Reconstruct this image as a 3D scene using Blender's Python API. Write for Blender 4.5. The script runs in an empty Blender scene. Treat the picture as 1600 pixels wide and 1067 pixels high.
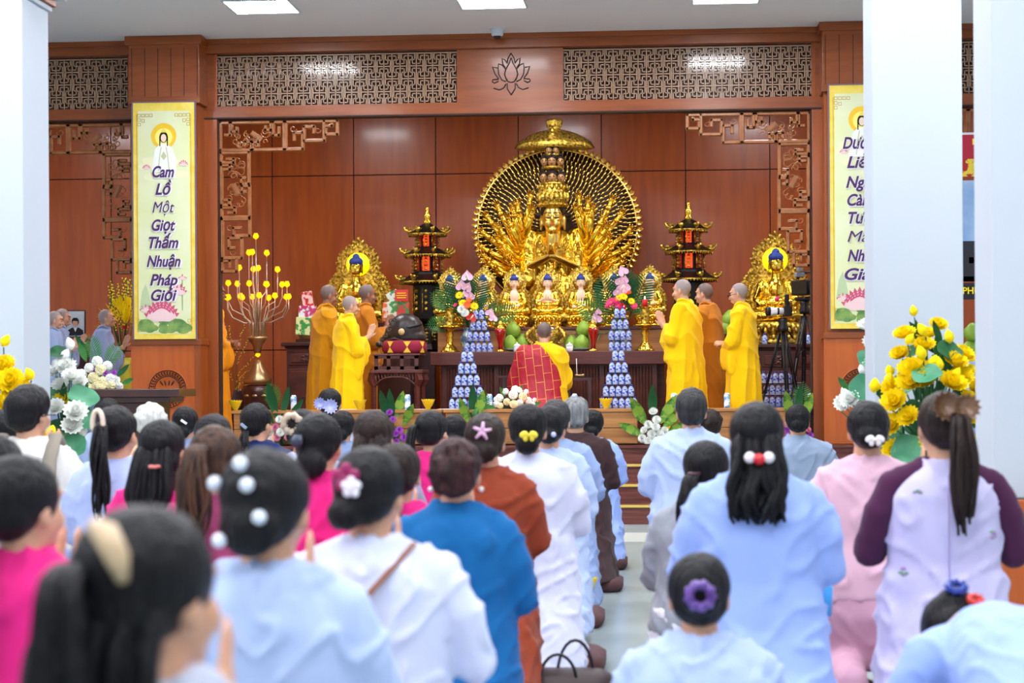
import bpy, bmesh, math, random
from math import sin, cos, pi, radians, sqrt, atan2, tan
from mathutils import Vector, Matrix, noise
random.seed(7)
scn = bpy.context.scene
col = scn.collection

# ---------------------------------------------------------------- camera
F = 3000.0; CX = 800.0; CY = 590.0; CAMZ = 1.36
YAW = math.atan(245 / F); ROLL = -0.006
RC = Matrix.Rotation(YAW, 3, 'Z') @ Matrix.Rotation(pi / 2, 3, 'X') @ Matrix.Rotation(ROLL, 3, 'Z')
cam_d = bpy.data.cameras.new('camera'); cam = bpy.data.objects.new('camera', cam_d); col.objects.link(cam)
cam.matrix_world = Matrix.Translation((0, 0, CAMZ)) @ RC.to_4x4()
cam_d.sensor_width = 36; cam_d.lens = F / 1600 * 36
cam_d.shift_y = (CY - 533.5) / 1600
cam_d.clip_end = 200
cam_d.dof.use_dof = True; cam_d.dof.focus_distance = 18.5; cam_d.dof.aperture_fstop = 3.6
scn.camera = cam

def P(px, py, Y):
    """world point seen at a pixel of the photograph, at room depth Y"""
    d = RC @ Vector(((px - CX) / F, -(py - CY) / F, -1))
    t = Y / d.y
    return Vector((d.x * t, Y, CAMZ + d.z * t))

# ---------------------------------------------------------------- world, exposure
W = bpy.data.worlds.new('hall_daylight'); scn.world = W; W.use_nodes = True
bg = W.node_tree.nodes['Background']; bg.inputs[0].default_value = (0.78, 0.88, 1.0, 1); bg.inputs[1].default_value = 0.62
scn.view_settings.view_transform = 'Standard'; scn.view_settings.look = 'None'
scn.view_settings.gamma = 1; scn.view_settings.exposure = 0.46; scn.view_settings.use_curve_mapping = False
PANEL_W = 46.0      # brightness of the ceiling panels

# ---------------------------------------------------------------- tags
def tag(o, label=None, cat=None, group=None, kind=None):
    if label: o['label'] = label
    if cat: o['category'] = cat
    if group: o['group'] = group
    if kind: o['kind'] = kind
    return o
def thing(name, label, cat, loc=(0, 0, 0), rz=0, group=None, sc=1):
    o = bpy.data.objects.new(name, None); col.objects.link(o)
    o.location = loc; o.rotation_euler = (0, 0, rz); o.scale = (sc, sc, sc); o.empty_display_size = .05
    return tag(o, label, cat, group)
def dup(o, loc=None, rz=None, label=None, parent=None, group=None):
    c = o.copy(); col.objects.link(c)
    if loc is not None: c.location = loc
    if rz is not None: c.rotation_euler = (0, 0, rz)
    if label: c['label'] = label
    if group: c['group'] = group
    if parent is not None: c.parent = parent
    for ch in list(o.children): dup(ch, parent=c)
    return c

# ---------------------------------------------------------------- materials
def lin(c):
    return tuple((x / 12.92 if x <= .04045 else ((x + .055) / 1.055) ** 2.4) for x in [v / 255 for v in c[:3]]) + (1,)
MC = {}
def mat(name, c, rough=.5, metal=0, bump=0, bscale=20, stretch=(1, 1, 1), c2=None, cscale=3, emit=0, trans=0, coat=0, sheen=0, spec=.5, thin=0, ior=1.45, csharp=False, alpha=1):
    if name in MC: return MC[name]
    m = bpy.data.materials.new(name); m.use_nodes = True; nt = m.node_tree; N = nt.nodes; L = nt.links
    b = N['Principled BSDF']; MC[name] = m
    b.inputs['Base Color'].default_value = lin(c); b.inputs['Roughness'].default_value = rough; b.inputs['Metallic'].default_value = metal
    b.inputs['Specular IOR Level'].default_value = spec; b.inputs['Coat Weight'].default_value = coat; b.inputs['Coat Roughness'].default_value = .12
    b.inputs['Sheen Weight'].default_value = sheen; b.inputs['Transmission Weight'].default_value = trans; b.inputs['IOR'].default_value = ior
    if alpha < 1: b.inputs['Alpha'].default_value = alpha
    if emit: b.inputs['Emission Color'].default_value = lin(c); b.inputs['Emission Strength'].default_value = emit
    if c2 or bump:
        tc = N.new('ShaderNodeTexCoord'); mp = N.new('ShaderNodeMapping'); mp.inputs['Scale'].default_value = stretch
        L.new(tc.outputs['Object'], mp.inputs['Vector'])
    if c2:
        n = N.new('ShaderNodeTexNoise'); n.inputs['Scale'].default_value = cscale; n.inputs['Detail'].default_value = 5
        r = N.new('ShaderNodeValToRGB'); r.color_ramp.elements[0].color = lin(c); r.color_ramp.elements[1].color = lin(c2)
        r.color_ramp.elements[0].position = .47 if csharp else .35; r.color_ramp.elements[1].position = .53 if csharp else .65
        L.new(mp.outputs[0], n.inputs['Vector']); L.new(n.outputs['Fac'], r.inputs[0]); L.new(r.outputs[0], b.inputs['Base Color'])
    if bump:
        n = N.new('ShaderNodeTexNoise'); n.inputs['Scale'].default_value = bscale; n.inputs['Detail'].default_value = 3
        bp = N.new('ShaderNodeBump'); bp.inputs['Strength'].default_value = bump; bp.inputs['Distance'].default_value = .01
        L.new(mp.outputs[0], n.inputs['Vector']); L.new(n.outputs['Fac'], bp.inputs['Height']); L.new(bp.outputs[0], b.inputs['Normal'])
    return m
def cloth(name, c, **k):
    return mat('cloth_' + name, c, rough=.85, bump=.9, bscale=7, stretch=(1, 1, .6), sheen=.1, spec=.2, **k)
def hairm(name, c, c2):
    return mat('hair_' + name, c, rough=.46, bump=1, bscale=24, stretch=(5, 5, .5), c2=c2, cscale=9, spec=.3)

WOOD = mat('cherry_veneer', (156, 68, 8), .3, c2=(172, 80, 14), cscale=2.2, stretch=(6, 6, .7), coat=.25)
WOODF = mat('cherry_frame', (126, 58, 12), .34, c2=(144, 72, 20), cscale=2.4, stretch=(.8, 5, 6), coat=.15)
WOODV = mat('cherry_frame_upright', (138, 64, 12), .36, c2=(156, 78, 20), cscale=2.4, stretch=(6, 5, .8), coat=.15)
WOODP = mat('orange_pillar_veneer', (176, 80, 14), .32, c2=(190, 92, 20), cscale=2.4, stretch=(6, 5, .6), coat=.35)
CARVE = mat('carved_wood', (142, 82, 34), .38, c2=(162, 100, 50), cscale=14, coat=.25, bump=.2, bscale=40)
GROOVE = mat('dark_groove', (48, 24, 16), .7)
ROSE = mat('rosewood', (84, 38, 34), .35, c2=(100, 48, 40), cscale=4, stretch=(1, 1, 8), coat=.25)
ROSEV = mat('rosewood_carved', (92, 44, 34), .4, c2=(72, 32, 26), cscale=8, coat=.2)
OAK = mat('oiled_plank', (160, 104, 54), .38, c2=(190, 132, 72), cscale=2.5, stretch=(.5, 3, 9), coat=.2)
STEPM = mat('step_laminate', (92, 44, 38), .4, c2=(126, 70, 58), cscale=3, stretch=(.7, 3, 12))
NOSE = mat('brass_nosing', (226, 198, 96), .35, metal=.3)
DARKW = mat('dark_lacquer_wood', (56, 30, 28), .3, c2=(72, 40, 36), cscale=6, coat=.4)
BLK = mat('black_lacquer', (14, 11, 10), .4, spec=.25)
EBON = mat('carved_ebony', (48, 38, 36), .38, c2=(38, 29, 28), cscale=6)
WHITE = mat('column_paint', (190, 199, 208), .6)
CEIL = mat('ceiling_paint', (214, 216, 220), .8)
FLOORM = mat('floor_tile', (150, 164, 166), .22, c2=(158, 172, 172), cscale=1.5)
STRIPE = mat('floor_stripe', (206, 212, 206), .25)
LATT = mat('fretwork_wood', (178, 142, 112), .35, coat=.3)
PANE = mat('dark_glass_pane', (84, 50, 36), .06, coat=1)
GOLD = mat('polished_gold', (255, 212, 72), .19, metal=1, bump=.35, bscale=14)
GOLDR = mat('carved_gold', (255, 218, 90), .3, metal=.9, bump=1, bscale=42, c2=(120, 84, 24), cscale=38)  # dark second tone paints in the shade of filigree crevices
GOLDD = mat('antique_gold', (244, 206, 104), .28, metal=1)
GOLDP = mat('pale_gold', (252, 214, 110), .24, metal=1, bump=.5, bscale=30)
BROWNH = mat('halo_dark_board', (52, 34, 18), .5)  # dark brown board behind the rings of small hands
SKINB = mat('painted_ivory_skin', (238, 200, 168), .4)
BLUEH = mat('blue_curls', (40, 62, 140), .4, bump=.8, bscale=120)
SKIN = mat('skin', (214, 164, 134), .5, c2=(205, 150, 120), cscale=9)
SKIND = mat('skin_tanned', (160, 108, 80), .5, c2=(148, 96, 70), cscale=9)
SCALP = mat('shaved_scalp', (146, 132, 130), .5, c2=(160, 142, 136), cscale=12)
SCALPD = mat('shaved_scalp_dark', (104, 88, 84), .5, c2=(120, 100, 92), cscale=12)
BLACK = mat('black_plastic', (22, 22, 25), .4)
GREYP = mat('grey_plastic', (130, 134, 140), .4)
WPAPER = mat('white_paper', (236, 238, 242), .7)
LEAF = mat('leaf_green', (48, 112, 52), .45, c2=(84, 150, 66), cscale=8)
LEAFD = mat('leaf_dark', (24, 84, 42), .65, c2=(40, 104, 60), cscale=8)
LEAFY = mat('leaf_yellow_edge', (140, 176, 60), .45, c2=(60, 130, 50), cscale=18, csharp=True)
LOTUSL = mat('lotus_pad_green', (52, 128, 92), .5, c2=(78, 152, 112), cscale=6)
PWHITE = mat('petal_white', (248, 250, 244), .7, spec=.2)
PCREAM = mat('petal_cream', (246, 236, 190), .6)
PYEL = mat('petal_yellow', (255, 226, 14), .75, spec=.2)
PPINK = mat('petal_pink', (236, 150, 180), .55)
PHOT = mat('petal_hot_pink', (222, 40, 110), .5)
PORANGE = mat('petal_orange', (240, 96, 20), .5)
PRED = mat('petal_red', (200, 24, 34), .4)
PPURP = mat('petal_purple', (190, 96, 210), .55)
PLILAC = mat('anthurium_lilac', (226, 176, 208), .3, coat=.5)
LED = mat('lit_yellow_lotus', (255, 180, 10), .5, emit=1.1)
HALO = mat('lit_yellow_disc', (255, 226, 0), .5, emit=1.6)
REDL = mat('lit_red_lantern', (255, 60, 20), .5, emit=1.5)
REDGL = mat('red_glass', (200, 10, 10), .05, trans=.5, coat=1)
STEEL = mat('brushed_steel', (190, 180, 160), .3, metal=1)
BRONZE = mat('aged_bronze', (186, 160, 118), .35, metal=.9)

# ---------------------------------------------------------------- mesh builder
class MB:
    def __init__(s): s.v = []; s.f = []; s.mi = []; s.M = None; s.cur = 0
    def add(s, vs, fs, mi=None):
        b = len(s.v)
        s.v += [tuple(s.M @ Vector(p)) for p in vs] if s.M is not None else [tuple(p) for p in vs]
        s.f += [tuple(i + b for i in f) for f in fs]; s.mi += [s.cur if mi is None else mi] * len(fs)
        return s
    def box(s, c, d, R=None, mi=None):
        vs = []
        for z in (-.5, .5):
            for x, y in ((-.5, -.5), (.5, -.5), (.5, .5), (-.5, .5)):
                p = Vector((x * d[0], y * d[1], z * d[2]))
                if R is not None: p = R @ p
                vs.append(p + Vector(c))
        return s.add(vs, [(3, 2, 1, 0), (4, 5, 6, 7), (0, 1, 5, 4), (1, 2, 6, 5), (2, 3, 7, 6), (3, 0, 4, 7)], mi)
    def bx(s, x0, x1, y0, y1, z0, z1, mi=None):
        return s.box(((x0 + x1) / 2, (y0 + y1) / 2, (z0 + z1) / 2), (abs(x1 - x0), abs(y1 - y0), abs(z1 - z0)), None, mi)
    def ell(s, c, r, nu=14, nv=9, R=None, mi=None):
        if not hasattr(r, '__len__'): r = (r, r, r)
        vs = []; c = Vector(c)
        for j in range(1, nv):
            a = pi * j / nv
            for i in range(nu):
                t = 2 * pi * i / nu
                p = Vector((r[0] * sin(a) * cos(t), r[1] * sin(a) * sin(t), r[2] * cos(a)))
                vs.append((R @ p if R is not None else p) + c)
        top = Vector((0, 0, r[2])); bot = Vector((0, 0, -r[2]))
        if R is not None: top = R @ top; bot = R @ bot
        vs += [top + c, bot + c]; T = len(vs) - 2; fs = []
        for j in range(nv - 2):
            for i in range(nu):
                k = (i + 1) % nu; fs.append((j * nu + i, (j + 1) * nu + i, (j + 1) * nu + k, j * nu + k))
        for i in range(nu):
            k = (i + 1) % nu; fs.append((T, i, k)); fs.append((T + 1, (nv - 2) * nu + k, (nv - 2) * nu + i))
        return s.add(vs, fs, mi)
    def rings(s, rs, closed=True, cap=True, mi=None):
        n = len(rs[0]); vs = [p for r in rs for p in r]; fs = []
        for j in range(len(rs) - 1):
            for i in range(n if closed else n - 1):
                k = (i + 1) % n; fs.append((j * n + i, j * n + k, (j + 1) * n + k, (j + 1) * n + i))
        if cap and closed:
            fs.append(tuple(range(n - 1, -1, -1))); fs.append(tuple((len(rs) - 1) * n + i for i in range(n)))
        return s.add(vs, fs, mi)
    def tube(s, pts, r, n=8, mi=None, cap=True, flat=1, up=None):
        pts = [Vector(p) for p in pts]; m = len(pts)
        if not hasattr(r, '__len__'): r = [r] * m
        rs = []; t0 = (pts[1] - pts[0]).normalized()
        u = Vector(up) if up else (Vector((0, 0, 1)) if abs(t0.z) < .9 else Vector((1, 0, 0)))
        for i, p in enumerate(pts):
            t = ((pts[min(i + 1, m - 1)] - pts[max(i - 1, 0)])).normalized()
            u = (u - t * u.dot(t))
            if u.length < 1e-6: u = t.orthogonal()
            u.normalize(); w = t.cross(u)
            rs.append([p + (u * sin(2 * pi * k / n) * flat + w * cos(2 * pi * k / n)) * r[i] for k in range(n)])
        return s.rings(rs, True, cap, mi)
    def lathe(s, prof, c=(0, 0, 0), n=24, mi=None, cap=True, wob=None):
        c = Vector(c); rs = []
        for (r, z) in prof:
            rs.append([c + Vector((max(r, 1e-4) * (wob(2 * pi * k / n, z) if wob else 1) * cos(2 * pi * k / n), max(r, 1e-4) * (wob(2 * pi * k / n, z) if wob else 1) * sin(2 * pi * k / n), z)) for k in range(n)])
        return s.rings(rs, True, cap, mi)
    def sec(s, L, n=24, mi=None, p=2.3):
        """stack of superellipse sections: (z, half width, half depth, cx, cy)"""
        rs = []
        for q in L:
            z, a, b = q[:3]; cx, cy = (tuple(q[3:]) + (0, 0))[:2]; r = []
            for k in range(n):
                t = 2 * pi * k / n; ct, st = cos(t), sin(t)
                r.append((cx + a * math.copysign(abs(ct) ** (2 / p), ct), cy + b * math.copysign(abs(st) ** (2 / p), st), z))
            rs.append(r)
        return s.rings(rs, True, True, mi)
    def prism(s, pts, y0, y1, mi=None):
        """polygon in the xz plane pushed from y0 to y1"""
        n = len(pts); vs = [(x, y0, z) for x, z in pts] + [(x, y1, z) for x, z in pts]
        fs = [tuple(range(n)), tuple(range(2 * n - 1, n - 1, -1))] + [(i, i + n, (i + 1) % n + n, (i + 1) % n) for i in range(n)]
        return s.add(vs, fs, mi)
    def leaf(s, c, d, L, w, curl=.3, up=(0, 0, 1), nseg=6, tip=1.0, cup=.15, mi=None, th=0, wide=.45):
        """a petal or leaf blade, a thin curved sheet"""
        c = Vector(c); d = Vector(d).normalized(); up = Vector(up); side = d.cross(up)
        if side.length < 1e-4: side = d.orthogonal()
        side.normalize(); nn = side.cross(d).normalized(); vs = []; fs = []
        for i in range(nseg + 1):
            t = i / nseg
            ww = w * (sin(pi * min(1, (t * .5 / wide if t < wide else .5 + (t - wide) * .5 / (1 - wide)))) ** (.75) if 0 < t < 1 else (.12 if t == 0 else .03 * tip))
            p = c + d * L * t * (1 - abs(curl) * .25 * t) + nn * L * curl * t * t
            for k in (-1, 0, 1): vs.append(p + side * ww * k * .5 + nn * abs(k) * ww * cup)
        for i in range(nseg):
            for k in (0, 1): a = i * 3 + k; fs.append((a, a + 1, a + 4, a + 3))
        return s.add(vs, fs, mi)
    def mesh(s, name, mats=None, smooth=True):
        me = bpy.data.meshes.new(name); me.from_pydata(s.v, [], s.f)
        for m in (mats or []): me.materials.append(m)
        if mats and len(mats) > 1: me.polygons.foreach_set('material_index', s.mi)
        if smooth: me.polygons.foreach_set('use_smooth', [True] * len(me.polygons))
        me.update(); return me
def L_(m): return m if isinstance(m, (list, tuple)) else [m]
def link(name, me, parent=None, loc=None, rot=None, sc=None):
    o = bpy.data.objects.new(name, me); col.objects.link(o)
    if parent is not None: o.parent = parent
    if loc is not None: o.location = loc
    if rot is not None: o.rotation_euler = rot
    if sc is not None: o.scale = sc if hasattr(sc, '__len__') else (sc, sc, sc)
    return o
def obj(name, mb, m, parent=None, smooth=True, bev=0, solid=0, label=None, loc=None):
    o = link(name, mb.mesh(name, L_(m), smooth), parent, loc)
    if solid: q = o.modifiers.new('s', 'SOLIDIFY'); q.thickness = solid; q.offset = 0
    if bev:
        q = o.modifiers.new('b', 'BEVEL'); q.width = bev; q.segments = 2; q.limit_method = 'ANGLE'
    if label: o['label'] = label
    return o
def flat(name, mb, m, parent=None, bev=0, **k): return obj(name, mb, m, parent, False, bev, **k)
def voxel(name, mb, m, parent=None, vox=.012, sm=3, fn=None, matfn=None, label=None):
    """one continuous skin over overlapping shapes"""
    me = mb.mesh('tmp'); t = bpy.data.objects.new('tmp', me); col.objects.link(t)
    q = t.modifiers.new('r', 'REMESH'); q.mode = 'VOXEL'; q.voxel_size = vox; q.use_smooth_shade = True
    if sm: q = t.modifiers.new('s', 'SMOOTH'); q.factor = .6; q.iterations = sm
    dg = bpy.context.evaluated_depsgraph_get()
    e = bpy.data.meshes.new_from_object(t.evaluated_get(dg)); e.name = name
    bpy.data.objects.remove(t); bpy.data.meshes.remove(me)
    if fn:
        nrm = [v.normal.copy() for v in e.vertices]
        for v, n in zip(e.vertices, nrm): v.co += n * fn(v.co, n)
    e.materials.clear()
    for k in L_(m): e.materials.append(k)
    idx = [0] * len(e.polygons)
    if matfn: idx = [matfn(p.center) for p in e.polygons]
    e.polygons.foreach_set('material_index', idx)
    e.polygons.foreach_set('use_smooth', [True] * len(e.polygons)); e.update()
    o = link(name, e, parent)
    if label: o['label'] = label
    return o
def text_mesh(body, size, depth=.002, bold=0, shear=0, mt=None, width=None):
    cu = bpy.data.curves.new('t', 'FONT'); cu.body = body; cu.size = size; cu.extrude = depth; cu.offset = bold; cu.shear = shear; cu.align_x = 'CENTER'; cu.resolution_u = 4
    t = bpy.data.objects.new('t', cu); col.objects.link(t)
    dg = bpy.context.evaluated_depsgraph_get(); me = bpy.data.meshes.new_from_object(t.evaluated_get(dg))
    bpy.data.objects.remove(t); bpy.data.curves.remove(cu)
    me.materials.clear(); me.materials.append(mt)
    if width and len(me.vertices):
        xs = [v.co.x for v in me.vertices]; w = max(xs) - min(xs); mx = (max(xs) + min(xs)) / 2
        for v in me.vertices: v.co.x = (v.co.x - mx) * width / w
    me.transform(Matrix.Rotation(pi / 2, 4, 'X')); return me
def nz(x, y, z): return noise.noise(Vector((x, y, z)))

# ================================================================ THE SETTING
YP = 18.8      # fronts of the wooden pillars
YF = 19.1      # carved screen between them
YB = 23.6      # panelled back wall
YS = 18.65     # stage edge
ZS = 0.70      # stage floor
ZC = P(700, 57, YF).z
def struct(name, mb, m, **k):
    o = flat(name, mb, m, **k); o['kind'] = 'structure'; return o
m = MB(); m.bx(-12, 8, -5, YS + .3, -.1, 0)
struct('floor', m, FLOORM)
m = MB(); ys = P(985, 832, 17).y
ya = 1.36 * F / (846 - 589); yb = 1.36 * F / (832 - 589)
m.bx(-9, 6, ya, yb, -.02, .002); struct('trim_1', m, STRIPE)
m = MB(); m.bx(-12, 8, YS, YB + .2, ZS - .1, ZS); struct('floor_stage', m, STEPM)
m = MB(); m.bx(-12, 8, -5, YB + .2, ZC, ZC + .12); struct('ceiling', m, CEIL)
# steps
st = MB(); ns = MB()
for i in range(4):
    y0 = YS - .9 + .3 * i; z = ZS / 4 * (i + 1)
    st.bx(-10, 6, y0, YS + .35, z - ZS / 4 - .001, z - .03)
    st.bx(-10, 6, y0 - .02, YS + .35, z - .03, z)
    if i < 3: ns.bx(-10, 6, y0 - .027, y0 + .02, z - .018, z + .003)
struct('trim_2', st, STEPM); struct('trim_3', ns, NOSE)
# back wall of veneer panels
m = MB(); m.bx(-12, 7, YB, YB + .15, ZS, ZC, 1)
xs = [P(q, 300, YB).x for q in (426, 555, 681, 808, 938, 1070, 1203)]
step = (xs[-1] - xs[0]) / 6
zj = [ZS, P(428, 547, YB).z, P(700, 272, YB).z, P(700, 272, YB).z + 2.0]
x = xs[0] - step * 8
while x < 6.5:
    for a, b in zip(zj[:-1], zj[1:]): m.bx(x + .006, x + step - .006, YB - .02, YB, a + .006, min(b, ZC) - .006, 0)
    x += step
struct('wall_back', m, [WOOD, GROOVE], bev=.002)
# carved screen wall: header over the opening and between pillars
zt = P(720, 78, YF).z; zf1 = P(700, 82, YF).z; zf0 = P(700, 161, YF).z; zo = P(700, 179, YF).z
def header(n, xa, xb, frets, pane=True):
    m = MB()
    m.bx(xa, xb, YF - .10, YF + .02, zt, ZC); m.bx(xa, xb, YF - .13, YF + .02, ZC - .05, ZC)
    m.bx(xa, xb, YF - .04, YF + .1, zf1 + .02, zt, 0)
    m.bx(xa, xb, YF - .03, YF + .1, zo, zf0, 0); m.bx(xa, xb, YF - .04, YF + .1, zo - .012, zo + .004, 1)
    xc = xa
    for (a, b) in frets + [(xb, xb)]:
        m.bx(xc, a, YF - .025, YF + .1, zf0, zf1 + .02, 0); xc = b
    struct('trim_%d' % n, m, [WOODF, GROOVE])
lx0, lx1 = P(336, 120, YF).x, P(714, 120, YF).x
rx0, rx1 = P(880, 110, YF).x, P(1273, 110, YF).x
XL0, XL1 = P(322, 200, YF).x, P(340, 200, YF).x
XR0, XR1 = P(1268, 200, YF).x, P(1287, 200, YF).x
header(4, XL0 - .05, XR1 + .05, [(lx0, lx1), (rx0, rx1)])
PLx0, PLx1 = P(206, 300, YP).x, P(311, 300, YP).x
PRx0 = P(1287, 300, YP).x; PRx1 = PRx0 + (PLx1 - PLx0)
fx0, fx1 = P(40, 120, YF).x - .5, P(205, 120, YF).x
header(5, -10, PLx0 + .05, [(fx0 - .6, fx1 - .03)])
header(6, PRx1 - .05, 5.5, [(PRx1 + .1, 5.0)])
# uprights of the opening
m = MB()
for a, b in ((XL0 - .05, XL1), (XR0, XR1 + .05)):
    m.bx(a, b, YF - .03, YF + .12, ZS, zo)
    m.bx(a, b, YF - .02, YF + .05, zo, ZC - .1)
m.bx(XL1, XL1 + .018, YF, YF + .1, ZS, zo, 1); m.bx(XR0 - .018, XR0, YF, YF + .1, ZS, zo, 1)
struct('trim_7', m, [WOODV, GROOVE], bev=.004)
m = MB(); m.bx(PLx0 - .08, PLx0 + .05, YF - .03, YF + .1, ZS, zo); m.bx(PRx1 - .05, PRx1 + .08, YF - .03, YF + .1, ZS, zo)
struct('trim_8', m, WOODV)

# fretwork
def fret(xa, xb, label):
    n = max(1, round((xb - xa) / .0825)); cw = (xb - xa) / n; rows = 4; ch = (zf1 - zf0) / rows
    m = MB(); y0, y1 = YF + .0, YF + .018; t = .005
    for i in range(n):
        for j in range(rows):
            x0 = xa + i * cw; z0 = zf0 + j * ch; h = 1 if (i + j) % 2 == 0 else -1
            cx = x0 + cw / 2; cz = z0 + ch / 2; a = cw * .5; b = ch * .5
            def bar(u0, v0, u1, v1):
                m.bx(cx + h * u0 - t if h > 0 else cx - u1 - t, cx + h * u1 + t if h > 0 else cx - u0 + t, y0, y1, cz + v0 - t, cz + v1 + t)
            bar(0, -b * .62, 0, b * .62); bar(-a * .62, 0, a * .62, 0)
            bar(0, b * .62, a * .62, b * .62); bar(-a * .62, -b * .62, 0, -b * .62)
            bar(-a * .62, 0, -a * .62, b * .9); bar(a * .62, -b * .9, a * .62, 0)
        m.bx(xa + i * cw - t * .9, xa + i * cw + t * .9, y0, y1, zf0, zf1)
    for j in range(rows + 1): m.bx(xa, xb, y0, y1, zf0 + j * ch - t, zf0 + j * ch + t)
    r = thing('fretwork_panel', label, 'lattice panel', ((xa + xb) / 2, YF, zf0))
    off = Vector(((xa + xb) / 2, YF, zf0))
    for part, mm, mt in (('lattice', m, LATT), ('glass_pane', MB().bx(xa - .01, xb + .01, YF + .06, YF + .066, zf0 - .01, zf1 + .03), PANE)):
        o = flat(part, mm, mt, r); o.data.transform(Matrix.Translation(-off))
fret(lx0, lx1, 'long wooden fretwork panel over the altar, left of the carved lotus outline')
fret(rx0, rx1, 'long wooden fretwork panel over the altar, right of the carved lotus outline')
fret(fx0 - .6, fx1 - .03, 'wooden fretwork panel high on the far left, between white column and banner pillar')
fret(PRx1 + .1, 5.0, 'wooden fretwork panel seen only in the gap between the two white columns on the right')
# backing of header so niche light stays believable
m = MB(); m.bx(XL0, XR1, YF + .067, YF + .09, zo, ZC); struct('trim_9', m, WOODF)
m = MB(); m.bx(-10, PLx0, YF + .067, YF + .09, zo, ZC); m.bx(PRx1, 5.5, YF + .067, YF + .09, zo, ZC); struct('trim_10', m, WOODF)

# lotus outline cut in the header
def outline(mb, pts, r, closed=False):
    if closed: pts = pts + [pts[0]]
    mb.tube(pts, r, 6)
lc = P(799, 117, YF); m = MB(); u = .0000 + 18.9 / 3000 / 7.117
def LP(pts):   # points from the emblem, units measured on the enlarged photo
    return [(lc.x + (a - 420) * u, YF - .03, lc.z - (b - 600) * u) for a, b in pts]
halfL = [[(375, 470), (385, 420), (420, 360)], [(370, 670), (345, 600), (360, 540), (400, 470), (418, 415)], [(418, 690), (385, 680), (355, 630), (345, 590)],
         [(355, 525), (325, 480), (318, 418), (350, 435), (378, 475)], [(360, 680), (315, 660), (280, 600), (272, 530), (280, 478), (320, 495), (355, 535)],
         [(280, 645), (240, 595), (210, 512), (265, 525)], [(205, 680), (235, 695), (275, 672)], [(222, 752), (290, 772), (335, 750), (362, 705)],
         [(375, 700), (375, 760), (420, 832)], [(205, 680), (212, 655), (280, 650)]]
for pl in halfL:
    outline(m, LP(pl), .006); outline(m, LP([(840 - a, b) for a, b in pl]), .006)
tag(obj('lotus_emblem', m, GROOVE), 'dark lotus flower outline carved in the middle of the header beam', 'emblem')

# ceiling lights
def ceil_light(x, y, label, group=None):
    r = thing('ceiling_light', label, 'ceiling light', (x, y, ZC), 0, group)
    m = MB(); w = .31
    for s in (-1, 1): m.bx(s * (w - .02), s * w, -w, w, -.012, .0); m.bx(-w + .02, w - .02, s * (w - .02), s * w, -.012, .0)
    flat('frame', m, MC.get('column_paint'), r)
    m = MB(); m.bx(-w + .02, w - .02, -w + .02, w - .02, -.009, -.002)
    flat('diffuser', m, mat('panel_light_diffuser', (250, 250, 255), .5, emit=PANEL_W), r)
LX = [P(407, 21, 17.3).x, P(767, 16, 17.3).x, P(1135, 4, 17.3).x]
yfar = YF * (ZC - CAMZ) / (P(460, 18.5, YF).z - CAMZ)
for i, x in enumerate(LX):
    ceil_light(x, yfar - .3, 'lit square ceiling panel nearest the altar, ' + ['left of the three in view', 'middle of the three, above the lotus emblem', 'right of the three, by the white column'][i])
for i, x in enumerate([LX[0] - 2.1] + LX + [LX[2] + 2.1]):
    for y in (13.6, 10.2, 6.8, 3.4, 0.0):
        ceil_light(x, y, 'lit square ceiling panel over the hall, in the rows outside the picture', 'ceiling panels over the hall')
for x in (-3.9, -1.4, 1.1):
    ceil_light(x, 20.6, 'lit square ceiling panel inside the altar niche, hidden behind the header', 'ceiling panels over the altar')
for x in (-7.6, 3.6):
    ceil_light(x, 20.6, 'lit square ceiling panel over a side bay, hidden behind the header', 'ceiling panels over the side bays')
# dome camera
p = P(777, 48, 18.75)
r = thing('security_camera', 'small white dome camera hanging under the ceiling above the lotus emblem', 'security camera', (p.x, p.y, ZC))
obj('housing', MB().lathe([(.075, 0), (.075, -.012), (.06, -.02), (.058, -.06), (.045, -.07)], n=20), MC['column_paint'], r)
obj('lens_dome', MB().ell((0, 0, -.07), (.04, .04, .03)), BLACK, r)

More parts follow.
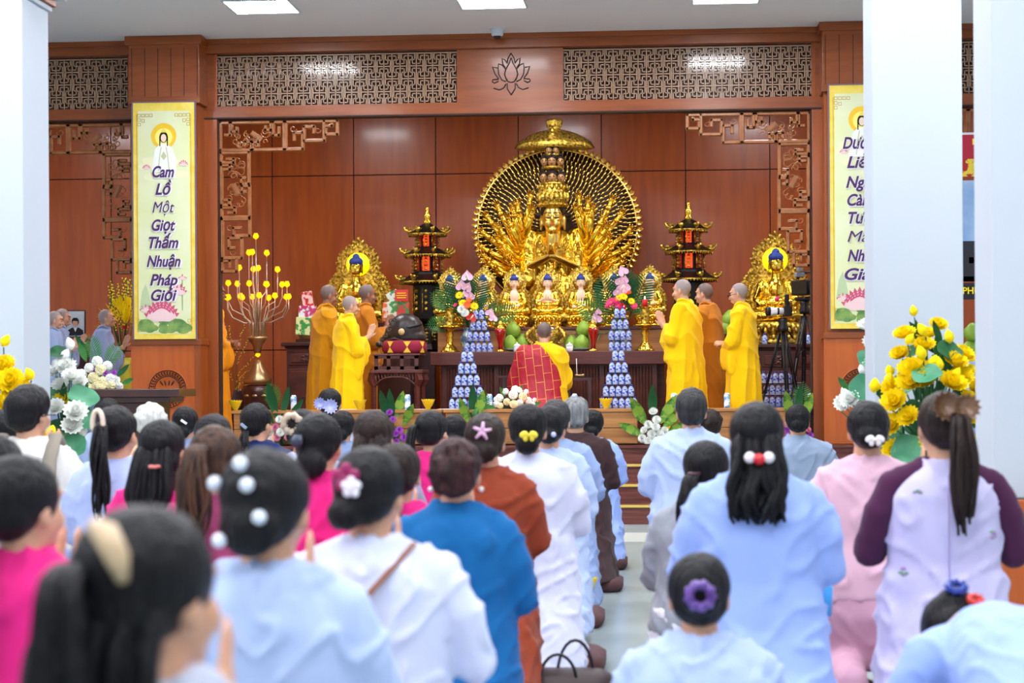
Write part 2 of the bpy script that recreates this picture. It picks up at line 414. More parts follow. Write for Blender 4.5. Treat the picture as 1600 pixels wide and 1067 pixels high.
# wooden pillars with moulding, planks, ledge and medallion
def pillar(x0, x1, zled, label, medx, medz):
    r = thing('wooden_pillar', label, 'pillar', ((x0 + x1) / 2, YP + .15, ZS)); cx = (x0 + x1) / 2
    def T(m): m.M = Matrix.Translation((-cx, -YP - .15, -ZS)); return m
    zl = P(260, 161, YP).z
    m = T(MB()); m.bx(x0 + .01, x1 - .01, YP, YF + .1, ZS, zl); flat('shaft', m, WOODV, r)
    m = T(MB()); m.bx(x0 - .01, x1 + .02, YP - .05, YF, zl, ZC - .01); m.bx(x0 - .04, x1 + .05, YP - .09, YF, ZC - .085, ZC - .002)
    for k in range(6): xx = x0 + .02 + (x1 - x0 - .02) * k / 5; m.bx(xx - .003, xx + .003, YP - .053, YP - .04, zl + .06, ZC - .12, 1)
    m.bx(x0 - .015, x1 + .025, YP - .055, YF, zl - .01, zl + .05)
    flat('capital', m, [WOODF, GROOVE], r, bev=.003)
    m = T(MB()); m.bx(x0 - .01, x1 + .03, YP - .05, YF, zled - .06, zled); flat('ledge', m, WOODF, r, bev=.004)
    m = T(MB()); m.bx(x0 - .01, x1 - .05, YP - .025, YP, ZS, zled - .06); flat('panel', m, WOODP, r)
    m = T(MB()); m.bx(x1 - .05, x1 + .015, YP - .03, YF, ZS, zled - .06); flat('corner_post', m, WOODV, r)
    g = MB(); R = .2
    for k in range(36):   # round key-fret ring
        a = 2 * pi * k / 36
        for rr, t0, t1 in ((R * .93, 0, .9), (R * .82, 0, .45), (R * .71, .3, 1.0)):
            pts = [(medx - cx + rr * cos(a + q * 2 * pi / 36), YP - .032 - YP - .15, medz - ZS + rr * sin(a + q * 2 * pi / 36)) for q in (t0, t1)]
            g.tube(pts, .0045, 4)
        g.tube([(medx - cx + R * q * cos(a), -.182, medz - ZS + R * q * sin(a)) for q in (.71, .93)], .004, 4)
    g.tube([(medx - cx + R * .64 * cos(q * pi / 20), -.182, medz - ZS + R * .64 * sin(q * pi / 20)) for q in range(41)], .005, 5)
    for q in (-.3, -.12, .08, .26): g.ell((medx - cx + q * R, -.182, medz - ZS + R * .3), (.008, .006, .03), 8, 6, Matrix.Rotation(q * 2, 3, 'Y'))
    g.tube([(medx - cx - .09, -.182, medz - ZS - .02), (medx - cx, -.182, medz - ZS - .07), (medx - cx + .09, -.182, medz - ZS - .01)], .01, 6)
    mo = MB(); mo.M = Matrix.Translation((medx - cx, -.176, medz - ZS)) @ Matrix.Rotation(pi / 2, 4, 'X'); mo.lathe([(R, -.001), (R, .006), (R * .97, .012), (R * .94, .004), (0, .004)], n=48)
    md = obj('medallion', mo, WOODP, r); obj('fret_ring', g, GROOVE, md)
pillar(PLx0, PLx1, P(260, 530, YP).z, 'glossy cherry wood pillar left of the altar, carrying the calligraphy banner', P(263, 608, YP).x, P(263, 608, YP).z)
pillar(PRx0, PRx1, P(1310, 519, YP).z, 'glossy cherry wood pillar right of the altar, half hidden by a white column', P(1345, 606, YP).x, P(1345, 606, YP).z)

# white columns
def column(x0, x1, y0, y1, label, wood=0, cap=None):
    r = thing('white_column', label, 'column', ((x0 + x1) / 2, (y0 + y1) / 2, 0)); c = Vector(((x0 + x1) / 2, (y0 + y1) / 2, 0))
    def T(m): m.M = Matrix.Translation(-c); return m
    zc = cap or ZC; m = T(MB()); m.bx(x0, x1, y0, y1, wood, zc); flat('shaft', m, WHITE, r, bev=.006)
    m = T(MB())
    if cap:
        m.bx(x0 - .02, x1 + .02, y0 - .02, y1 + .02, zc, zc + .03, 0); m.bx(x0 - .04, x1 + .04, y0 - .04, y1 + .04, zc + .03, zc + .08, 1)
        flat('capital', m, [WHITE, WOODF], r, bev=.005)
        m = T(MB()); m.bx(x0 - .09, x1 + .09, y0 - .0, y1 + .09, zc + .08, zc + .16); m.bx(x0 - .05, x1 + .05, y0, y1 + .05, zc + .16, ZC); flat('beam_end', m, WHITE, r)
    if wood:
        m = T(MB()); e = .05; m.bx(x0 - e, x1 + e, y0 - e, y1 + e, 0, wood)
        m.bx(x0 - e - .02, x1 + e + .02, y0 - e - .02, y1 + e + .02, wood - .08, wood)
        for s in range(2): m.bx(x0 - e - .012, x1 + e + .012, y0 - e - .012, y1 + e + .012, [0, wood - .16][s], [.1, wood - .1][s])
        m.bx(x0 - e - .012, x0 + .05, y0 - e - .012, y0 + .05, 0, wood)
        flat('wooden_base', m, WOODP, r, bev=.006)
YC = 11.4
xa = P(1363.6, 300, YC); column(xa.x + 0, xa.x + .52, YC, YC + .5, 'white square column beside the right banner, behind the yellow lotus bouquet', 0, 3.72)
a = P(77, 300, YC + .5).x; column(a - .52, a, YC, YC + .5, 'white square column at the left edge, wood capital at its top', 0, 3.70)
a = P(1550, 300, 8.7).x; column(a, a + .52, 8.7, 9.2, 'white square column at the right edge with a wooden base', P(1590, 779, 8.7).z, 3.72)

# carved corner brackets
U = 19.15 / 3000 / 4.105
BR = [[(52, 150), (82, 150), (82, 70), (18, 70), (18, 248), (222, 248), (222, 195), (185, 195), (185, 218)],
      [(92, 128), (92, 70), (352, 70), (352, 120), (318, 120), (318, 98)], [(92, 128), (128, 128), (128, 104)],
      [(405, 108), (405, 155), (368, 155), (368, 70), (438, 70), (438, 248), (232, 248), (232, 200), (268, 200), (268, 222)],
      [(505, 185), (505, 142), (560, 142), (560, 248), (449, 248), (449, 70), (702, 70), (702, 195), (570, 195), (570, 105), (635, 105), (635, 140)],
      [(712, 100), (752, 100), (752, 88)], [(712, 70), (788, 70), (788, 156), (712, 156), (712, 120)],
      [(62, 305), (105, 305), (105, 328), (22, 328), (22, 265), (205, 265), (205, 468), (155, 468), (155, 430), (182, 430)],
      [(45, 372), (80, 372), (80, 345), (24, 345), (24, 605), (75, 605), (75, 572), (45, 572)],
      [(185, 520), (160, 520), (160, 482), (208, 482), (208, 685), (24, 685), (24, 622), (110, 622), (110, 655), (70, 655)],
      [(148, 755), (102, 755), (102, 805), (208, 805), (208, 697), (28, 697), (28, 950), (155, 950), (155, 820), (70, 820), (70, 885), (108, 885)],
      [(75, 1002), (75, 968), (28, 968), (28, 1036), (120, 1036), (120, 956)]]
def bracket(cx, cz, sg, label):
    fr = MB(); sc = fr; rnd = random.Random(5)
    def Q(a, b, y=0): return (sg * (a - 14) * U, y, -(b - 62) * U)
    for pl in BR:
        for (a, b), (c, d) in zip(pl[:-1], pl[1:]):
            p, q = Vector(Q(a, b)), Vector(Q(c, d)); e = (q - p).normalized() * .012
            fr.tube([p - e, q + e], .021, 4, up=(0, 1, .001))
            fr.box((p + q) / 2 + Vector((0, -.012, 0)), ((abs(q.x - p.x) + .024), .02, (abs(q.z - p.z) + .024)))
    def curl(a, b, R, t0, turns):
        pts = []
        for k in range(15):
            t = t0 + turns * 2 * pi * k / 14; rr = R * (1 - .6 * k / 14); pts.append(Q(a + rr * cos(t), b + rr * sin(t), -.004))
        sc.tube(pts, [.006] * 15, 6)
    for a, b, R in ((498, 115, 24), (660, 128, 20), (76, 750, 24), (92, 912, 22)): curl(a, b, R, 0, .9)
    for k in range(26): curl(110 + rnd.random() * 240, 110 + rnd.random() * 110, 12 + rnd.random() * 22, rnd.random() * 6, rnd.choice((-1, 1)) * .8)
    for k in range(26): curl(55 + rnd.random() * 115, 300 + rnd.random() * 340, 12 + rnd.random() * 22, rnd.random() * 6, rnd.choice((-1, 1)) * .8)
    for (a, b, an) in ((258, 158, -.6), (118, 505, -1.1)):
        R = Matrix.Rotation(an * -1 * sg, 3, 'Y'); sc.box(Q(a, b, -.012), (.13, .014, .05), R); sc.box(Q(a, b, -.02), (.11, .012, .03), R)
    tag(flat('carved_bracket', fr, CARVE, None, bev=.003, loc=(cx, YF + .03, cz)), label, 'carved bracket')
bracket(XL1 + .015, zo - .03, 1, 'carved wood corner bracket in the upper left of the altar opening, beside the banner')
bracket(XR0 - .015, zo - .03, -1, 'carved wood corner bracket in the upper right of the altar opening')
bracket(PLx0 - .08, zo - .03, -1, 'carved wood corner bracket in the far left bay, left of the banner pillar')
bracket(PRx1 + .08, zo - .03, 1, 'carved wood corner bracket in the right bay, behind the white columns')
# ================================================================ PEOPLE
def capsule(m, pts, r, n=10): 
    m.tube(pts, r, n); m.ell(pts[0], r[0] if hasattr(r, '__len__') else r, 10, 6); m.ell(pts[-1], r[-1] if hasattr(r, '__len__') else r, 10, 6)
def head_parts(m, face=False):
    """head about its own centre: crown at z .095, facing +y"""
    m.ell((0, -.012, .008), (.075, .09, .087), 20, 12); m.ell((0, .028, -.045), (.06, .062, .078), 16, 10)
    m.ell((0, .05, -.098), (.036, .036, .026)); m.ell((0, .012, -.085), (.05, .05, .04))
    for s in (-1, 1):
        m.ell((s * .077, -.004, -.035), (.009, .019, .031), 8, 6, Matrix.Rotation(s * .2, 3, 'Z')); m.ell((s * .037, .06, -.05), (.026, .024, .026))
    capsule(m, [(0, .086, -.02), (0, .104, -.055)], [.009, .014], 8); m.ell((0, .087, -.089), (.023, .012, .011)); m.ell((0, .072, .012), (.056, .02, .014))
def face_features(root, M, sk, glasses=False, brow=None):
    for s in (-1, 1):
        e = MB(); e.M = M; e.ell((s * .031, .0805, -.026), (.014, .009, .0045), 10, 6); obj('eye', e, mat('dark_iris', (40, 26, 22), .2), root)
        e = MB(); e.M = M; e.tube([(s * .014, .092, -.006), (s * .03, .0915, .0), (s * .048, .078, -.005)], [.0035, .004, .002], 6); obj('eyebrow', e, mat('brow_hair', (46, 36, 34), .8), root)
    e = MB(); e.M = M; e.tube([(-.02, .093, -.089), (0, .1005, -.088), (.02, .093, -.089)], [.003, .0055, .003], 6); obj('mouth', e, mat('lips', (150, 82, 78), .45), root)
    if glasses:
        e = MB(); e.M = M
        for s in (-1, 1):
            e.tube([(s * .034 + .024 * cos(t * pi / 8), .108, -.028 + .017 * sin(t * pi / 8)) for t in range(17)], .0022, 5)
            e.tube([(s * .058, .106, -.024), (s * .08, .04, -.022), (s * .082, -.01, -.022)], .0022, 5)
        e.tube([(-.01, .109, -.025), (.01, .109, -.025)], .002, 5); obj('glasses', e, BLACK, root)
def hand(m, wrist, d, palm_n, s=1, L=.17, spread=.06, curl=0, scale=1.0):
    """five fingers on a palm; d = pointing direction, palm_n = palm normal, s = side of thumb"""
    d = Vector(d).normalized(); n = Vector(palm_n); n = (n - d * n.dot(d)).normalized(); w = d.cross(n).normalized() * s; p = Vector(wrist); k = scale
    R = Matrix((w, d, n)).transposed()
    m.ell(p + d * .045 * k, (.036 * k, .052 * k, .014 * k), 12, 8, R); m.ell(p + d * .06 * k, (.038 * k, .038 * k, .013 * k), 12, 8, R)
    capsule(m, [p - d * .02, p + d * .03 * k], [.022, .024 * k])
    for i, ln in enumerate((.068, .078, .073, .058)):
        o = (1.5 - i) * .0185 * k; b = p + d * (.088 - abs(i - 1.2) * .004) * k + w * o; dd = (d + w * spread * (1.5 - i)).normalized()
        pts = [b - dd * .02 * k]; cur = b; a = 0
        for seg in (.45, .3, .25):
            nd = (dd * cos(a) + n * sin(a)); cur = cur + nd * ln * seg * k; pts.append(cur.copy()); a += curl
        m.tube(pts, [.0085 * k, .0085 * k, .0078 * k, .0066 * k], 8); m.ell(pts[-1], .0066 * k, 8, 6)
    b = p + d * .02 * k + w * .026 * k; td = (d * .75 + w * .55 + n * .2).normalized()
    pts = [b, b + td * .035 * k, b + td * .035 * k + (td + d * .5).normalized() * .035 * k]
    m.tube(pts, [.012 * k, .0105 * k, .0085 * k], 8); m.ell(pts[-1], .0085 * k, 8, 6)
def foldfn(seed, amp, k=9, vert=1.0, zt=1e9, swag=.5):
    def fn(p, n):
        a = atan2(p.x, p.y + .0001) * k * .5 + 2.2 * nz(p.x * 3 + seed, p.y * 3, p.z * 1.6)
        f = (1 - abs(sin(a))) ** 1.5 * vert
        g = (1 - abs(nz(p.x * 6 + seed, p.y * 6 + p.z * 3, p.z * 9 - abs(p.x) * 8)) * 2.4) ** 2 * .8
        return max(-.003, amp * (f * (.4 + .6 * min(1, max(0, (zt - p.z) * 2))) + swag * g - .5))
    return fn
def hair_fn(seed, amp=.0022, curl=0):
    def fn(p, n):
        v = nz(p.x * 60 + seed, p.y * 60, p.z * 7) * amp * 1.3 + nz(p.x * 24 + seed, p.y * 24, p.z * 5) * amp
        if curl: v += nz(p.x * 38 + seed, p.y * 38, p.z * 38) * curl
        return v
    return fn
def locks(m, path, width, r, n, seed, depth=.018, wave=.008, taper=.35):
    """separate tapering locks of hair following a path"""
    rd = random.Random(seed); path = [Vector(p) for p in path]
    for i in range(n):
        ox = (rd.random() - .5) * 2; oy = (rd.random() - .5) * 2; ph = rd.random() * 6; cut = 1 - rd.random() * .14; pts = []; rr = []
        K = 12
        for j in range(K + 1):
            t = j / K * cut; q = t * (len(path) - 1); a = min(int(q), len(path) - 2); f = q - a; p = path[a].lerp(path[a + 1], f)
            wd = width[0] + (width[1] - width[0]) * min(1, t * 1.6) if hasattr(width, '__len__') else width
            wd *= (1 - (1 - taper) * max(0, (t - .6) / .4) ** 1.3)
            pts.append(p + Vector((ox * wd + wave * sin(ph + t * 9) * t, oy * depth + wave * cos(ph + t * 7) * t * .6, 0)))
            rr.append(r * (1 - .75 * t ** 3))
        rr[0] *= .6; m.tube(pts, rr, 6)
def hair(root, M, kind, hm, seed=1, vox=.009, d={}):
    m = MB(); m.M = M
    cx = d.get('w', 1)
    if kind != 'bald':
        m.ell((0, -.02, .012), (.088 * cx, .102, .092), 20, 12); m.ell((0, -.055, -.03), (.078 * cx, .062, .062), 16, 10)
        if kind == 'short': m.ell((0, -.045, -.05), (.07, .055, .045)); m.ell((0, .0, .03), (.086, .1, .085))
        elif kind in ('curly',):
            rd = random.Random(seed)
            for i in range(40):
                a = rd.random() * 6.28; z = rd.random(); q = sqrt(1 - z * z); m.ell((.085 * q * cos(a), -.025 + .09 * q * sin(a) * (1 if sin(a) < 0 else .7), -.02 + .11 * z), .022, 8, 6)
        elif kind == 'bun': m.ell((d.get('bx', 0), -.1, d.get('bz', -.07)), (d.get('br', .045) * 1.15, .035, d.get('br', .045)))
        elif kind == 'curlbun':
            rd = random.Random(seed)
            for i in range(60):
                a = rd.random() * 6.28; q = rd.random() ** .5; m.ell((.07 * q * cos(a), -.105 - .03 * (1 - q), -.005 + .085 * q * sin(a)), .018, 8, 6)
        elif kind == 'long':
            m.ell((0, -.05, -.06), (.088, .06, .09)); m.ell((0, -.055, -.12), (.09, .045, .1))
    vx = vox
    h = voxel('hair', m, hm, root, vx, 2, hair_fn(seed, .003, d.get('curl', 0)))
    T = lambda p: M @ Vector(p)
    if kind in ('pony', 'halfup', 'long'):
        m = MB(); bx = d.get('bx', 0); bz = d.get('bz', -.01); L = d.get('len', .3); tx = d.get('tx', 0); w = d.get('w2', .028)
        B = T((bx, -.11, bz))
        if kind == 'long':
            pts = [T((0, -.085, .0)), T((0, -.115, -.08)), T((0, -.13, -.15)), T((0, -.14, -.15 - L * .5)), T((0, -.14, -.15 - L))]
            locks(m, pts, (.06, .088), .016, 34, seed, .022, d.get('wave', .012), .7)
        else:
            e = Vector((tx, -.045, 0))
            pts = [B, B + e * .6 + Vector((0, -.02, -.02)), B + e + Vector((0, -.03, -L * .3)), B + e * 1.1 + Vector((0, -.025, -L * .65)), B + e * 1.2 + Vector((0, -.01, -L))]
            locks(m, pts, (w * .4, w), .011, d.get('n', 16), seed, .014, d.get('wave', .006), .45)
            if kind == 'halfup': locks(m, [T((0, -.08, -.02)), T((0, -.115, -.09)), T((0, -.125, -.16)), T((0, -.13, -.35))], (.07, .085), .016, 26, seed + 3, .02, .005, .8)
        obj('hair_lock', m, hm, h)
    return h
def clip(root, M, kind, c, pos, s=1.0, seed=0, c2=None, label=None):
    m = MB(); m.M = M @ Matrix.Translation(pos); cm = mat('clip_%d_%d_%d' % c, c, .35, coat=.3)
    mats = [cm, mat('clip_%d_%d_%d' % (c2 or c), (c2 or c), .35, coat=.3)]
    if kind == 'flower':
        for i in range(5): a = 2 * pi * i / 5 + .3; m.ell((.02 * s * cos(a), 0, .02 * s * sin(a)), (.014 * s, .006 * s, .014 * s), 10, 6)
        m.ell((0, -.008, 0), .009 * s, mi=1)
    elif kind == 'scrunchie':
        R = .03 * s; rd = random.Random(seed)
        m.tube([(R * cos(t * pi / 12), .004 * sin(t * 2), R * sin(t * pi / 12)) for t in range(25)], [.013 * s * (1 + .3 * sin(t * 4)) for t in range(25)], 8)
    elif kind == 'loop': m.tube([(.02 * s * cos(t * pi / 9), 0, .045 * s * sin(t * pi / 9)) for t in range(-5, 12)], .009 * s, 8)
    elif kind == 'bow':
        for q in (-1, 1): m.ell((q * .022 * s, 0, .003), (.02 * s, .008, .015 * s), 12, 8, Matrix.Rotation(q * .5, 3, 'Y')); m.ell((q * .014 * s, 0, -.014 * s), (.012 * s, .006, .014 * s))
        m.ell((0, -.006, 0), .009 * s, mi=1)
    elif kind == 'star':
        for i in range(5): a = 2 * pi * i / 5 + .2; m.tube([(0, -.004, 0), (.034 * s * cos(a), 0, .034 * s * sin(a))], [.01 * s, .005 * s], 6)
    elif kind == 'ball': m.ell((0, 0, 0), .014 * s)
    elif kind == 'fan':
        for ring, rr in ((13, .062), (10, .04)):
            for i in range(ring): a = 2 * pi * i / ring; m.leaf((0, -.01 - (.062 - rr) * .4, 0), (cos(a), -.25, sin(a)), rr * s, .026 * s, .2, up=(0, -1, 0), nseg=4)
    elif kind == 'claw':
        for q in range(5): a = -.6 + q * .3; m.tube([(.02 * s * sin(a), -.004, .02 * s), (.035 * s * sin(a), -.02 * s, 0), (.02 * s * sin(a), -.004, -.022 * s)], .005 * s, 6)
        m.ell((0, -.012, 0), (.01 * s, .012, .022 * s))
    elif kind == 'banana': m.tube([(-.03 * s, .01, .03 * s), (.01 * s, -.012, .024 * s), (.03 * s, -.012, -.005), (.028 * s, 0, -.035 * s)], [.012 * s, .018 * s, .016 * s, .008 * s], 8)
    elif kind == 'bar': m.box((0, 0, 0), (.05 * s, .012, .016 * s), Matrix.Rotation(.6, 3, 'Y'))
    elif kind == 'band': m.tube([(.016 * s * cos(t * pi / 6), .016 * s * sin(t * pi / 6), 0) for t in range(13)], .006 * s, 6)
    o = obj('hair_clip', m, mats if c2 else cm, root, smooth=(kind != 'bar'))
    if label: o['label'] = label
    return o

def kneeler(px, pyt, Y, label, shirt, hk='bun', hm=None, hd={}, name=None, robe=None, trouser=None, yaw=0, hyaw=0, hpitch=0, sw=1.0, clips=(), elbow=1.0, low=0, sk=None, seed=None, short_sleeve=False, collar=None, vox=.014, extra=None, side=0, group='people kneeling in the hall', sleeve=None, lean=0):
    top = P(px, pyt, Y); k = 1.0; H = 1.2 - low; k = top.z / H
    if k > 1.16 or k < .8: print('SCALE', label, round(k, 2))
    hx, hy = 0.0, lean
    r = thing('person', label, 'person', (top.x, Y, 0), yaw, group, k)
    sk = sk or SKIN; hm = hm or HAIRB; seed = seed if seed is not None else int(px * 7 + pyt)
    bd = MB(); zl = -low
    HM = Matrix.Translation((0, lean, 1.1 + zl)) @ Matrix.Rotation(hyaw, 4, 'Z') @ Matrix.Rotation(hpitch, 4, 'X') 
    bd.M = HM; head_parts(bd); bd.M = None
    capsule(bd, [(0, lean * .8 - .015, .9 + zl), (0, lean - .005, 1.04 + zl)], [.056, .05], 12)
    bd.ell((0, lean * .6, .82 + zl), (.15, .1, .16), 16, 10); bd.ell((0, 0, .56 + zl * .8), (.14, .11, .16), 16, 10); bd.ell((0, lean * .3, .68 + zl), (.125, .09, .17))
    e = elbow; sx = .15 * sw
    el = (.205 * sw * e, lean + .03, .67 + zl); wr = (.05, lean + .27, .86 + zl)
    for s in (-1, 1):
        capsule(bd, [(s * sx, lean * .7, .885 + zl), (s * el[0], el[1], el[2])], [.045, .038]); capsule(bd, [(s * el[0], el[1], el[2]), (s * wr[0] * .9, wr[1], wr[2])], [.036, .024])
        hand(bd, (s * .026, wr[1] + .01, wr[2] + .015), (-s * .05, .45, .9), (-s, 0, 0), 1 if s < 0 else -1, spread=.02, curl=.05)
        if low < .2: capsule(bd, [(s * .085, 0, .52), (s * .11, .06, .12)], [.075, .058]); capsule(bd, [(s * .11, .06, .12), (s * .1, -.33, .1)], [.055, .038])
        else: capsule(bd, [(s * .085, -.12, .3), (s * .12, .25, .14)], [.075, .058]); capsule(bd, [(s * .12, .22, .12), (s * .1, -.2, .09)], [.05, .038])
        fy = -.33 if low < .2 else -.2
        capsule(bd, [(s * .1, fy, .09), (s * .1, fy - .13, .07)], [.036, .03]); bd.ell((s * .1, fy - .15, .06), (.04, .04, .025))
    voxel('body', bd, sk, r, .011, 2)
    # clothes
    m = MB(); q = sw; dep = .02
    hem = .40 + zl * .5
    m.sec([(hem, .205 * q, .15), (.52 + zl * .8, .2 * q, .15), (.64 + zl, .172 * q, .125, 0, lean * .3), (.76 + zl, .178 * q, .125, 0, lean * .5), (.86 + zl, .178 * q, .12, 0, lean * .65), (.915 + zl, .14 * q, .105, 0, lean * .7), (.955 + zl, .09, .082, 0, lean * .78), (.985 + zl, .066, .068, 0, lean * .82)], 24, p=2.2)
    if robe is not None or True:
        pass
    def sleeves(mm, wide=1.0, end=1.0):
        for s in (-1, 1):
            capsule(mm, [(s * .05, lean * .8 - .01, .945 + zl), (s * sx * .98, lean * .7, .885 + zl), (s * (sx + el[0]) / 2 * 1.04, lean * .85, .79 + zl), (s * el[0], el[1], el[2])], [.05, .062, .06, .056 * wide], 12)
            if not short_sleeve: capsule(mm, [(s * el[0], el[1], el[2]), (s * (wr[0] + .01), wr[1] - .03, wr[2] - .02)], [.06 * wide, .045 * wide], 12)
    if sleeve is None: sleeves(m)
    if robe is not None:   # long robe or tunic falling to the floor over the calves
        z0 = .06; m.sec([(z0, .24 * q, .36, 0, -.18), (.2, .225 * q, .27, 0, -.1), (.36, .21 * q, .18, 0, -.03), (.5 + zl * .5, .2 * q, .15), (.6 + zl * .8, .185 * q, .13)], 26, p=2.4)
    if collar: m.tube([(.066 * cos(t * pi / 10), lean * .85 + .064 * sin(t * pi / 10), .985 + zl) for t in range(21)], .012, 6)
    nm = name or ('robe' if robe is not None else 'shirt')
    o = voxel(nm, m, shirt, r, vox, 3, foldfn(seed, .024, 11, .5, .8, 1.0))
    if sleeve is not None:
        m = MB(); sleeves(m); voxel('sleeve', m, sleeve, r, vox, 3, foldfn(seed + 5, .008, 8, .3, .8, .9), label='dark purple raglan sleeves')
    if robe is None:
        m = MB(); tm = trouser or shirt
        if low < .2:
            m.sec([(.5 + zl * .5, .19 * q, .14), (.34, .2 * q, .15, 0, .0), (.12, .2 * q, .13, 0, .05)], 20)
            for s in (-1, 1): capsule(m, [(s * .11, .05, .14), (s * .11, -.36, .11)], [.085, .075])
        else:
            m.sec([(.42, .19 * q, .15, 0, -.08), (.25, .24 * q, .26, 0, .0), (.06, .25 * q, .3, 0, .0)], 20)
        voxel('trousers', m, tm, r, vox * 1.1, 3, foldfn(seed + 9, .018, 12, .6, .5, .9))
    h = hair(r, HM, hk, hm, seed, d=hd) if hk != 'bald' else None
    for c in clips:
        kw = c[4] if len(c) > 4 else {}
        clip(h, HM, c[0], c[1], c[2], c[3], seed, **kw)
    if extra: extra(r, HM, zl, lean)
    return r
HAIRB = hairm('black', (9, 9, 12), (20, 18, 22)); HAIRD = hairm('dark_brown', (28, 20, 18), (50, 36, 30)); HAIRR = hairm('reddish', (66, 32, 32), (40, 24, 26))
HAIRG = hairm('grey', (150, 152, 154), (92, 94, 96)); HAIRW = hairm('white', (226, 226, 220), (196, 196, 190)); HAIRBR = hairm('chestnut', (88, 58, 40), (44, 32, 28)); HAIRS = hairm('greying', (60, 60, 62), (26, 26, 28))
C = lambda n, c, **k: cloth(n, c, **k)
HOT = C('hot_pink', (226, 38, 128)); LAV = C('pale_lavender', (176, 190, 234)); WHT = C('bluish_white', (208, 214, 240)); LBL = C('pale_blue', (174, 192, 230)); PERI = C('periwinkle', (154, 178, 238))
GRB = C('grey_blue', (140, 160, 200)); NAVY = C('navy', (24, 40, 92)); BRN = C('rust_knit', (142, 62, 38)); DKB = C('dark_brown', (62, 42, 44)); TEAL = C('deep_blue', (20, 98, 158)); PNK = C('pale_pink', (218, 176, 194))
GRY = C('stone_grey', (142, 148, 158)); CRM = C('cream', (226, 224, 218)); PUR = C('plum', (74, 34, 66)); LIL = C('pale_lilac', (198, 192, 228)); LGR = C('soft_grey_blue', (150, 168, 194)); WPT = C('off_white', (214, 216, 226))

def specs_strap(r, HM, zl, lean):
    m = MB(); m.tube([(.11, lean * .7 - .03, .965), (.03, -.14, .87), (-.08, -.148, .74), (-.19, -.1, .62)], [.012] * 4, 6, flat=.45); obj('bag_strap', m, mat('strap_leather', (132, 78, 52), .5), r)
    m = MB(); m.box((.0, -.152, .835), (.03, .012, .035), Matrix.Rotation(.7, 3, 'Y')); flat('buckle', m, BRONZE, r)
def earrings(r, HM, zl, lean):
    for s in (-1, 1): m = MB(); m.M = HM; m.ell((s * .084, .0, -.07), .009); obj('pearl_earring', m, MC['petal_white'], r)
def vest(r, HM, zl, lean):
    m = MB()
    for s in (-1, 1): m.tube([(s * .1, .1, .95), (s * .115, -.0, .995), (s * .125, -.11, .9), (s * .13, -.15, .74), (s * .13, -.16, .56)], [.03] * 5, 8, flat=.35)
    obj('vest_straps', m, C('vest_taupe', (136, 128, 116)), r)
    e = MB(); e.M = HM
    for s in (-1, 1): e.tube([(s * .07, .09, -.022), (s * .083, .02, -.02), (s * .084, -.02, -.026)], .003, 5)
    obj('glasses', e, BLACK, r)
def sprigs(r, HM, zl, lean):
    rd = random.Random(4)
    for (x, z) in ((-.1, .87), (-.15, .62), (.13, .74), (.12, .48), (.02, .35)):
        m = MB()
        for i in range(6):
            a = rd.random() * 6.28; m.ell((x + .01 * cos(a), -.15 - (.02 if z < .8 else -.012) - (.02 if z < .5 else 0), z + .01 * sin(a)), (.009, .006, .006), 8, 5, mi=i % 2)
        obj('embroidered_sprig', m, [mat('sprig_green', (120, 160, 120), .8), mat('sprig_mauve', (170, 130, 190), .8)], r)
    m = MB(); m.tube([(0, -.128, .93), (0, -.145, .8), (0, -.14, .66), (0, -.165, .5)], .003, 5); obj('back_seam', m, C('seam', (160, 150, 196)), r)

K = kneeler
K(238, 790, 2.45, 'large blurred person nearest the camera, long half-up black hair with a beige clip', C('pale_grey_blouse', (190, 196, 214)), 'halfup', HAIRB, dict(len=.5, bx=-.03, bz=.03, w2=.035, n=22), hyaw=-.5, clips=[('banana', (206, 178, 140), (.03, -.112, .05), 1.0)], vox=.01)
K(36, 710, 4.15, 'person in hot pink at the left edge, black ponytail, big in front', HOT, 'pony', HAIRB, dict(len=.42, bx=-.02, bz=.0, w2=.04, n=22), hyaw=-.5, collar=1)
K(-6, 680, 5.7, 'head of black hair cut by the left edge, behind the big hot pink person', LAV, 'bun', HAIRB, {})
K(418, 700, 3.75, 'person with white pearl clips scattered in her dark updo, pale blue shirt', LBL, 'bun', HAIRB, dict(br=.055, bz=-.05), hyaw=-.14, sw=1.02, vox=.01,
  clips=[('ball', (226, 234, 246), p, 1.0) for p in ((-.012, -.118, .075), (.004, -.126, .035), (.03, -.13, -.025), (-.078, -.08, .035), (-.052, -.125, -.07))])
K(579, 698, 4.65, 'person with maroon and white flower clip, white blouse crossed by a brown bag strap', WHT, 'bun', HAIRB, dict(br=.04, bx=-.03, bz=-.06), hyaw=-.2, sw=1.12, elbow=1.1, vox=.011,
  clips=[('flower', (150, 30, 90), (-.02, -.12, .03), 1.1), ('flower', (240, 236, 244), (.0, -.135, .008), .8)], extra=specs_strap)
K(712, 684, 6.15, 'person with reddish curled bun and pearl earrings, deep blue long tunic', TEAL, 'curlbun', HAIRR, dict(curl=.006), robe=1, sw=1.06, collar=1, extra=earrings, name='tunic')
K(758, 646, 8.0, 'person in a rust brown sweater with a lilac star clip in brown hair', BRN, 'bun', HAIRD, dict(bz=-.055, br=.05), robe=1, sw=1.05, clips=[('star', (214, 176, 206), (0, -.125, .03), 1.15)], name='sweater')
K(825, 631, 8.8, 'person with yellow butterfly clip, long bluish white robe, beside the aisle', WHT, 'bun', HAIRB, dict(bz=-.075, br=.048), robe=1, sw=1.1, clips=[('bow', (236, 220, 60), (.012, -.135, -.035), 1.0)])
K(858, 634, 10.0, 'person with small lilac scrunchie, pale blue robe, behind the yellow clip person', LBL, 'bun', HAIRB, dict(bz=-.05), robe=1, clips=[('ball', (190, 190, 240), (.03, -.13, -.045), 1.0)], sw=.98)
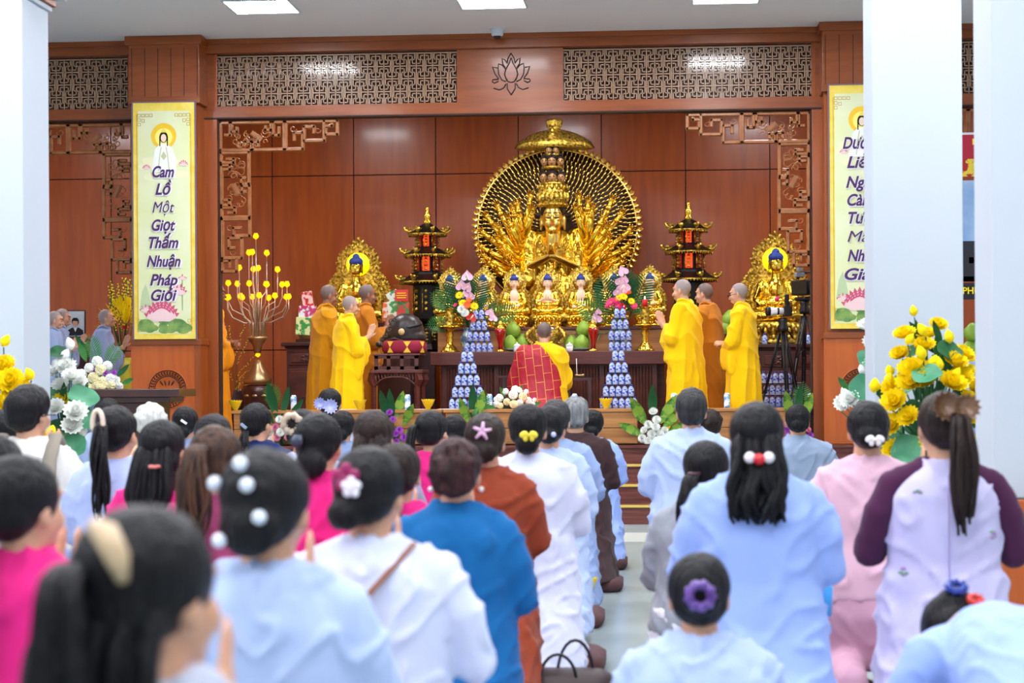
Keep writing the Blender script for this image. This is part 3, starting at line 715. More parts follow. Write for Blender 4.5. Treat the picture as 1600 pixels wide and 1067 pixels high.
K(868, 627, 11.2, 'dark-haired person in grey blue robe just left of the grey-haired one', GRB, 'short', HAIRS, {}, robe=1, sw=1.12)
K(899, 622, 12.5, 'grey-haired person in a long dark brown robe beside the aisle', DKB, 'short', HAIRG, dict(curl=.004), robe=1, sw=1.12)
K(926, 640, 13.9, 'person in pale blue robe mostly hidden by the dark brown robe, nearest the steps', PERI, 'bun', HAIRB, {}, robe=1, sw=1.05)
K(676, 641, 10.2, 'person in hot pink with a long straight ponytail, left of the rust sweater', HOT, 'pony', HAIRB, dict(len=.42, bx=-.05, tx=-.02, bz=.02, w2=.024, n=16), hyaw=-.35, sw=.95)
K(710, 648, 12.2, 'small dark head between the long ponytail and the lilac star clip', NAVY, 'bun', HAIRB, {}, sw=.9)
K(622, 692, 6.68, 'person in hot pink half hidden behind the maroon clip person and the blue tunic', HOT, 'pony', HAIRD, dict(len=.25, w2=.03), sw=.95)
K(584, 641, 8.3, 'person with smooth dark brown hair, no clip, behind the maroon flower clip', C('grey_violet', (150, 150, 180)), 'long', HAIRD, dict(len=.05), sw=.95)
K(500, 645, 7.2, 'person in hot pink tunic with low black bun and dark claw clip', HOT, 'bun', HAIRB, dict(br=.055, bz=-.085), hyaw=-.15, collar=1, clips=[('claw', (60, 70, 86), (-.045, -.115, .0), 1.0)])
K(536, 642, 12.8, 'small dark head with a white clip behind the low black bun', GRB, 'bun', HAIRB, {}, clips=[('bar', (226, 228, 236), (-.02, -.125, .0), .7)])
K(516, 607, 15.2, 'small dark head with a lilac ruffled flower net, in front of the yellow robe', LBL, 'bun', HAIRB, {}, clips=[('fan', (186, 190, 240), (.03, -.13, -.03), 1.1), ('fan', (170, 176, 232), (-.055, -.11, -.01), .9)])
K(474, 640, 9.7, 'dark head with pale hair band, between the navy jacket and the low black bun', WHT, 'bun', HAIRB, dict(bz=-.03), clips=[('scrunchie', (190, 172, 150), (-.04, -.105, .03), 1.4)])
K(402, 630, 11.2, 'person in navy jacket with clear clip and low ponytail, below the yellow lotus lamp', NAVY, 'pony', HAIRB, dict(len=.22, bz=-.06, w2=.026), hyaw=-.4, clips=[('bar', (140, 160, 186), (-.01, -.122, -.03), .9)])
K(334, 647, 9.0, 'dark rounded head behind the brown wavy hair, left of the pale candle pedestal', C('plain_taupe', (130, 120, 124)), 'bun', HAIRB, dict(w=1.05))
K(338, 665, 6.2, 'person with wavy chestnut ponytail behind the pearl clips', C('dusty_rose', (168, 70, 110)), 'pony', HAIRBR, dict(len=.34, bz=.04, bx=-.03, w2=.05, n=26, wave=.016, curl=.004), sw=.95)
K(256, 656, 7.2, 'person in hot pink with coral elastic round her low ponytail', HOT, 'long', HAIRB, dict(len=.1, wave=.003), hyaw=-.2, clips=[('band', (226, 130, 120), (.035, -.15, -.07), 1.1)])
K(183, 634, 8.2, 'person in lavender blue shirt, high ponytail with looped cream scrunchie', LAV, 'pony', HAIRB, dict(len=.42, bz=.03, bx=-.01, tx=.01, w2=.03, wave=.014), hyaw=-.2, clips=[('loop', (222, 206, 186), (-.01, -.15, .03), 1.2)])
K(45, 604, 8.8, 'person with short black hair, glasses, cream shirt and taupe vest', CRM, 'short', HAIRB, {}, hyaw=-.35, sw=1.08, extra=vest)
K(12, 640, 9.6, 'dark head partly hidden behind the person in glasses at the left edge', CRM, 'bun', HAIRB, {})
K(167, 624, 13.5, 'small black-haired head and pale blue shirt in front of the dark podium', LBL, 'short', HAIRB, {})
K(237, 630, 11.1, 'person with curly white hair', C('peach', (232, 196, 150)), 'curly', HAIRW, dict(curl=.006))
K(290, 635, 12.4, 'dark head with a slim white clip beside the white curly hair', GRB, 'bun', HAIRB, {}, clips=[('bar', (238, 238, 240), (.02, -.125, .0), .9)])
# right of the aisle
K(1080, 609, 11.2, 'short-haired person in pale blue shirt, first right of the steps', LBL, 'short', HAIRS, {}, sw=1.18, collar=1)
K(1110, 640, 13.6, 'small dark curly head peeping right of the short-haired person', GRB, 'curly', HAIRD, {})
K(1246, 632, 13.0, 'person in soft grey blue shirt with low black bun, by the right pillar', LGR, 'bun', HAIRB, dict(bz=-.04), sw=1.25, elbow=1.05, collar=1)
K(1100, 689, 7.7, 'person in stone grey shirt with ponytail and dark brown elastic, sitting on her heels', GRY, 'pony', HAIRB, dict(len=.33, bz=-.02, bx=-.02, tx=-.015, w2=.035), low=.16, yaw=-.25, sw=1.05, trouser=WPT, lean=.05, clips=[('band', (70, 40, 46), (-.02, -.125, -.02), 1.2)])
K(1182, 628, 6.5, 'person in periwinkle blouse, loose wavy black hair with a red and white clip', PERI, 'long', HAIRB, dict(len=.13, wave=.022), robe=1, sw=1.12, name='tunic', clips=[('ball', (236, 228, 230), (-.028, -.15, -.07), 1.3), ('ball', (236, 228, 230), (.03, -.15, -.07), 1.3), ('ball', (206, 24, 36), (0, -.158, -.075), 1.35)])
K(1356, 627, 8.2, 'person in pale pink shirt and trousers, neat bun with a white butterfly clip', PNK, 'bun', HAIRB, dict(bz=-.04, br=.05), sw=1.1, trouser=C('pale_pink_trousers', (208, 160, 182)), clips=[('bow', (236, 228, 224), (.012, -.15, -.05), .95)])
K(1472, 612, 7.0, 'person in pale lilac tunic with plum sleeves, long ponytail in brown petal scrunchie', LIL, 'pony', HAIRD, dict(len=.4, bz=.03, bx=.01, tx=.01, w2=.042, n=24, wave=.008), robe=1, sw=1.08, elbow=1.08, sleeve=PUR, hyaw=.2, extra=sprigs, name='tunic', clips=[('fan', (134, 98, 70), (.03, -.125, .05), .9), ('fan', (120, 86, 60), (-.035, -.115, .055), .95)])
K(1093, 868, 5.1, 'person with violet scrunchie sitting low in pale blue shirt, bottom right of the aisle', LBL, 'bun', HAIRB, dict(bz=-.01, br=.05), low=.3, sw=1.12, lean=.08, clips=[('scrunchie', (104, 70, 150), (.0, -.155, .0), 1.0)], vox=.011)
# bowing person at the lower right corner
def bowing():
    a = P(1480, 925, 5.6); r = thing('person', 'person bowing low in pale blue shirt, blue and red bobbles in dark hair, lower right', 'person', (a.x + .16, 5.1, 0), .25, 'worshippers kneeling in the hall')
    HM = Matrix.Translation((-.02, .52, a.z - .12)) @ Matrix.Rotation(-1.1, 4, 'X')
    b = MB(); b.M = HM; head_parts(b); b.M = None; hz = a.z - .12
    capsule(b, [(0, .5, hz - .02), (0, .36, hz + .0)], [.05, .055]); capsule(b, [(0, .36, hz - .02), (0, .1, hz - .06), (0, -.15, .42)], [.12, .14, .15], 14)
    for s in (-1, 1):
        capsule(b, [(s * .17, .34, hz - .02), (s * .22, .4, .42)], [.045, .038]); capsule(b, [(s * .22, .4, .42), (s * .05, .62, .5)], [.036, .024])
        hand(b, (s * .027, .63, .51), (0, .6, .7), (-s, 0, 0), 1 if s < 0 else -1, spread=.02)
        capsule(b, [(s * .09, -.15, .4), (s * .12, .2, .13)], [.08, .06]); capsule(b, [(s * .12, .2, .12), (s * .1, -.25, .1)], [.055, .04]); capsule(b, [(s * .1, -.25, .1), (s * .1, -.38, .06)], [.036, .03])
    voxel('body', b, SKIN, r, .011, 2)
    m = MB(); capsule(m, [(0, .4, hz + .0), (0, .3, hz - .02), (0, .08, hz - .05), (0, -.14, .46), (0, -.2, .36)], [.085, .15, .175, .19, .19], 20)
    for s in (-1, 1): m.ell((s * .13, .32, hz - .03), .085); capsule(m, [(s * .17, .33, hz - .04), (s * .24, .38, .42)], [.075, .062]); capsule(m, [(s * .24, .38, .42), (s * .07, .58, .49)], [.06, .045])
    voxel('shirt', m, PERI, r, .012, 3, foldfn(3, .012, 7, .4, 2, 1))
    m = MB(); m.sec([(.44, .19, .15, 0, -.16), (.25, .24, .28, 0, -.05), (.06, .25, .32, 0, -.05)], 20); voxel('trousers', m, WPT, r, .014, 3, foldfn(8, .012, 12, .6, .5, .9))
    h = hair(r, HM, 'bun', HAIRB, 5, d=dict(bz=.02, br=.045))
    clip(h, HM, 'scrunchie', (30, 60, 150), (0, -.14, .03), .8); clip(h, HM, 'scrunchie', (220, 70, 60), (.04, -.13, -.02), .6)
bowing()

# ---------------- monks and nuns standing (or kneeling) on the stage
def prayhands(b, c, up=(0, .35, .94), k=1.0):
    for s in (-1, 1): hand(b, (c[0] + s * .014, c[1], c[2]), up, (-s, 0, 0), 1 if s < 0 else -1, spread=.03, curl=.0, scale=k)
def clasped(b, c):
    for s in (-1, 1): hand(b, (c[0] + s * .05, c[1] - .03, c[2] + .01 * s), (-s * .8, .45, 0), (0, .6, -.6), s, spread=.02, curl=.7)
def robefold(seed, o):
    def fn(p, n):
        z = p.z - o; w = .8 * nz(p.x * 4 + seed, p.y * 4, p.z * 1.5); a = atan2(p.x, p.y + .001)
        lo = max(0, min(1, (1.15 - z) * 2.2)); f = (1 - abs(sin(a * 5 + 2.6 * w))) ** 1.6; g = (1 - abs(sin((z * 13 + p.x * 9 - p.y * 6) + 4 * w))) ** 1.8; h = abs(nz(p.x * 9 + seed, p.y * 9, z * 5))
        return .028 * f * lo * (.6 + .4 * lo) + .02 * g * (1 - lo * .75) - .012 * h - .004
    return fn
def monk(px, pyt, Y, yaw, label, robe_m, sk=None, scalp=None, hands='pray', glasses=False, H=1.66, zf=None, hpitch=-.12, lean=.02, sleeve=None, sash=None, kneel=False, w=1.0, hy=0, robe_name='robe', seed=3, group='shaven-headed people on the stage'):
    zf = ZS if zf is None else zf; t = P(px, pyt, Y); H0 = 1.66 if not kneel else 1.21; k = (t.z - zf) / H0
    if k > 1.12 or k < .86: print('MSCALE', label, round(k, 2))
    r = thing('person', label, 'person', (t.x, Y, zf), yaw, group, k)
    sk = sk or SKIN; scalp = scalp or SCALP; o = 0 if not kneel else -.45
    HM = Matrix.Translation((0, lean + .03, 1.565 + o)) @ Matrix.Rotation(hy, 4, 'Z') @ Matrix.Rotation(hpitch, 4, 'X')
    b = MB(); b.M = HM; head_parts(b); b.M = None
    capsule(b, [(0, lean * .5 - .01, 1.36 + o), (0, lean + .02, 1.5 + o)], [.055, .05], 12)
    b.ell((0, 0, 1.25 + o), (.16, .1, .17), 16, 10); b.ell((0, 0, .98 + o), (.14, .1, .2), 16, 10)
    hc = (0, lean + .24, 1.19 + o) if hands == 'pray' else (0, lean + .22, 1.02 + o)
    for s in (-1, 1):
        el = (s * .2, .06, 1.05 + o); capsule(b, [(s * .16, 0, 1.37 + o), el], [.045, .038]); capsule(b, [el, (s * .02, hc[1] - .02, hc[2])], [.036, .024])
        if kneel: capsule(b, [(s * .09, 0, .5), (s * .11, .06, .12)], [.075, .058]); capsule(b, [(s * .11, .05, .1), (s * .1, -.38, .08)], [.055, .035])
        else: capsule(b, [(s * .09, 0, .9), (s * .09, .01, .5), (s * .09, 0, .08)], [.08, .055, .038]); capsule(b, [(s * .09, -.03, .04), (s * .1, .12, .03)], [.035, .03])
    prayhands(b, hc) if hands == 'pray' else clasped(b, hc)
    Mi = HM.inverted()
    def mf(c):
        q = Mi @ c
        return 1 if (q.z > -.03 and (q.y < .02 + q.z * .2 or q.z > .048) and (abs(q.x) < .08)) or (q.z > -.085 and q.z <= -.03 and q.y < -.025 and abs(q.x) < .085 and c.z > HM.translation.z - .09) else 0
    voxel('body', b, [sk, scalp], r, .0068, 2, None, mf)
    face_features(r, HM, sk, glasses)
    m = MB()
    if kneel: m.sec([(.03, .25 * w, .38, 0, -.16), (.2, .24 * w, .28, 0, -.1), (.4, .22 * w, .18, 0, -.02), (.6, .2 * w, .15, 0, .0), (.75, .2 * w, .14), (.88, .19 * w, .13), (.95, .14 * w, .1, 0, .01), (.985, .08, .08, 0, .01), (1.0, .066, .068, 0, .01)], 28)
    else: m.sec([(.04, .25 * w, .2, 0, .0), (.3, .235 * w, .18), (.6, .215 * w, .165), (.9, .2 * w, .15), (1.15, .205 * w, .145), (1.3, .195 * w, .13), (1.385, .145 * w, .1, 0, .01), (1.42, .085, .085, 0, .01), (1.45, .066, .068, 0, .015)], 28)
    for s in (-1, 1):   # wide hanging sleeves
        el = (s * .21, .07, 1.04 + o); capsule(m, [(s * .16, 0, 1.345 + o), el], [.075, .085], 12)
        capsule(m, [el, (s * .06, hc[1] - .08, hc[2] - .035)], [.08, .055], 12)
        for q in range(4):
            t_ = q / 3; yy = .08 + (hc[1] - .14) * t_; xx = s * (.2 - .12 * t_); zz = 1.0 + o + (hc[2] - 1.06 - o) * t_
            m.ell((xx, yy, zz - .14 + .06 * t_), (.035, .06, .16 - .03 * t_), 10, 8)
    voxel(robe_name, m, robe_m, r, .009, 3, robefold(seed, o))
    m = MB(); m.tube([(.078 * cos(t * pi / 10), .012 + .08 * sin(t * pi / 10), 1.425 + o + .028 * cos(t * pi / 5) * (1 if 1 else 0)) for t in range(21)], .014, 6); obj('collar', m, robe_m, r)
    return r
MY = cloth('bright_yellow', (252, 202, 6)); MO = cloth('ochre', (206, 142, 14)); MBN = cloth('saffron_brown', (188, 116, 24)); MOR = cloth('orange', (238, 150, 14)); MG = cloth('grey_blue_robe', (150, 164, 200))
monk(1072, 436, 19.75, radians(66), 'shaven-headed person in bright yellow robe with praying hands, first right of the altar', MY, w=1.12, seed=5)
monk(1107, 442, 20.4, radians(66), 'shaven-headed person in saffron brown robe between two yellow robes on the right', MBN, SKIN, SCALPD, hands='clasp', w=.95, seed=9)
monk(1161, 442, 19.8, radians(75), 'shaven-headed person with glasses in bright yellow robe, beside the video tripod', MY, hands='clasp', glasses=True, hpitch=-.15, seed=12)
monk(507, 445, 20.15, radians(-66), 'shaven-headed person in ochre robe, hands joined, leftmost of three left of the altar', MO, SKIND, SCALPD, hpitch=-.25, w=1.1, seed=15)
monk(541, 462, 19.65, radians(-66), 'shaven-headed person in bright yellow robe, middle of the three left of the altar', MY, SKIN, SCALP, w=1.05, seed=18)
monk(567, 444, 20.65, radians(-66), 'shaven-headed person in saffron brown robe beside the wooden fish drum', MBN, SKIND, SCALPD, seed=21)
monk(330, 440, 20.0, radians(-80), 'person in orange robe half hidden behind the left pillar, hands clasped', MOR, SKIND, SCALPD, hands='clasp', seed=24)
km = monk(850, 503, 20.0, 0.0, 'shaven-headed person in red patched robe over yellow, kneeling before the altar', cloth('abbot_yellow', (246, 196, 10)), SKIN, SCALPD, kneel=True, w=1.1, hpitch=-.3, seed=27)
# red patchwork outer robe with gold piping, leaving the right shoulder yellow
RB = bpy.data.materials.new('red_patchwork_silk'); RB.use_nodes = True
def _rb():
    nt = RB.node_tree; N = nt.nodes; L = nt.links; b = N['Principled BSDF']; b.inputs['Roughness'].default_value = .6
    tc = N.new('ShaderNodeTexCoord'); mp = N.new('ShaderNodeMapping'); mp.inputs['Rotation'].default_value = (pi / 2, 0, 0); br = N.new('ShaderNodeTexBrick')
    br.inputs['Color1'].default_value = lin((170, 12, 42)); br.inputs['Color2'].default_value = lin((180, 16, 46)); br.inputs['Mortar'].default_value = lin((222, 150, 60))
    br.inputs['Scale'].default_value = 1; br.inputs['Mortar Size'].default_value = .003; br.inputs['Brick Width'].default_value = .17; br.inputs['Row Height'].default_value = .085
    mp.inputs['Rotation'].default_value = (pi / 2, 0, pi / 2 + .12)
    L.new(tc.outputs['Object'], mp.inputs[0]); L.new(mp.outputs[0], br.inputs['Vector']); L.new(br.outputs[0], b.inputs['Base Color'])
_rb()
m = MB(); m.sec([(.04, .27, .42, -.06, -.17), (.25, .27, .31, -.06, -.1), (.45, .255, .23, -.055, -.03), (.62, .245, .2, -.05), (.76, .23, .19, -.06), (.87, .19, .175, -.075), (.93, .14, .15, -.085, .01), (.98, .07, .12, -.08, .01)], 28)
capsule(m, [(-.19, 0, .88), (-.25, .06, .62), (-.24, .1, .4)], [.11, .14, .15], 12)
voxel('patchwork_robe', m, RB, km, .011, 3, foldfn(31, .01, 11, .8, .9, .6))
m = MB(); m.tube([(.02, -.2, .95), (.03, -.215, .88)], [.014, .022], 6, flat=.4); obj('tassel', m, MC['petal_yellow'], km)

# nuns and monk in the far left bay
def nun(px, py, Y, yaw, label, **k): return monk(px, py, Y, yaw, label, MG, group='grey-robed people in the far left bay', **k)
l1 = nun(160, 483, 19.5, radians(-80), 'shaven-headed person in grey blue robe before yellow flowers, hands joined, far left bay', zf=ZS, hpitch=.1, w=1.0, seed=33)
nun(92, 482, 20.4, radians(-74), 'shaven-headed person in grey blue robe with praying hands, behind the one at the white column', seed=35)
nun(80, 486, 19.2, radians(-74), 'shaven-headed person in grey blue robe half hidden by the left white column', scalp=SCALP, seed=36)
m = MB()
for i in range(7): a = i * .9; m.leaf((0, 0, 0), (cos(a), sin(a), .7), .05, .03, .3)
p = P(195, 515, 19.4); tag(obj('red_flower', m, PRED, None, loc=p), 'small red flower held up by the grey-robed person in the left bay', 'flower')
# ================================================================ STATUES
def finger_hand(m, p, d, n, s=1, k=1.0, curl=.12): hand(m, p, d, n, s, spread=.12, curl=curl, scale=k)
def nimbus(m, cz, R, zc2, R2, y, seed, th=.012, fl=.035, w2=1.0):
    """leaf-shaped back plate: body ring and head ring with small flames round the edge"""
    out = []
    N = 46
    for i in range(N + 1):
        t = -2.5 + 5.0 * i / N      # angle from the top
        z1 = zc2 + R2 * cos(t) * (1.0 if abs(t) > .45 else 1 + (.45 - abs(t)) * .5); x1 = R2 * sin(t) * w2
        x2 = R * sin(t); z2 = cz + R * cos(t)
        r1 = sqrt(x1 * x1 + (z1 - cz) ** 2); 
        out.append((x1, z1) if (z1 > cz + R * .55 and abs(t) < 1.9) else None)
    pts = []
    for i in range(61):
        a = -2.35 + 4.7 * i / 60; dx, dz = sin(a), cos(a); best = 0
        for (c, rr, ex) in ((cz, R, 0), (zc2, R2, 1)):   # ray from the body centre against both circles
            oz = cz - c; b = oz * dz; q = b * b - (oz * oz - rr * rr)
            if q >= 0: best = max(best, -b + sqrt(q))
        best *= 1 + .12 * max(0, 1 - abs(a) / .16)
        pts.append((dx * best, cz + dz * best))
    m.prism(pts, y, y + th)
    rd = random.Random(seed)
    for lay, sc, yy in ((1.0, 1, 0), (.88, .8, -.006), (.77, .7, -.01)):
        for i, (x, z) in enumerate(pts):
            px, pz = x * lay, cz + (z - cz) * lay; a = -2.35 + 4.7 * i / 60
            d = Vector((sin(a), 0, cos(a))); 
            m.ell((px, y + yy, pz), (fl * .3 * sc, fl * .25, fl * .55 * sc), 6, 4, Matrix.Rotation(a + (rd.random() - .5) * 1.2, 3, 'Y'))
    return pts
def seated(r, skin, robe, hairc, base, gest=0, seed=1, vox=.008, face=True, shoulder=1.0):
    """seated figure facing -y; total 1 m to the tip of its nimbus"""
    b = MB()
    b.ell((0, -.0, .73), (.06, .066, .076), 16, 10); b.ell((0, -.02, .69), (.049, .05, .055)); b.ell((0, -.063, .712), (.009, .015, .02), 8, 6)
    for s in (-1, 1): b.ell((s * .063, 0, .695), (.009, .014, .04), 8, 6)
    capsule(b, [(0, 0, .56), (0, -.005, .68)], [.045, .036]); b.ell((0, .0, .49), (.085, .078, .12), 16, 10); b.ell((0, 0, .38), (.1, .075, .1))
    if gest == 1: hp = [((-.02, -.14, .47), (0, -.2, 1)), ((.02, -.14, .47), (0, -.2, 1))]
    elif gest == 2: hp = [((-.13, -.12, .5), (0, -.1, 1)), ((.03, -.13, .36), (-1, -.1, 0))]
    else: hp = [((-.1, -.13, .32), (1, -.1, 0)), ((.05, -.14, .345), (-1, -.1, 0))]
    for s, (h, d) in zip((-1, 1), hp):
        e = (s * .165, -.03, .4); capsule(b, [(s * .125 * shoulder, 0, .54), e, h], [.038, .032, .022], 10); hand(b, h, d, (0, -1, 0) if gest == 2 and s < 0 else (0, -.3, 1) if gest != 1 else (-s, 0, 0), s, spread=.04, scale=.55)
    voxel('figure', b, skin, r, vox, 2)
    m = MB()      # robe over the shoulders, arms and crossed legs
    m.ell((0, .0, .27), (.22, .13, .07), 20, 10)
    for s in (-1, 1): capsule(m, [(s * .09, .0, .27), (s * .205, -.07, .26), (s * .06, -.14, .255), (-s * .05, -.14, .25)], [.07, .062, .05, .03], 10); capsule(m, [(s * .12 * shoulder, .005, .535), (s * .168, -.02, .4), (s * .12, -.08, .36)], [.048, .048, .05], 10); m.ell((s * .15, -.0, .33), (.04, .07, .1))
    m.ell((0, .022, .46), (.145, .08, .135), 16, 10); m.ell((0, -.0, .36), (.115, .085, .09)); 
    voxel('robe', m, robe, r, vox, 1, foldfn(seed, .0085, 16, .6, .8, .9))
    h = MB(); h.ell((0, .002, .782), (.07, .074, .05), 16, 10); h.ell((0, .022, .745), (.069, .056, .055), 16, 10); h.ell((0, .005, .828), (.036, .036, .036)); obj('curled_hair', h, hairc, r)
    if face:
        e = MB()
        for s in (-1, 1): e.tube([(s * .01, -.066, .735), (s * .024, -.065, .731), (s * .04, -.055, .735)], .0022, 5); e.tube([(s * .01, -.066, .75), (s * .026, -.0645, .756), (s * .044, -.05, .75)], .0016, 5)
        obj('painted_eye', e, mat('eye_line', (40, 26, 20), .4), r); e = MB(); e.tube([(-.013, -.068, .686), (0, -.0715, .6855), (.013, -.068, .686)], [.002, .0035, .002], 6); obj('mouth', e, mat('red_lips', (190, 40, 40), .35), r)
    l = MB(); l.lathe([(.2, 0), (.215, .02), (.2, .045), (.15, .06), (.14, .085), (.17, .11), (.215, .15), (.22, .18), (.2, .2)], n=32)
    for row, (z, rr, up) in enumerate(((.12, .19, 1), (.155, .205, 1), (.06, .18, -1))):
        for i in range(18): a = 2 * pi * (i + row * .5) / 18; l.ell((rr * cos(a), rr * sin(a), z), (.02, .042, .036), 8, 6, Matrix.Rotation(a - pi / 2, 3, 'Z'))
    l.sec([(0, .23, .17), (.015, .23, .17)], 24); obj('lotus_base', l, base, r)
# big thousand-armed figure
YG = 22.3; SG = F / YG
def gp(px, py, Y=YG): return P(px, py, Y)
g0 = gp(867, 357); big = thing('thousand_armed_statue', 'tall golden many-armed statue with round halo of hands, centre of the altar', 'statue', (g0.x, YG, ZS + 1.2))
OZ = ZS + 1.2
def gl(px, py, dy=0): q = gp(px, py); return Vector((q.x - g0.x, dy, q.z - OZ))
HC = gl(869, 357, .22); R0 = 129 / SG
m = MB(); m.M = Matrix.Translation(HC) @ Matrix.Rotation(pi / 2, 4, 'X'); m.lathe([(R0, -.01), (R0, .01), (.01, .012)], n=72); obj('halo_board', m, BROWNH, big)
m = MB()
for ring in range(13):
    rr = R0 * (.25 + .7 * ring / 12); n = int(38 + ring * 6.2)
    for i in range(n):
        a = 2 * pi * i / n + ring * .11
        if a % (2 * pi) > pi + .7 and a % (2 * pi) < 2 * pi - .7: continue
        c = HC + Vector((rr * cos(a), -.04 - .02 * (12 - ring) / 12, rr * sin(a))); Rm = Matrix.Rotation(-(a - pi / 2), 3, 'Y')
        m.ell(c, (.011, .008, .024), 6, 4, Rm); m.ell(c - Vector((cos(a), -.2, sin(a))) * .03, (.006, .006, .016), 5, 3, Rm)
tag(obj('small_hands', m, GOLDP, big), kind='stuff')
m = MB()
for i in range(84):
    a = 2 * pi * i / 84
    if 1.22 * pi < a < 1.78 * pi: continue
    for q, ln in ((-.35, .06), (.35, .06), (0, .075)):
        m.leaf(HC + Vector((R0 * .985 * cos(a), -.02, R0 * .985 * sin(a))), (cos(a + q), -.1, sin(a + q)), ln, .04, .3, up=(0, -1, 0), nseg=4)
m.M = Matrix.Translation(HC) @ Matrix.Rotation(pi / 2, 4, 'X'); m.tube([(R0 * .975 * cos(t * pi / 36), R0 * .975 * sin(t * pi / 36), .02) for t in range(73)], .016, 6); m.M = None
obj('flame_rim', m, GOLDP, big)
# canopy
m = MB(); c = gl(866, 232, .05)
m.M = Matrix.Translation(c); m.lathe([(.46, 0), (.42, .07), (.36, .12), (.28, .165), (.2, .195), (.1, .22), (.06, .225), (.055, .22), (.085, .25), (.1, .31), (.095, .335), (.05, .35), (.01, .352)], n=36, wob=lambda a, z: 1 + .03 * cos(a * 16) * (z < .1)); m.M = None
for v in range(len(m.v)): x, y, z = m.v[v]; m.v[v] = (x, y * .55, z)
obj('canopy', m, GOLDR, big)
# body
b = MB(); fc = gl(865.5, 343, -.2)
b.ell(fc + Vector((0, 0, .02)), (.122, .13, .17), 22, 14); b.ell(fc + Vector((0, -.03, -.08)), (.1, .1, .1)); b.ell(fc + Vector((0, -.135, -.02)), (.02, .034, .05)); b.ell(fc + Vector((0, -.1, -.145)), (.045, .04, .03))
for s in (-1, 1): b.ell(fc + Vector((s * .135, 0, -.05)), (.02, .04, .1)); b.ell(fc + Vector((s * .05, -.095, -.07)), (.045, .04, .045))
b.ell(fc + Vector((0, -.122, -.088)), (.03, .014, .012))
capsule(b, [fc + Vector((0, .02, -.1)), fc + Vector((0, .04, -.28))], [.085, .1], 14)
tc = gl(866, 393, -.12); b.ell(tc + Vector((0, .05, 0)), (.27, .15, .26), 20, 12); b.ell(tc + Vector((0, .05, -.4)), (.24, .15, .3))
for s in (-1, 1):
    sh = gl(866 + s * 33, 371, -.1); el = gl(866 + s * 36, 419, -.2); hd = gl(865 + s * 2.5, 403, -.42)
    capsule(b, [sh, el, hd], [.085, .06, .036], 12); hand(b, hd + Vector((s * .004, 0, .01)), (0, -.1, 1), (-s, 0, 0), s, spread=.01, scale=1.6)
voxel('figure', b, GOLDD, big, .013, 2)
m = MB()
for s in (-1, 1):
    sh = gl(866 + s * 33, 370, -.09); capsule(m, [sh, gl(866 + s * 38, 396, -.12), gl(866 + s * 38, 440, -.14)], [.1, .1, .12], 12); m.ell(gl(866 + s * 22, 400, -.19), (.075, .07, .26), 12, 10)
m.ell(tc + Vector((0, .1, .02)), (.29, .15, .25), 20, 12); m.sec([(tc.z - .75, .45, .28, 0, .0), (tc.z - .45, .36, .22, 0, -.05), (tc.z - .2, .27, .16, 0, -.06), (tc.z + .02, .26, .12, 0, 0)], 24)
voxel('robe', m, GOLD, big, .014, 1, foldfn(3, .022, 20, .8, 9, .6))
m = MB()
for s in (-1, 1):
    for k in range(5): m.tube([fc + Vector((s * (.075 + k * .018), -.1, -.3)), tc + Vector((s * (.06 + k * .02), -.12, -.05)), tc + Vector((s * .04, -.14, -.25))], .007, 5)
for k in range(9): a = -1.2 + .3 * k; m.ell(fc + Vector((.15 * sin(a), -.13, -.27 - .09 * cos(a))), .018)
obj('necklace', m, GOLDR, big)
m = MB(); m.ell(fc + Vector((0, .03, .07)), (.15, .13, .14), 20, 12)
for s in (-1, 1): m.ell(fc + Vector((s * .165, .03, .03)), (.055, .05, .035)); 
obj('hair', m, HAIRD, big)
m = MB()
for s in (-1, 1): m.tube([fc + Vector((s * .02, -.133, .0)), fc + Vector((s * .05, -.131, -.008)), fc + Vector((s * .082, -.108, .0))], .0055, 5); m.tube([fc + Vector((s * .018, -.131, .05)), fc + Vector((s * .055, -.126, .062)), fc + Vector((s * .095, -.098, .045))], .004, 5)
obj('painted_eye', m, MC['eye_line'] if 'eye_line' in MC else mat('eye_line', (40, 26, 20), .4), big)
m = MB(); m.tube([fc + Vector((-.028, -.136, -.086)), fc + Vector((0, -.142, -.084)), fc + Vector((.028, -.136, -.086))], [.004, .008, .004], 6); obj('mouth', m, mat('red_lips', (190, 40, 40), .35), big)
m = MB(); cb = fc + Vector((0, .01, .12)); m.M = Matrix.Translation(cb); m.lathe([(.145, 0), (.165, .03), (.16, .08), (.17, .16), (.165, .24), (.13, .26), (.1, .24)], n=28, wob=lambda a, z: 1 + .05 * cos(a * 7)); m.M = None
for i in range(9): a = -1.3 + 2.6 * i / 8; m.ell(cb + Vector((.17 * sin(a), -.165 * cos(a), .12)), (.03, .025, .06), 8, 6); m.ell(cb + Vector((.172 * sin(a), -.168 * cos(a), .23)), (.02, .02, .035), 8, 6); m.ell(cb + Vector((.172 * sin(a), -.165 * cos(a), .03)), .016, 8, 6)
obj('crown', m, GOLDR, big)
HEADC = mat('bronzed_face', (176, 132, 84), .4, metal=.3)
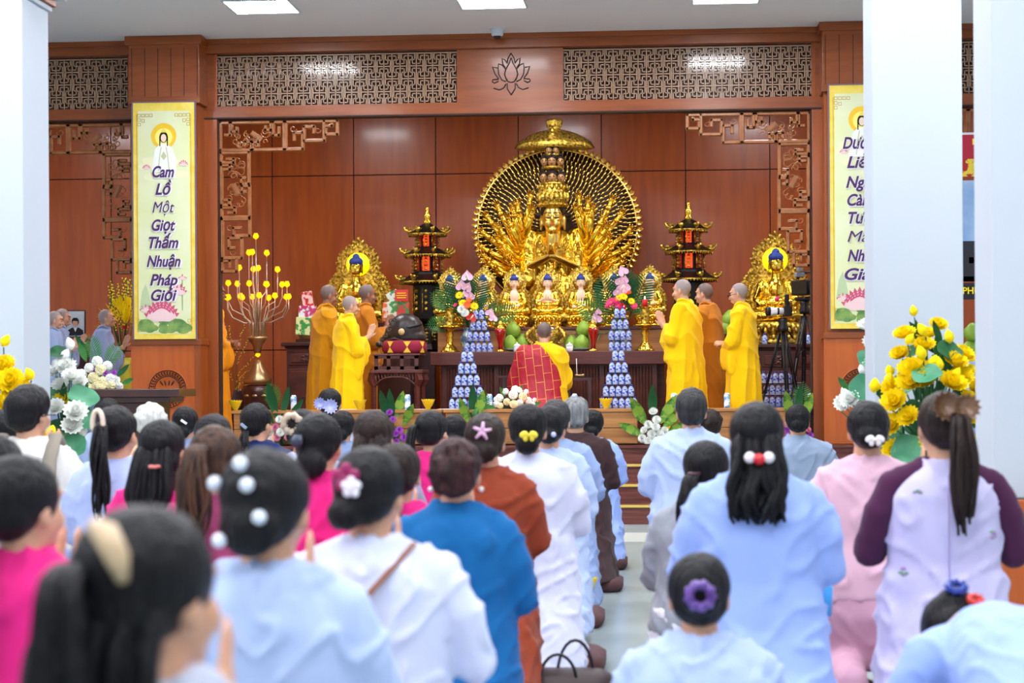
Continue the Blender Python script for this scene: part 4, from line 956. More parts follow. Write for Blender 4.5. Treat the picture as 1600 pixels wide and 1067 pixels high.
def minihead(c, k):
    h = MB(); h.ell(c, (.046 * k, .05 * k, .062 * k), 14, 10); h.ell(c + Vector((0, -.05 * k, -.008)), (.008 * k, .012 * k, .02 * k), 6, 5); o = obj('tier_head', h, HEADC, big)
    q = MB(); q.ell(c + Vector((0, .012, .03 * k)), (.055 * k, .052 * k, .05 * k), 12, 8); q.ell(c + Vector((0, .0, .085 * k)), (.022 * k, .022 * k, .025 * k), 8, 6); obj('hair', q, HAIRD, o)
    e = MB()
    for s in (-1, 1): e.tube([c + Vector((s * .01 * k, -.05 * k, .008 * k)), c + Vector((s * .03 * k, -.043 * k, .008 * k))], .003 * k, 4)
    e.tube([c + Vector((-.01 * k, -.052 * k, -.03 * k)), c + Vector((.01 * k, -.052 * k, -.03 * k))], .003 * k, 4); obj('face_paint', e, MC['eye_line'], o)
for (x, y, k) in ((851, 280, 1), (864.5, 280, 1.15), (878, 280, 1), (852, 255, .9), (864, 255, 1.1), (877, 255, .9), (859, 238, .8), (869.5, 238, .8)): minihead(gl(x, y, -.17 - .03 * (k > 1.05)), k)
for y, w in ((289, .15), (264, .13), (244, .1)):
    q = MB(); c = gl(864.5, y, -.12); q.M = Matrix.Translation(c); q.lathe([(w * .9, -.02), (w, 0), (w * .9, .015), (.02, .02)], n=20); obj('tier_ring', q, GOLDR, big)
q = MB(); c = gl(864.5, 229, -.16); q.ell(c + Vector((0, 0, .03)), (.1, .05, .035)); q.ell(c + Vector((0, 0, .09)), (.05, .035, .06)); q.ell(c + Vector((0, 0, .165)), (.026, .026, .035)); q.ell(c + Vector((0, 0, .2)), .012); obj('tier_figure', q, GOLDR, big)
# the large arms
rd = random.Random(11)
for s in (-1, 1):
    for i in range(19):
        layer = i % 2; a = radians(66 - i * 6.8 + rd.uniform(-2, 2)); rr = (.62 if layer else .83) * (1 + .06 * rd.random()) * (.8 if i < 3 else 1)
        root_ = gl(866 + s * (40 + rd.random() * 6), 372 + i * 4.2, .0 - layer * .06); cen = gl(868, 385, 0)
        tip = Vector((cen.x + s * rr * cos(a) * .98, -.16 - layer * .1 - .03 * rd.random(), cen.z + rr * sin(a) * (.85 if a > 0 else .55) + .0))
        mid = (root_ + tip) / 2 + Vector((s * .02, .02, -.05 + .03 * rd.random()))
        arm = MB(); capsule(arm, [root_, root_.lerp(mid, .6) + Vector((s * .03, 0, -.01)), mid, mid.lerp(tip, .9)], [.052, .052, .045, .03], 9)
        d = (tip - mid).normalized(); hand(arm, mid.lerp(tip, .92), (d + Vector((0, -.1, .25))).normalized(), (0, -1, .1), s, spread=.16, curl=.22, scale=.88)
        e = mid.lerp(tip, .82); arm.tube([e - d * .018, e + d * .018], [.037, .037], 10); arm.tube([root_ + (mid - root_) * .35, root_ + (mid - root_) * .4], [.058, .056], 10)
        obj('arm', arm, GOLD, big)
m = MB(); m.M = Matrix.Translation((0, .05, 0)); m.lathe([(.36, -.19), (.4, -.12), (.37, -.05), (.33, 0), (.36, .06), (.4, .12), (.38, .2), (.2, .22)], n=40, wob=lambda a, z: 1 + .04 * abs(cos(a * 10))); obj('lotus_base', m, GOLDR, big)
m = MB(); m.bx(g0.x - .75, g0.x + .75, YG - .4, YB - .1, ZS, OZ - .2 + .02); tag(flat('statue_plinth', m, ROSE, None, bev=.01), 'rosewood plinth under the golden many-armed statue, behind the row of small statues', 'plinth')

# seven small seated figures
ZT2 = P(856, 511, 21.4).z
def smallb(gest, label, seed):
    r = thing('seated_statue', label, 'statue', (0, 0, 0), 0, 'row of seven small seated statues on the altar tier')
    seated(r, SKINB, GOLD, BLUEH, GOLD, gest, seed, vox=.009)
    n = MB(); nimbus(n, .42, .255, .74, .19, .12, seed); o = obj('nimbus', n, GOLDR, r, smooth=False)
    d = MB(); d.M = Matrix.Translation((0, .108, .73)) @ Matrix.Rotation(pi / 2, 4, 'X'); d.lathe([(.135, 0), (.135, .006), (.01, .006)], n=32, wob=lambda a, z: 1 + .015 * cos(a * 24))
    d.M = None
    for i in range(32): a = 2 * pi * i / 32; d.tube([(.03 * cos(a), .098, .73 + .03 * sin(a)), (.132 * cos(a), .098, .73 + .132 * sin(a))], .0035, 4)
    obj('ray_disc', d, GOLDP, o); return r
PX7 = [(703, 0), (755, 0), (804, 0), (856, 1), (908, 0), (960, 0), (1016, 2)]
names7 = ['first from the left, behind the candle stand', 'second from the left, beside the pink anthuriums', 'third from the left', 'middle one with raised hands, above the kneeling person in red', 'fifth from the left, white collar cloths', 'sixth from the left, mostly hidden by the right bouquet', 'rightmost, behind the red candle']
protos = {}
for (px, g), nm in zip(PX7, names7):
    p = P(px, 510, 21.6); lab = 'small golden seated statue, ' + nm
    if g not in protos: protos[g] = smallb(g, lab, 3 + g); o = protos[g]; o.location = (p.x, 21.6, ZT2)
    else: o = dup(protos[g], (p.x, 21.6, ZT2), 0, lab)
    k = (412 - 510) * -1 * 21.6 / F; o.scale = (k, k, k)
# two larger statues with lit discs
def sideb(px, label, gest, top, bot, Y=22.0):
    p = P(px, bot, Y); t = P(px, top, Y); k = t.z - p.z
    r = thing('seated_statue', label, 'statue', (p.x, Y, p.z), 0, None, k); seated(r, GOLD, GOLD, BLUEH, GOLDR, gest, 9, vox=.0065)
    n = MB(); nimbus(n, .44, .31, .75, .205, .14, 5, fl=.05); o = obj('nimbus', n, GOLDR, r, smooth=False)
    d = MB(); d.M = Matrix.Translation((0, .125, .765)) @ Matrix.Rotation(pi / 2, 4, 'X'); d.lathe([(.112, 0), (.112, .006), (.01, .006)], n=40); obj('lit_disc', d, HALO, o)
    f = MB(); f.ell((0, -.17, .4 if gest == 2 else .3), .022); obj('flower', f, PHOT, r)
    return p.z
zl = sideb(557, 'golden seated statue with lit yellow halo disc, left of the altar behind the monks', 0, 374, 535)
zr = sideb(1213, 'golden seated statue with lit yellow halo disc and raised hand, behind the video cameras', 2, 364, 538)

# ================================================================ ALTAR FURNITURE
tx0, tx1 = P(672, 560, 20.8).x, P(1040, 560, 20.8).x; ZT = P(856, 549, 20.8).z
r = thing('altar_table', 'long rosewood altar table with reeded front, under the offerings', 'table', ((tx0 + tx1) / 2, 21.1, ZS)); cx = (tx0 + tx1) / 2
def TT(c): q = MB(); q.M = Matrix.Translation(-Vector(c)); return q
def fr(c): return Vector(c)
m = TT((cx, 21.1, ZS)); m.bx(tx0, tx1, 20.8, 21.5, ZT - .145, ZT); flat('tabletop', m, ROSE, r, bev=.008)
m = TT((cx, 21.1, ZS)); m.bx(tx0 + .12, tx1 - .1, 20.95, 21.45, ZS, ZT - .145)
x = tx0 + .13
while x < tx1 - .12: m.M = Matrix.Translation((-cx, -21.1, -ZS)); m.tube([(x, 20.95, ZS + .04), (x, 20.95, ZT - .17)], .012, 6); x += .034
for q in (0, .25, .5, .75, 1): xx = tx0 + .14 + (tx1 - tx0 - .26) * q; m.bx(xx - .025, xx + .025, 20.92, 21, ZS, ZT - .145)
m.bx(tx0 + .1, tx1 - .08, 20.92, 21, ZS, ZS + .06); flat('reeded_body', m, ROSEV, r)
m = MB(); m.bx(P(684, 530, 21.4).x, P(1045, 530, 21.4).x, 21.4, 21.86, ZT - .001, ZT2 - .03, 0); m.bx(P(682, 530, 21.4).x, P(1047, 530, 21.4).x, 21.37, 21.86, ZT2 - .03, ZT2, 1)
tag(flat('altar_tier', m, [OAK, ROSE], None, bev=.004), 'long plank-fronted shelf tier on the altar table, carrying the row of small statues', 'shelf')
m = MB(); m.bx(P(684, 530, 21.4).x + .02, P(1045, 530, 21.4).x - .05, 21.51, 21.84, ZS, ZT - .002); tag(flat('tier_support', m, ROSE), 'rosewood cabinet under the plank tier, behind the long altar table', 'cabinet')
# low plank boxes along the stage edge
YBX = 19.0; ZBX = P(900, 639, YBX).z
def plankbox(a, b, label):
    xa, xb = P(a, 660, YBX).x, P(b, 660, YBX).x; c = ((xa + xb) / 2, YBX + .2, ZS)
    r = thing('plank_bench', label, 'bench', c, 0, 'low plank benches along the stage edge'); h = (ZBX - ZS)
    m = TT(c); m.bx(xa, xb, YBX - .02, YBX + .37, ZBX - .03, ZBX); flat('bench_top', m, OAK, r, bev=.003)
    m = TT(c); n = max(1, round((xb - xa) / 1.1))
    for j in range(2):
        for i in range(n): w = (xb - xa - .04) / n; m.bx(xa + .02 + i * w + .002, xa + .02 + (i + 1) * w - .002, YBX, YBX + .35, ZS + j * (h - .03) / 2 + .003, ZS + (j + 1) * (h - .03) / 2 - .003)
    flat('plank_front', m, OAK, r, bev=.002)
plankbox(362, 690, 'low plank bench along the stage edge, left part in front of the three robed people')
plankbox(693, 999, 'low plank bench along the stage edge, middle part before the altar table')
plankbox(1044, 1264, 'low plank bench along the stage edge, right part below the yellow robes')

def cabinet(a, b, ztop, Y, label, doors=3):
    xa, xb = P(a, 600, Y).x, P(b, 600, Y).x; c = ((xa + xb) / 2, Y + .3, ZS); r = thing('altar_cabinet', label, 'cabinet', c)
    m = TT(c); m.bx(xa - .06, xb + .06, Y - .05, Y + .65, ztop - .045, ztop); m.bx(xa - .02, xb + .02, Y - .02, Y + .62, ztop - .07, ztop - .045); flat('cabinet_top', m, DARKW, r, bev=.01)
    m = TT(c); m.bx(xa, xb, Y, Y + .6, ZS, ztop - .07); flat('carcass', m, ROSEV, r, bev=.004)
    w = (xb - xa) / doors
    for i in range(doors):
        for (z0, z1, n) in ((ztop - .26, ztop - .1, 'drawer'), (ZS + .08, ztop - .3, 'door')):
            m = TT(c); x0, x1 = xa + i * w + .025, xa + (i + 1) * w - .025; m.bx(x0, x1, Y - .015, Y, z0, z1); m.bx(x0 + .03, x1 - .03, Y - .025, Y - .015, z0 + .03, z1 - .03); d = flat(n, m, ROSEV, r, bev=.005)
            q = TT(c); zc = (z0 + z1) / 2
            for t in range(5): a_ = t * 2 * pi / 5; q.ell(((x0 + x1) / 2 + .04 * cos(a_), Y - .026, zc + .03 * sin(a_)), (.02, .006, .014))
            obj('carved_rosette', q, DARKW, d)
cabinet(448, 630, zl, 21.7, 'carved dark rosewood cabinet left of the altar, under the lit seated statue')
cabinet(1130, 1300, zr, 21.7, 'carved dark rosewood cabinet right of the altar, behind the tripods')

# pagoda lanterns
def pagoda(px, label, Y=22.12, top=323, bot=549, sc=1):
    p = P(px, bot, Y); H = P(px, top, Y).z - p.z; r = thing('pagoda_lantern', label, 'pagoda', (p.x, Y, p.z), radians(22.5 if 0 else 0), 'pair of lit pagodas beside the altar', H / 1.62)
    k = 1 / 139.0
    def Z(y): return (549 - y) * k
    b = MB(); g = MB()
    b.M = Matrix.Rotation(radians(22.5), 4, 'Z')
    b.lathe([(.15, 0), (.17, .02), (.15, .05), (.13, .08), (.12, .28), (.14, .31), (.2, .33), (.21, .36), (.17, .38), (.17, Z(446)), (.3, Z(444)), (.33, Z(440)), (.31, Z(439)), (.2, Z(430)), (.19, Z(427)), (.15, Z(427)), (.15, Z(400)), (.27, Z(399)), (.25, Z(397)), (.14, Z(389)), (.11, Z(388)), (.11, Z(367)), (.22, Z(366)), (.2, Z(364)), (.08, Z(353)), (.04, Z(350)), (.02, Z(347))], n=8)
    bo = flat('tower', b, BLK, r)
    g.M = Matrix.Rotation(radians(22.5), 4, 'Z')
    for R, z in ((.325, Z(440)), (.27, Z(398.5)), (.22, Z(365.5))):   # gilded eave lines and upturned corners
        pts = [(R * cos(t * pi / 4), R * sin(t * pi / 4), z - .012) for t in range(9)]
        for a, c_ in zip(pts[:-1], pts[1:]):
            g.tube([a, c_], .011, 5)
            for q in range(7): w = Vector(a).lerp(Vector(c_), q / 7); g.ell(w + Vector((0, 0, -.012)), (.008, .008, .014), 5, 4)
        for t in range(8):
            a = t * pi / 4; g.tube([((R - .1) * cos(a), (R - .1) * sin(a), z + .05), (R * cos(a), R * sin(a), z + .01), ((R + .04) * cos(a), (R + .04) * sin(a), z + .035), ((R + .05) * cos(a), (R + .05) * sin(a), z + .065), ((R + .02) * cos(a), (R + .02) * sin(a), z + .06)], [.01, .014, .012, .01, .006], 6)
            g.ell(((R - .02) * cos(a), (R - .02) * sin(a), z + .045), (.025, .02, .02), 6, 5)
    for R, z0, z1 in ((.165, .4, Z(446)), (.17, Z(427), Z(400)), (.13, Z(388), Z(367)), (.125, .09, .28)):
        for t in range(8):
            a = t * pi / 4 + pi / 8; g.tube([(R * .97 * cos(a - .26), R * .97 * sin(a - .26), z0 + .02), (R * .97 * cos(a - .26), R * .97 * sin(a - .26), z1 - .02)], .007, 5)
            for q in range(4): zz = z0 + (z1 - z0) * (.2 + .2 * q); g.ell((R * .955 * cos(a), R * .955 * sin(a), zz), (.022, .022, (z1 - z0) * .07), 6, 5)
    g.M = None; obj('gilding', g, GOLDR, bo)
    s = MB(); s.lathe([(.035, Z(352)), (.045, Z(348)), (.03, Z(345)), (.035, Z(342)), (.042, Z(338)), (.025, Z(334)), (.014, Z(331)), (.018, Z(327)), (.008, Z(323))], n=14); obj('finial', s, GOLD, r)
    for R, z0, z1 in ((.152, Z(427) + .02, Z(400) - .02), (.112, Z(388) + .015, Z(367) - .015)):
        for t in range(8):
            a = t * pi / 4 + pi / 2; w = R * .25; q = MB(); q.M = Matrix.Rotation(a, 4, 'Z'); q.bx(R * .925 - .0, R * .925 + .01, -w, w, z0, z1); o = flat('red_lantern_pane', q, REDL if t == 4 else mat('dim_red_pane', (150, 16, 10), .3, emit=.2), r)
            q = MB(); q.M = Matrix.Rotation(a, 4, 'Z')
            for j in range(5): zz = z0 + (z1 - z0) * (j + .5) / 5; q.tube([(R * .93 + .012, -w * .7, zz - .02), (R * .93 + .012, 0, zz + .015), (R * .93 + .012, w * .7, zz - .02)], .004, 4)
            obj('pane_tracery', q, GOLDR, o)
    return r
pg = pagoda(669, 'black and gilt pagoda lantern left of the altar, three roofs, red lit panes')
p = P(1077, 549, 22.12); q = P(1077, 315, 22.12); dup(pg, (p.x, 22.12, p.z), 0, 'black and gilt pagoda lantern right of the altar, above the yellow robes').scale = [(q.z - p.z) / 1.62] * 3
m = MB()
for px in (669, 1077):
    c = P(px, 549, 22.12); m = MB(); m.bx(c.x - .22, c.x + (.11 if px < 800 else .22), 21.9, 22.34, ZS, c.z - .005)
    tag(flat('side_stand', m, DARKW, None, bev=.01), 'dark wooden stand under the %s pagoda lantern' % ('left' if px < 800 else 'right'), 'stand')
# ================================================================ FLOWERS
def T_lotus(name, c, n=14, L=.055, w=.034, op=1.0, heart=None):
    m = MB()
    for lay in range(4):
        for i in range(n - lay * 3):
            a = 2 * pi * (i + lay * .4) / (n - lay * 3); e = (.3 + .38 * lay) * op + (1 - op) * 1.45
            m.leaf((0, 0, 0), (cos(a) * cos(e), sin(a) * cos(e), sin(e)), L * (1 - .08 * lay), w, .22, nseg=4, cup=.3)
    m.ell((0, 0, .012), (.01, .01, .008), mi=1); return m.mesh(name, [c, heart or MC['petal_yellow']])
def T_bud(name, c, L=.04):
    m = MB(); m.lathe([(.004, -.004), (L * .36, L * .2), (L * .42, L * .5), (L * .26, L * .85), (.002, L * 1.1)], n=10, wob=lambda a, z: 1 + .08 * cos(a * 5)); return m.mesh(name, [c])
def T_rose(name, c, R=.03):
    m = MB()
    for lay in range(4):
        for i in range(6 - lay): a = 2 * pi * (i + lay * .37) / (6 - lay); rr = R * (.75 - lay * .2); m.ell((rr * cos(a), rr * sin(a), R * (.1 + .13 * lay)), (R * .5, R * .16, R * (.55 + .1 * lay)), 8, 6, Matrix.Rotation(a - pi / 2, 3, 'Z'))
    m.ell((0, 0, R * .3), (R * .3, R * .3, R * .4)); return m.mesh(name, [c])
def T_mum(name, c, R=.03):
    m = MB()
    for lay in range(4):
        n = 16 - lay * 3
        for i in range(n): a = 2 * pi * (i + lay * .5) / n; e = .1 + .4 * lay; m.leaf((0, 0, 0), (cos(a) * cos(e), sin(a) * cos(e), sin(e)), R, R * .36, .25, nseg=3)
    return m.mesh(name, [c])
def T_gerbera(name, c, R=.035):
    m = MB()
    for lay in range(2):
        for i in range(14): a = 2 * pi * (i + lay * .5) / 14; m.leaf((0, 0, .002 * lay), (cos(a), sin(a), .25 + .25 * lay), R * (1 - .2 * lay), R * .34, .0, nseg=3)
    m.ell((0, 0, .004), (R * .25, R * .25, R * .12), mi=1); return m.mesh(name, [c, MC['petal_orange']])
def T_anth(name, c, R=.05):
    m = MB(); pts = []
    for i in range(20): t = 2 * pi * i / 20; pts.append((R * .8 * (sin(t) ** 3), 0, R * .15 + R * .85 * (.81 * cos(t) - .31 * cos(2 * t) - .12 * cos(3 * t) - .06 * cos(4 * t)) * -1))
    n = len(m.v); m.add(pts + [(0, .012, 0)], [(i, (i + 1) % 20, 20) for i in range(20)], 0)
    m.tube([(0, 0, -R * .25), (0, -.02, R * .1), (0, -.03, R * .45)], [.004, .005, .003], 6, mi=1); return m.mesh(name, [c, MC['petal_cream']])
def T_leaf(name, c, L=.12, w=.04, curl=.25): m = MB(); m.leaf((0, 0, 0), (0, 0, 1), L, w, curl, up=(0, -1, 0), nseg=7); return m.mesh(name, [c])
def T_pad(name, c, R=.06):
    m = MB(); vs = [(0, 0, -.01)]; n = 24
    for rr, z in ((.5, -.002), (1, .008)):
        for i in range(n): t = 2 * pi * i / n; q = R * rr * (1 + .05 * sin(5 * t)); vs.append((q * cos(t), q * sin(t), z + .008 * rr * sin(3 * t)))
    fs = [(0, 1 + i, 1 + (i + 1) % n) for i in range(n)] + [(1 + i, 1 + n + i, 1 + n + (i + 1) % n, 1 + (i + 1) % n) for i in range(n)]
    return m.add(vs, fs).mesh(name, [c])
def T_frond(name, c, L=.3, n=15):
    m = MB(); m.tube([(0, 0, 0), (0, -.0, L * .5), (0, -.01, L)], [.003, .003, .001], 5)
    for i in range(n):
        z = L * (.15 + .8 * i / n); ln = L * .36 * sin(pi * (.25 + .7 * i / n))
        for s in (-1, 1): m.leaf((0, 0, z), (s * .85, -.1, .5), ln, ln * .13, .1, up=(0, -1, 0), nseg=3)
    return m.mesh(name, [c])
FT = dict(lw=T_lotus('lw', PWHITE), ly=T_lotus('ly', PYEL), bw=T_bud('bw', PWHITE), by=T_bud('by', PYEL), lwl=T_lotus('lwl', PWHITE, L=.075, w=.045), lyl=T_lotus('lyl', PYEL, L=.075, w=.045, n=16), byl=T_bud('byl', PYEL, .055), bwl=T_bud('bwl', PWHITE, .055),
          rw=T_rose('rw', PWHITE), rc=T_rose('rc', PCREAM), mw=T_mum('mw', PWHITE), mp=T_mum('mp', PPINK), mv=T_mum('mv', PPURP), gy=T_gerbera('gy', PYEL), go=T_gerbera('go', PORANGE), gp=T_gerbera('gp', PHOT), al=T_anth('al', PLILAC), ar=T_anth('ar', PRED, .04),
          lf=T_leaf('lf', LEAF), ld=T_leaf('ld', LEAFD, .16, .036), lv=T_leaf('lv', LEAFY, .16, .05), pad=T_pad('pad', LOTUSL), padl=T_pad('padl', LOTUSL, .085), padd=T_pad('padd', LEAFD, .07), fr=T_frond('fr', LEAFD), frs=T_frond('frs', LEAF, .2, 12), bgreen=T_bud('bgreen', LEAF, .05))
def facing(d, roll=0):
    d = Vector(d).normalized(); q = d.to_track_quat('Z', 'Y'); return (q @ __import__('mathutils').Quaternion((0, 0, 1), roll)).to_euler()
FS = dict(altar_bouquet=1.5, floor_flowers=1.5, rose_arrangement=1.35, lotus_bouquet=1.02, orchid_spray=1.1)
def arrangement(name, label, base, items, cat='flowers', Y=None, group=None, seed=1, stems=True, stemc=None, dirc=(0, -1, .35), grow=None):
    """items: (kind, px, py, size, dy, part name); every bloom placed round a base point in metres"""
    rd = random.Random(seed); b = P(base[0], base[1], Y); r = thing(name, label, cat, b, 0, group); sm = MB()
    for it in items:
        k, px, py, s, dy = it[:5]; p = P(px, py, Y + dy) - b
        nm = {'l': 'lotus_bloom', 'b': 'bud', 'r': 'rose', 'm': 'chrysanthemum', 'g': 'gerbera', 'a': 'anthurium'}.get(k[0], 'leaf')
        if k in ('lf', 'ld', 'lv'): nm = 'leaf'
        if k[:2] == 'fr': nm = 'palm_frond'
        if k[:3] == 'pad': nm = 'lotus_leaf'
        if k == 'bgreen': nm = 'bud'
        out = Vector((p.x * 1.2 + rd.uniform(-.3, .3) * .2, -.35 + rd.uniform(-.2, .1), p.z * .5 + .12)).normalized()
        if k in ('al', 'ar'): rot = (rd.uniform(-.2, .2), rd.uniform(-.5, .5), rd.uniform(-.4, .4))
        elif nm in ('leaf', 'palm_frond'): a = it[5] if len(it) > 5 else rd.uniform(-.8, .8); rot = (rd.uniform(-.1, .25), a, 0)
        elif nm == 'bud': rot = (rd.uniform(-.3, .5), rd.uniform(-.6, .6), 0)
        else: rot = facing(out, rd.random() * 6)
        link(nm, FT[k], r, p, rot, s * (FS.get(name, 1) if nm not in ('lotus_leaf',) else .75))
        if stems: sm.tube([(0, 0, -.02), (p.x * .35, p.y * .4 + .02, p.z * .5), (p.x * .95, p.y + .015, p.z - .01)], .0035 * max(1, s), 4)
    if name == 'lotus_bouquet':
        v = MB(); v.lathe([(.1, -b.z), (.13, -b.z + .04), (.15, -b.z * .5), (.09, -.12), (.11, -.02), (.09, -.03)], n=24); obj('floor_vase', v, mat('floor_vase_glaze', (120, 104, 92), .3, coat=.5), r)
    if stems and items: obj('stem', sm, stemc or LEAFD, r)
    return r
rd = random.Random(3)
def scatter(kinds, x0, x1, y0, y1, n, s0, s1, seed, shape=None, dy=.1):
    q = random.Random(seed); out = []; t = 0
    while len(out) < n and t < 4000:
        t += 1; x = q.uniform(x0, x1); y = q.uniform(y0, y1)
        if shape and not shape(x, y): continue
        out.append((q.choice(kinds), x, y, q.uniform(s0, s1), q.uniform(-dy, dy)))
    return out
# yellow lotus bouquets beside the columns
big_y = [('lyl', 1415, 528, 1.1, -.1), ('lyl', 1448, 528, 1., .0), ('lyl', 1465, 512, .9, .05), ('byl', 1428, 493, 1, 0), ('byl', 1417, 537, 1.1, -.2), ('byl', 1446, 523, 1.2, -.2), ('byl', 1484, 535, 1.2, -.1), ('byl', 1442, 561, 1.3, -.25), ('byl', 1466, 579, 1.3, -.25), ('byl', 1454, 573, 1.2, -.25), ('lyl', 1408, 558, 1, -.1), ('lyl', 1444, 545, 1.05, -.15), ('lyl', 1428, 585, 1.5, -.2), ('lyl', 1425, 602, 1.4, -.25), ('lyl', 1442, 597, 1.3, -.25), ('lyl', 1490, 570, 1.2, -.1), ('lyl', 1502, 560, 1.2, 0), ('lyl', 1486, 605, 1.4, -.2), ('lyl', 1500, 590, 1.1, -.1), ('byl', 1392, 587, 1.1, -.1), ('byl', 1386, 601, 1.2, -.15), ('byl', 1365, 612, 1.3, -.15), ('lyl', 1395, 608, 1, -.15), ('lyl', 1400, 632, 1.3, -.25), ('lyl', 1396, 668, 1.2, -.25), ('lyl', 1422, 655, 1.1, -.3), ('lyl', 1516, 650, 1.3, -.2), ('lyl', 1523, 612, 1.2, 0), ('lyl', 1510, 628, 1., -.1), ('lyl', 1400, 708, 1.2, -.2), ('lyl', 1470, 640, 1.3, -.3), ('lyl', 1455, 690, 1.2, -.3), ('lyl', 1520, 700, 1.1, -.2), ('byl', 1522, 585, 1.1, 0), ('byl', 1490, 590, 1.1, -.2)]
big_y += scatter(['padl', 'padd', 'ld', 'lf'], 1392, 1525, 540, 720, 34, 1.0, 1.7, 5, lambda x, y: abs(x - 1458) < 25 + (y - 520) * .4, .12) + [('padd', 1483, 548, 1.4, -.1), ('padl', 1448, 585, 1.3, -.32), ('padl', 1419, 703, 1.5, -.3), ('padl', 1410, 600, 1.2, .1)]
arrangement('lotus_bouquet', 'tall bouquet of yellow lotus blooms in front of the right-hand white column', (1455, 730), big_y, Y=10.9, seed=2, cat='flowers')
ly = [('lyl', 18, 600, 1.4, -.1), ('lyl', 8, 578, 1.3, 0), ('lyl', 22, 620, 1.4, -.1), ('lyl', 0, 640, 1.3, -.1), ('byl', 4, 540, 1.2, 0), ('byl', 50, 592, 1.2, 0), ('byl', 12, 570, 1, 0), ('lyl', 30, 606, 1.1, 0), ('lyl', -14, 600, 1.4, 0), ('padl', 10, 640, 1.5, 0), ('padd', -10, 660, 1.5, 0), ('byl', 78, 682, 1.3, 0), ('byl', 66, 684, 1.1, .0), ('lyl', 12, 660, 1.2, -.1), ('ld', 30, 650, 1.4, 0), ('ld', -10, 570, 1.4, 0), ('lf', 40, 660, 1.3, 0)]
arrangement('lotus_bouquet', 'bouquet of yellow lotus blooms at the left edge, before the white column', (10, 720), ly, Y=11.0, seed=4)
gw = [('bwl', 112, 545, 1.3, 0), ('lwl', 88, 585, 1.1, 0), ('lwl', 104, 578, 1.2, 0), ('lwl', 112, 592, 1.1, -.1), ('lwl', 96, 605, 1.0, 0), ('lwl', 118, 648, 1.35, -.2), ('lwl', 112, 670, 1.2, -.2), ('lwl', 88, 640, 1.1, -.1), ('bwl', 133, 680, 1.3, -.1), ('bwl', 98, 560, 1.2, 0), ('lwl', 125, 600, .9, 0), ('padl', 130, 620, 1.6, -.1), ('padl', 140, 655, 1.3, -.1), ('padd', 92, 670, 1.7, -.1), ('padl', 100, 625, 1.4, 0), ('padl', 115, 695, 1.3, -.2), ('padd', 90, 550, 1.1, 0), ('lyl', 92, 695, 1.2, -.1), ('lyl', 98, 628, 1, 0), ('ld', 120, 640, 1.3, 0), ('ld', 95, 650, 1.5, 0), ('lf', 140, 640, 1.3, 0), ('padd', 84, 615, 1.4, 0), ('bwl', 84, 575, 1.4, 0)]
arrangement('lotus_bouquet', 'bouquet of white lotus with green pads, right of the left white column', (100, 735), gw, Y=12.3, seed=6)
m = MB(); c = P(98, 715, 12.1)
for i in range(5): a = i * 1.3; m.leaf(c + Vector((0, 0, .05)), (cos(a) * .7, -.3, -.8 + .3 * sin(a)), .3, .12, .1, nseg=5)
tag(obj('yellow_ribbon', m, PYEL), 'shiny yellow ribbon hanging under the white lotus bouquet on the left', 'ribbon')
gr = [('lwl', 1356, 515, 1.2, 0), ('lwl', 1362, 540, 1.1, 0), ('bwl', 1348, 585, 1.3, 0), ('lwl', 1364, 575, 1.1, 0), ('padl', 1350, 606, 1.5, -.1), ('padl', 1358, 558, 1.2, 0), ('bwl', 1322, 620, 1.2, 0), ('lwl', 1318, 632, 1.0, 0), ('lwl', 1330, 628, 1.1, -.1), ('bwl', 1312, 640, 1.2, 0), ('bwl', 1338, 650, 1.3, -.1), ('lwl', 1345, 635, 1, 0), ('padd', 1352, 640, 1.4, 0), ('lwl', 1362, 660, 1.1, 0), ('lf', 1325, 610, 1, 0), ('ld', 1360, 610, 1.4, 0)]
arrangement('lotus_bouquet', 'bouquet of white lotus beside the right wooden pillar, left of the white column', (1362, 700), gr, Y=12.4, seed=8)
# podium and its roses
pc = P(205, 608, 16.6); px0, px1 = P(127, 612, 16.6).x, P(280, 612, 16.6).x
r = thing('podium', 'dark wooden podium at the foot of the left pillar', 'podium', ((px0 + px1) / 2, 16.9, 0)); c = ((px0 + px1) / 2, 16.9, 0)
m = TT(c); m.bx(px0, px1, 16.6, 17.2, pc.z - .07, pc.z); m.bx(px0 + .1, px1 - .1, 16.65, 17.15, pc.z - .12, pc.z - .07); flat('podium_top', m, DARKW, r, bev=.006)
m = TT(c); m.bx(px0 + .16, px1 - .22, 16.7, 17.12, .06, pc.z - .12); flat('podium_body', m, DARKW, r, bev=.005); m = TT(c); m.bx(px0 + .1, px1 - .16, 16.66, 17.16, 0, .06); flat('podium_foot', m, DARKW, r)
rz = [('rc', 152, 603, 1.25, -.1), ('rc', 146, 590, 1.3, -.1), ('rw', 140, 575, 1.2, 0), ('rw', 152, 565, 1.3, 0), ('rc', 157, 578, 1.3, -.1), ('rw', 168, 572, 1.2, 0), ('rc', 160, 597, 1.3, -.1), ('rw', 172, 592, 1.2, -.1), ('rc', 173, 602, 1.2, -.1), ('rw', 180, 594, 1.2, 0), ('rc', 138, 606, 1.2, -.1), ('rc', 158, 606, 1.2, -.12), ('rw', 128, 585, 1.3, 0), ('rw', 130, 598, 1.3, 0), ('rw', 186, 604, 1.0, 0), ('rc', 120, 592, 1.2, 0), ('mv', 165, 583, .8, -.1), ('mv', 178, 583, .8, -.05), ('frs', 155, 570, 1.1, .1, -.3), ('frs', 165, 575, 1.0, .1, .5), ('ld', 180, 590, 1, 0, .9), ('lf', 190, 600, .9, 0, 1.2), ('lf', 135, 565, 1.2, .05, -.3), ('ld', 140, 560, 1.2, .1, -.5), ('mv', 148, 580, .7, 0)]
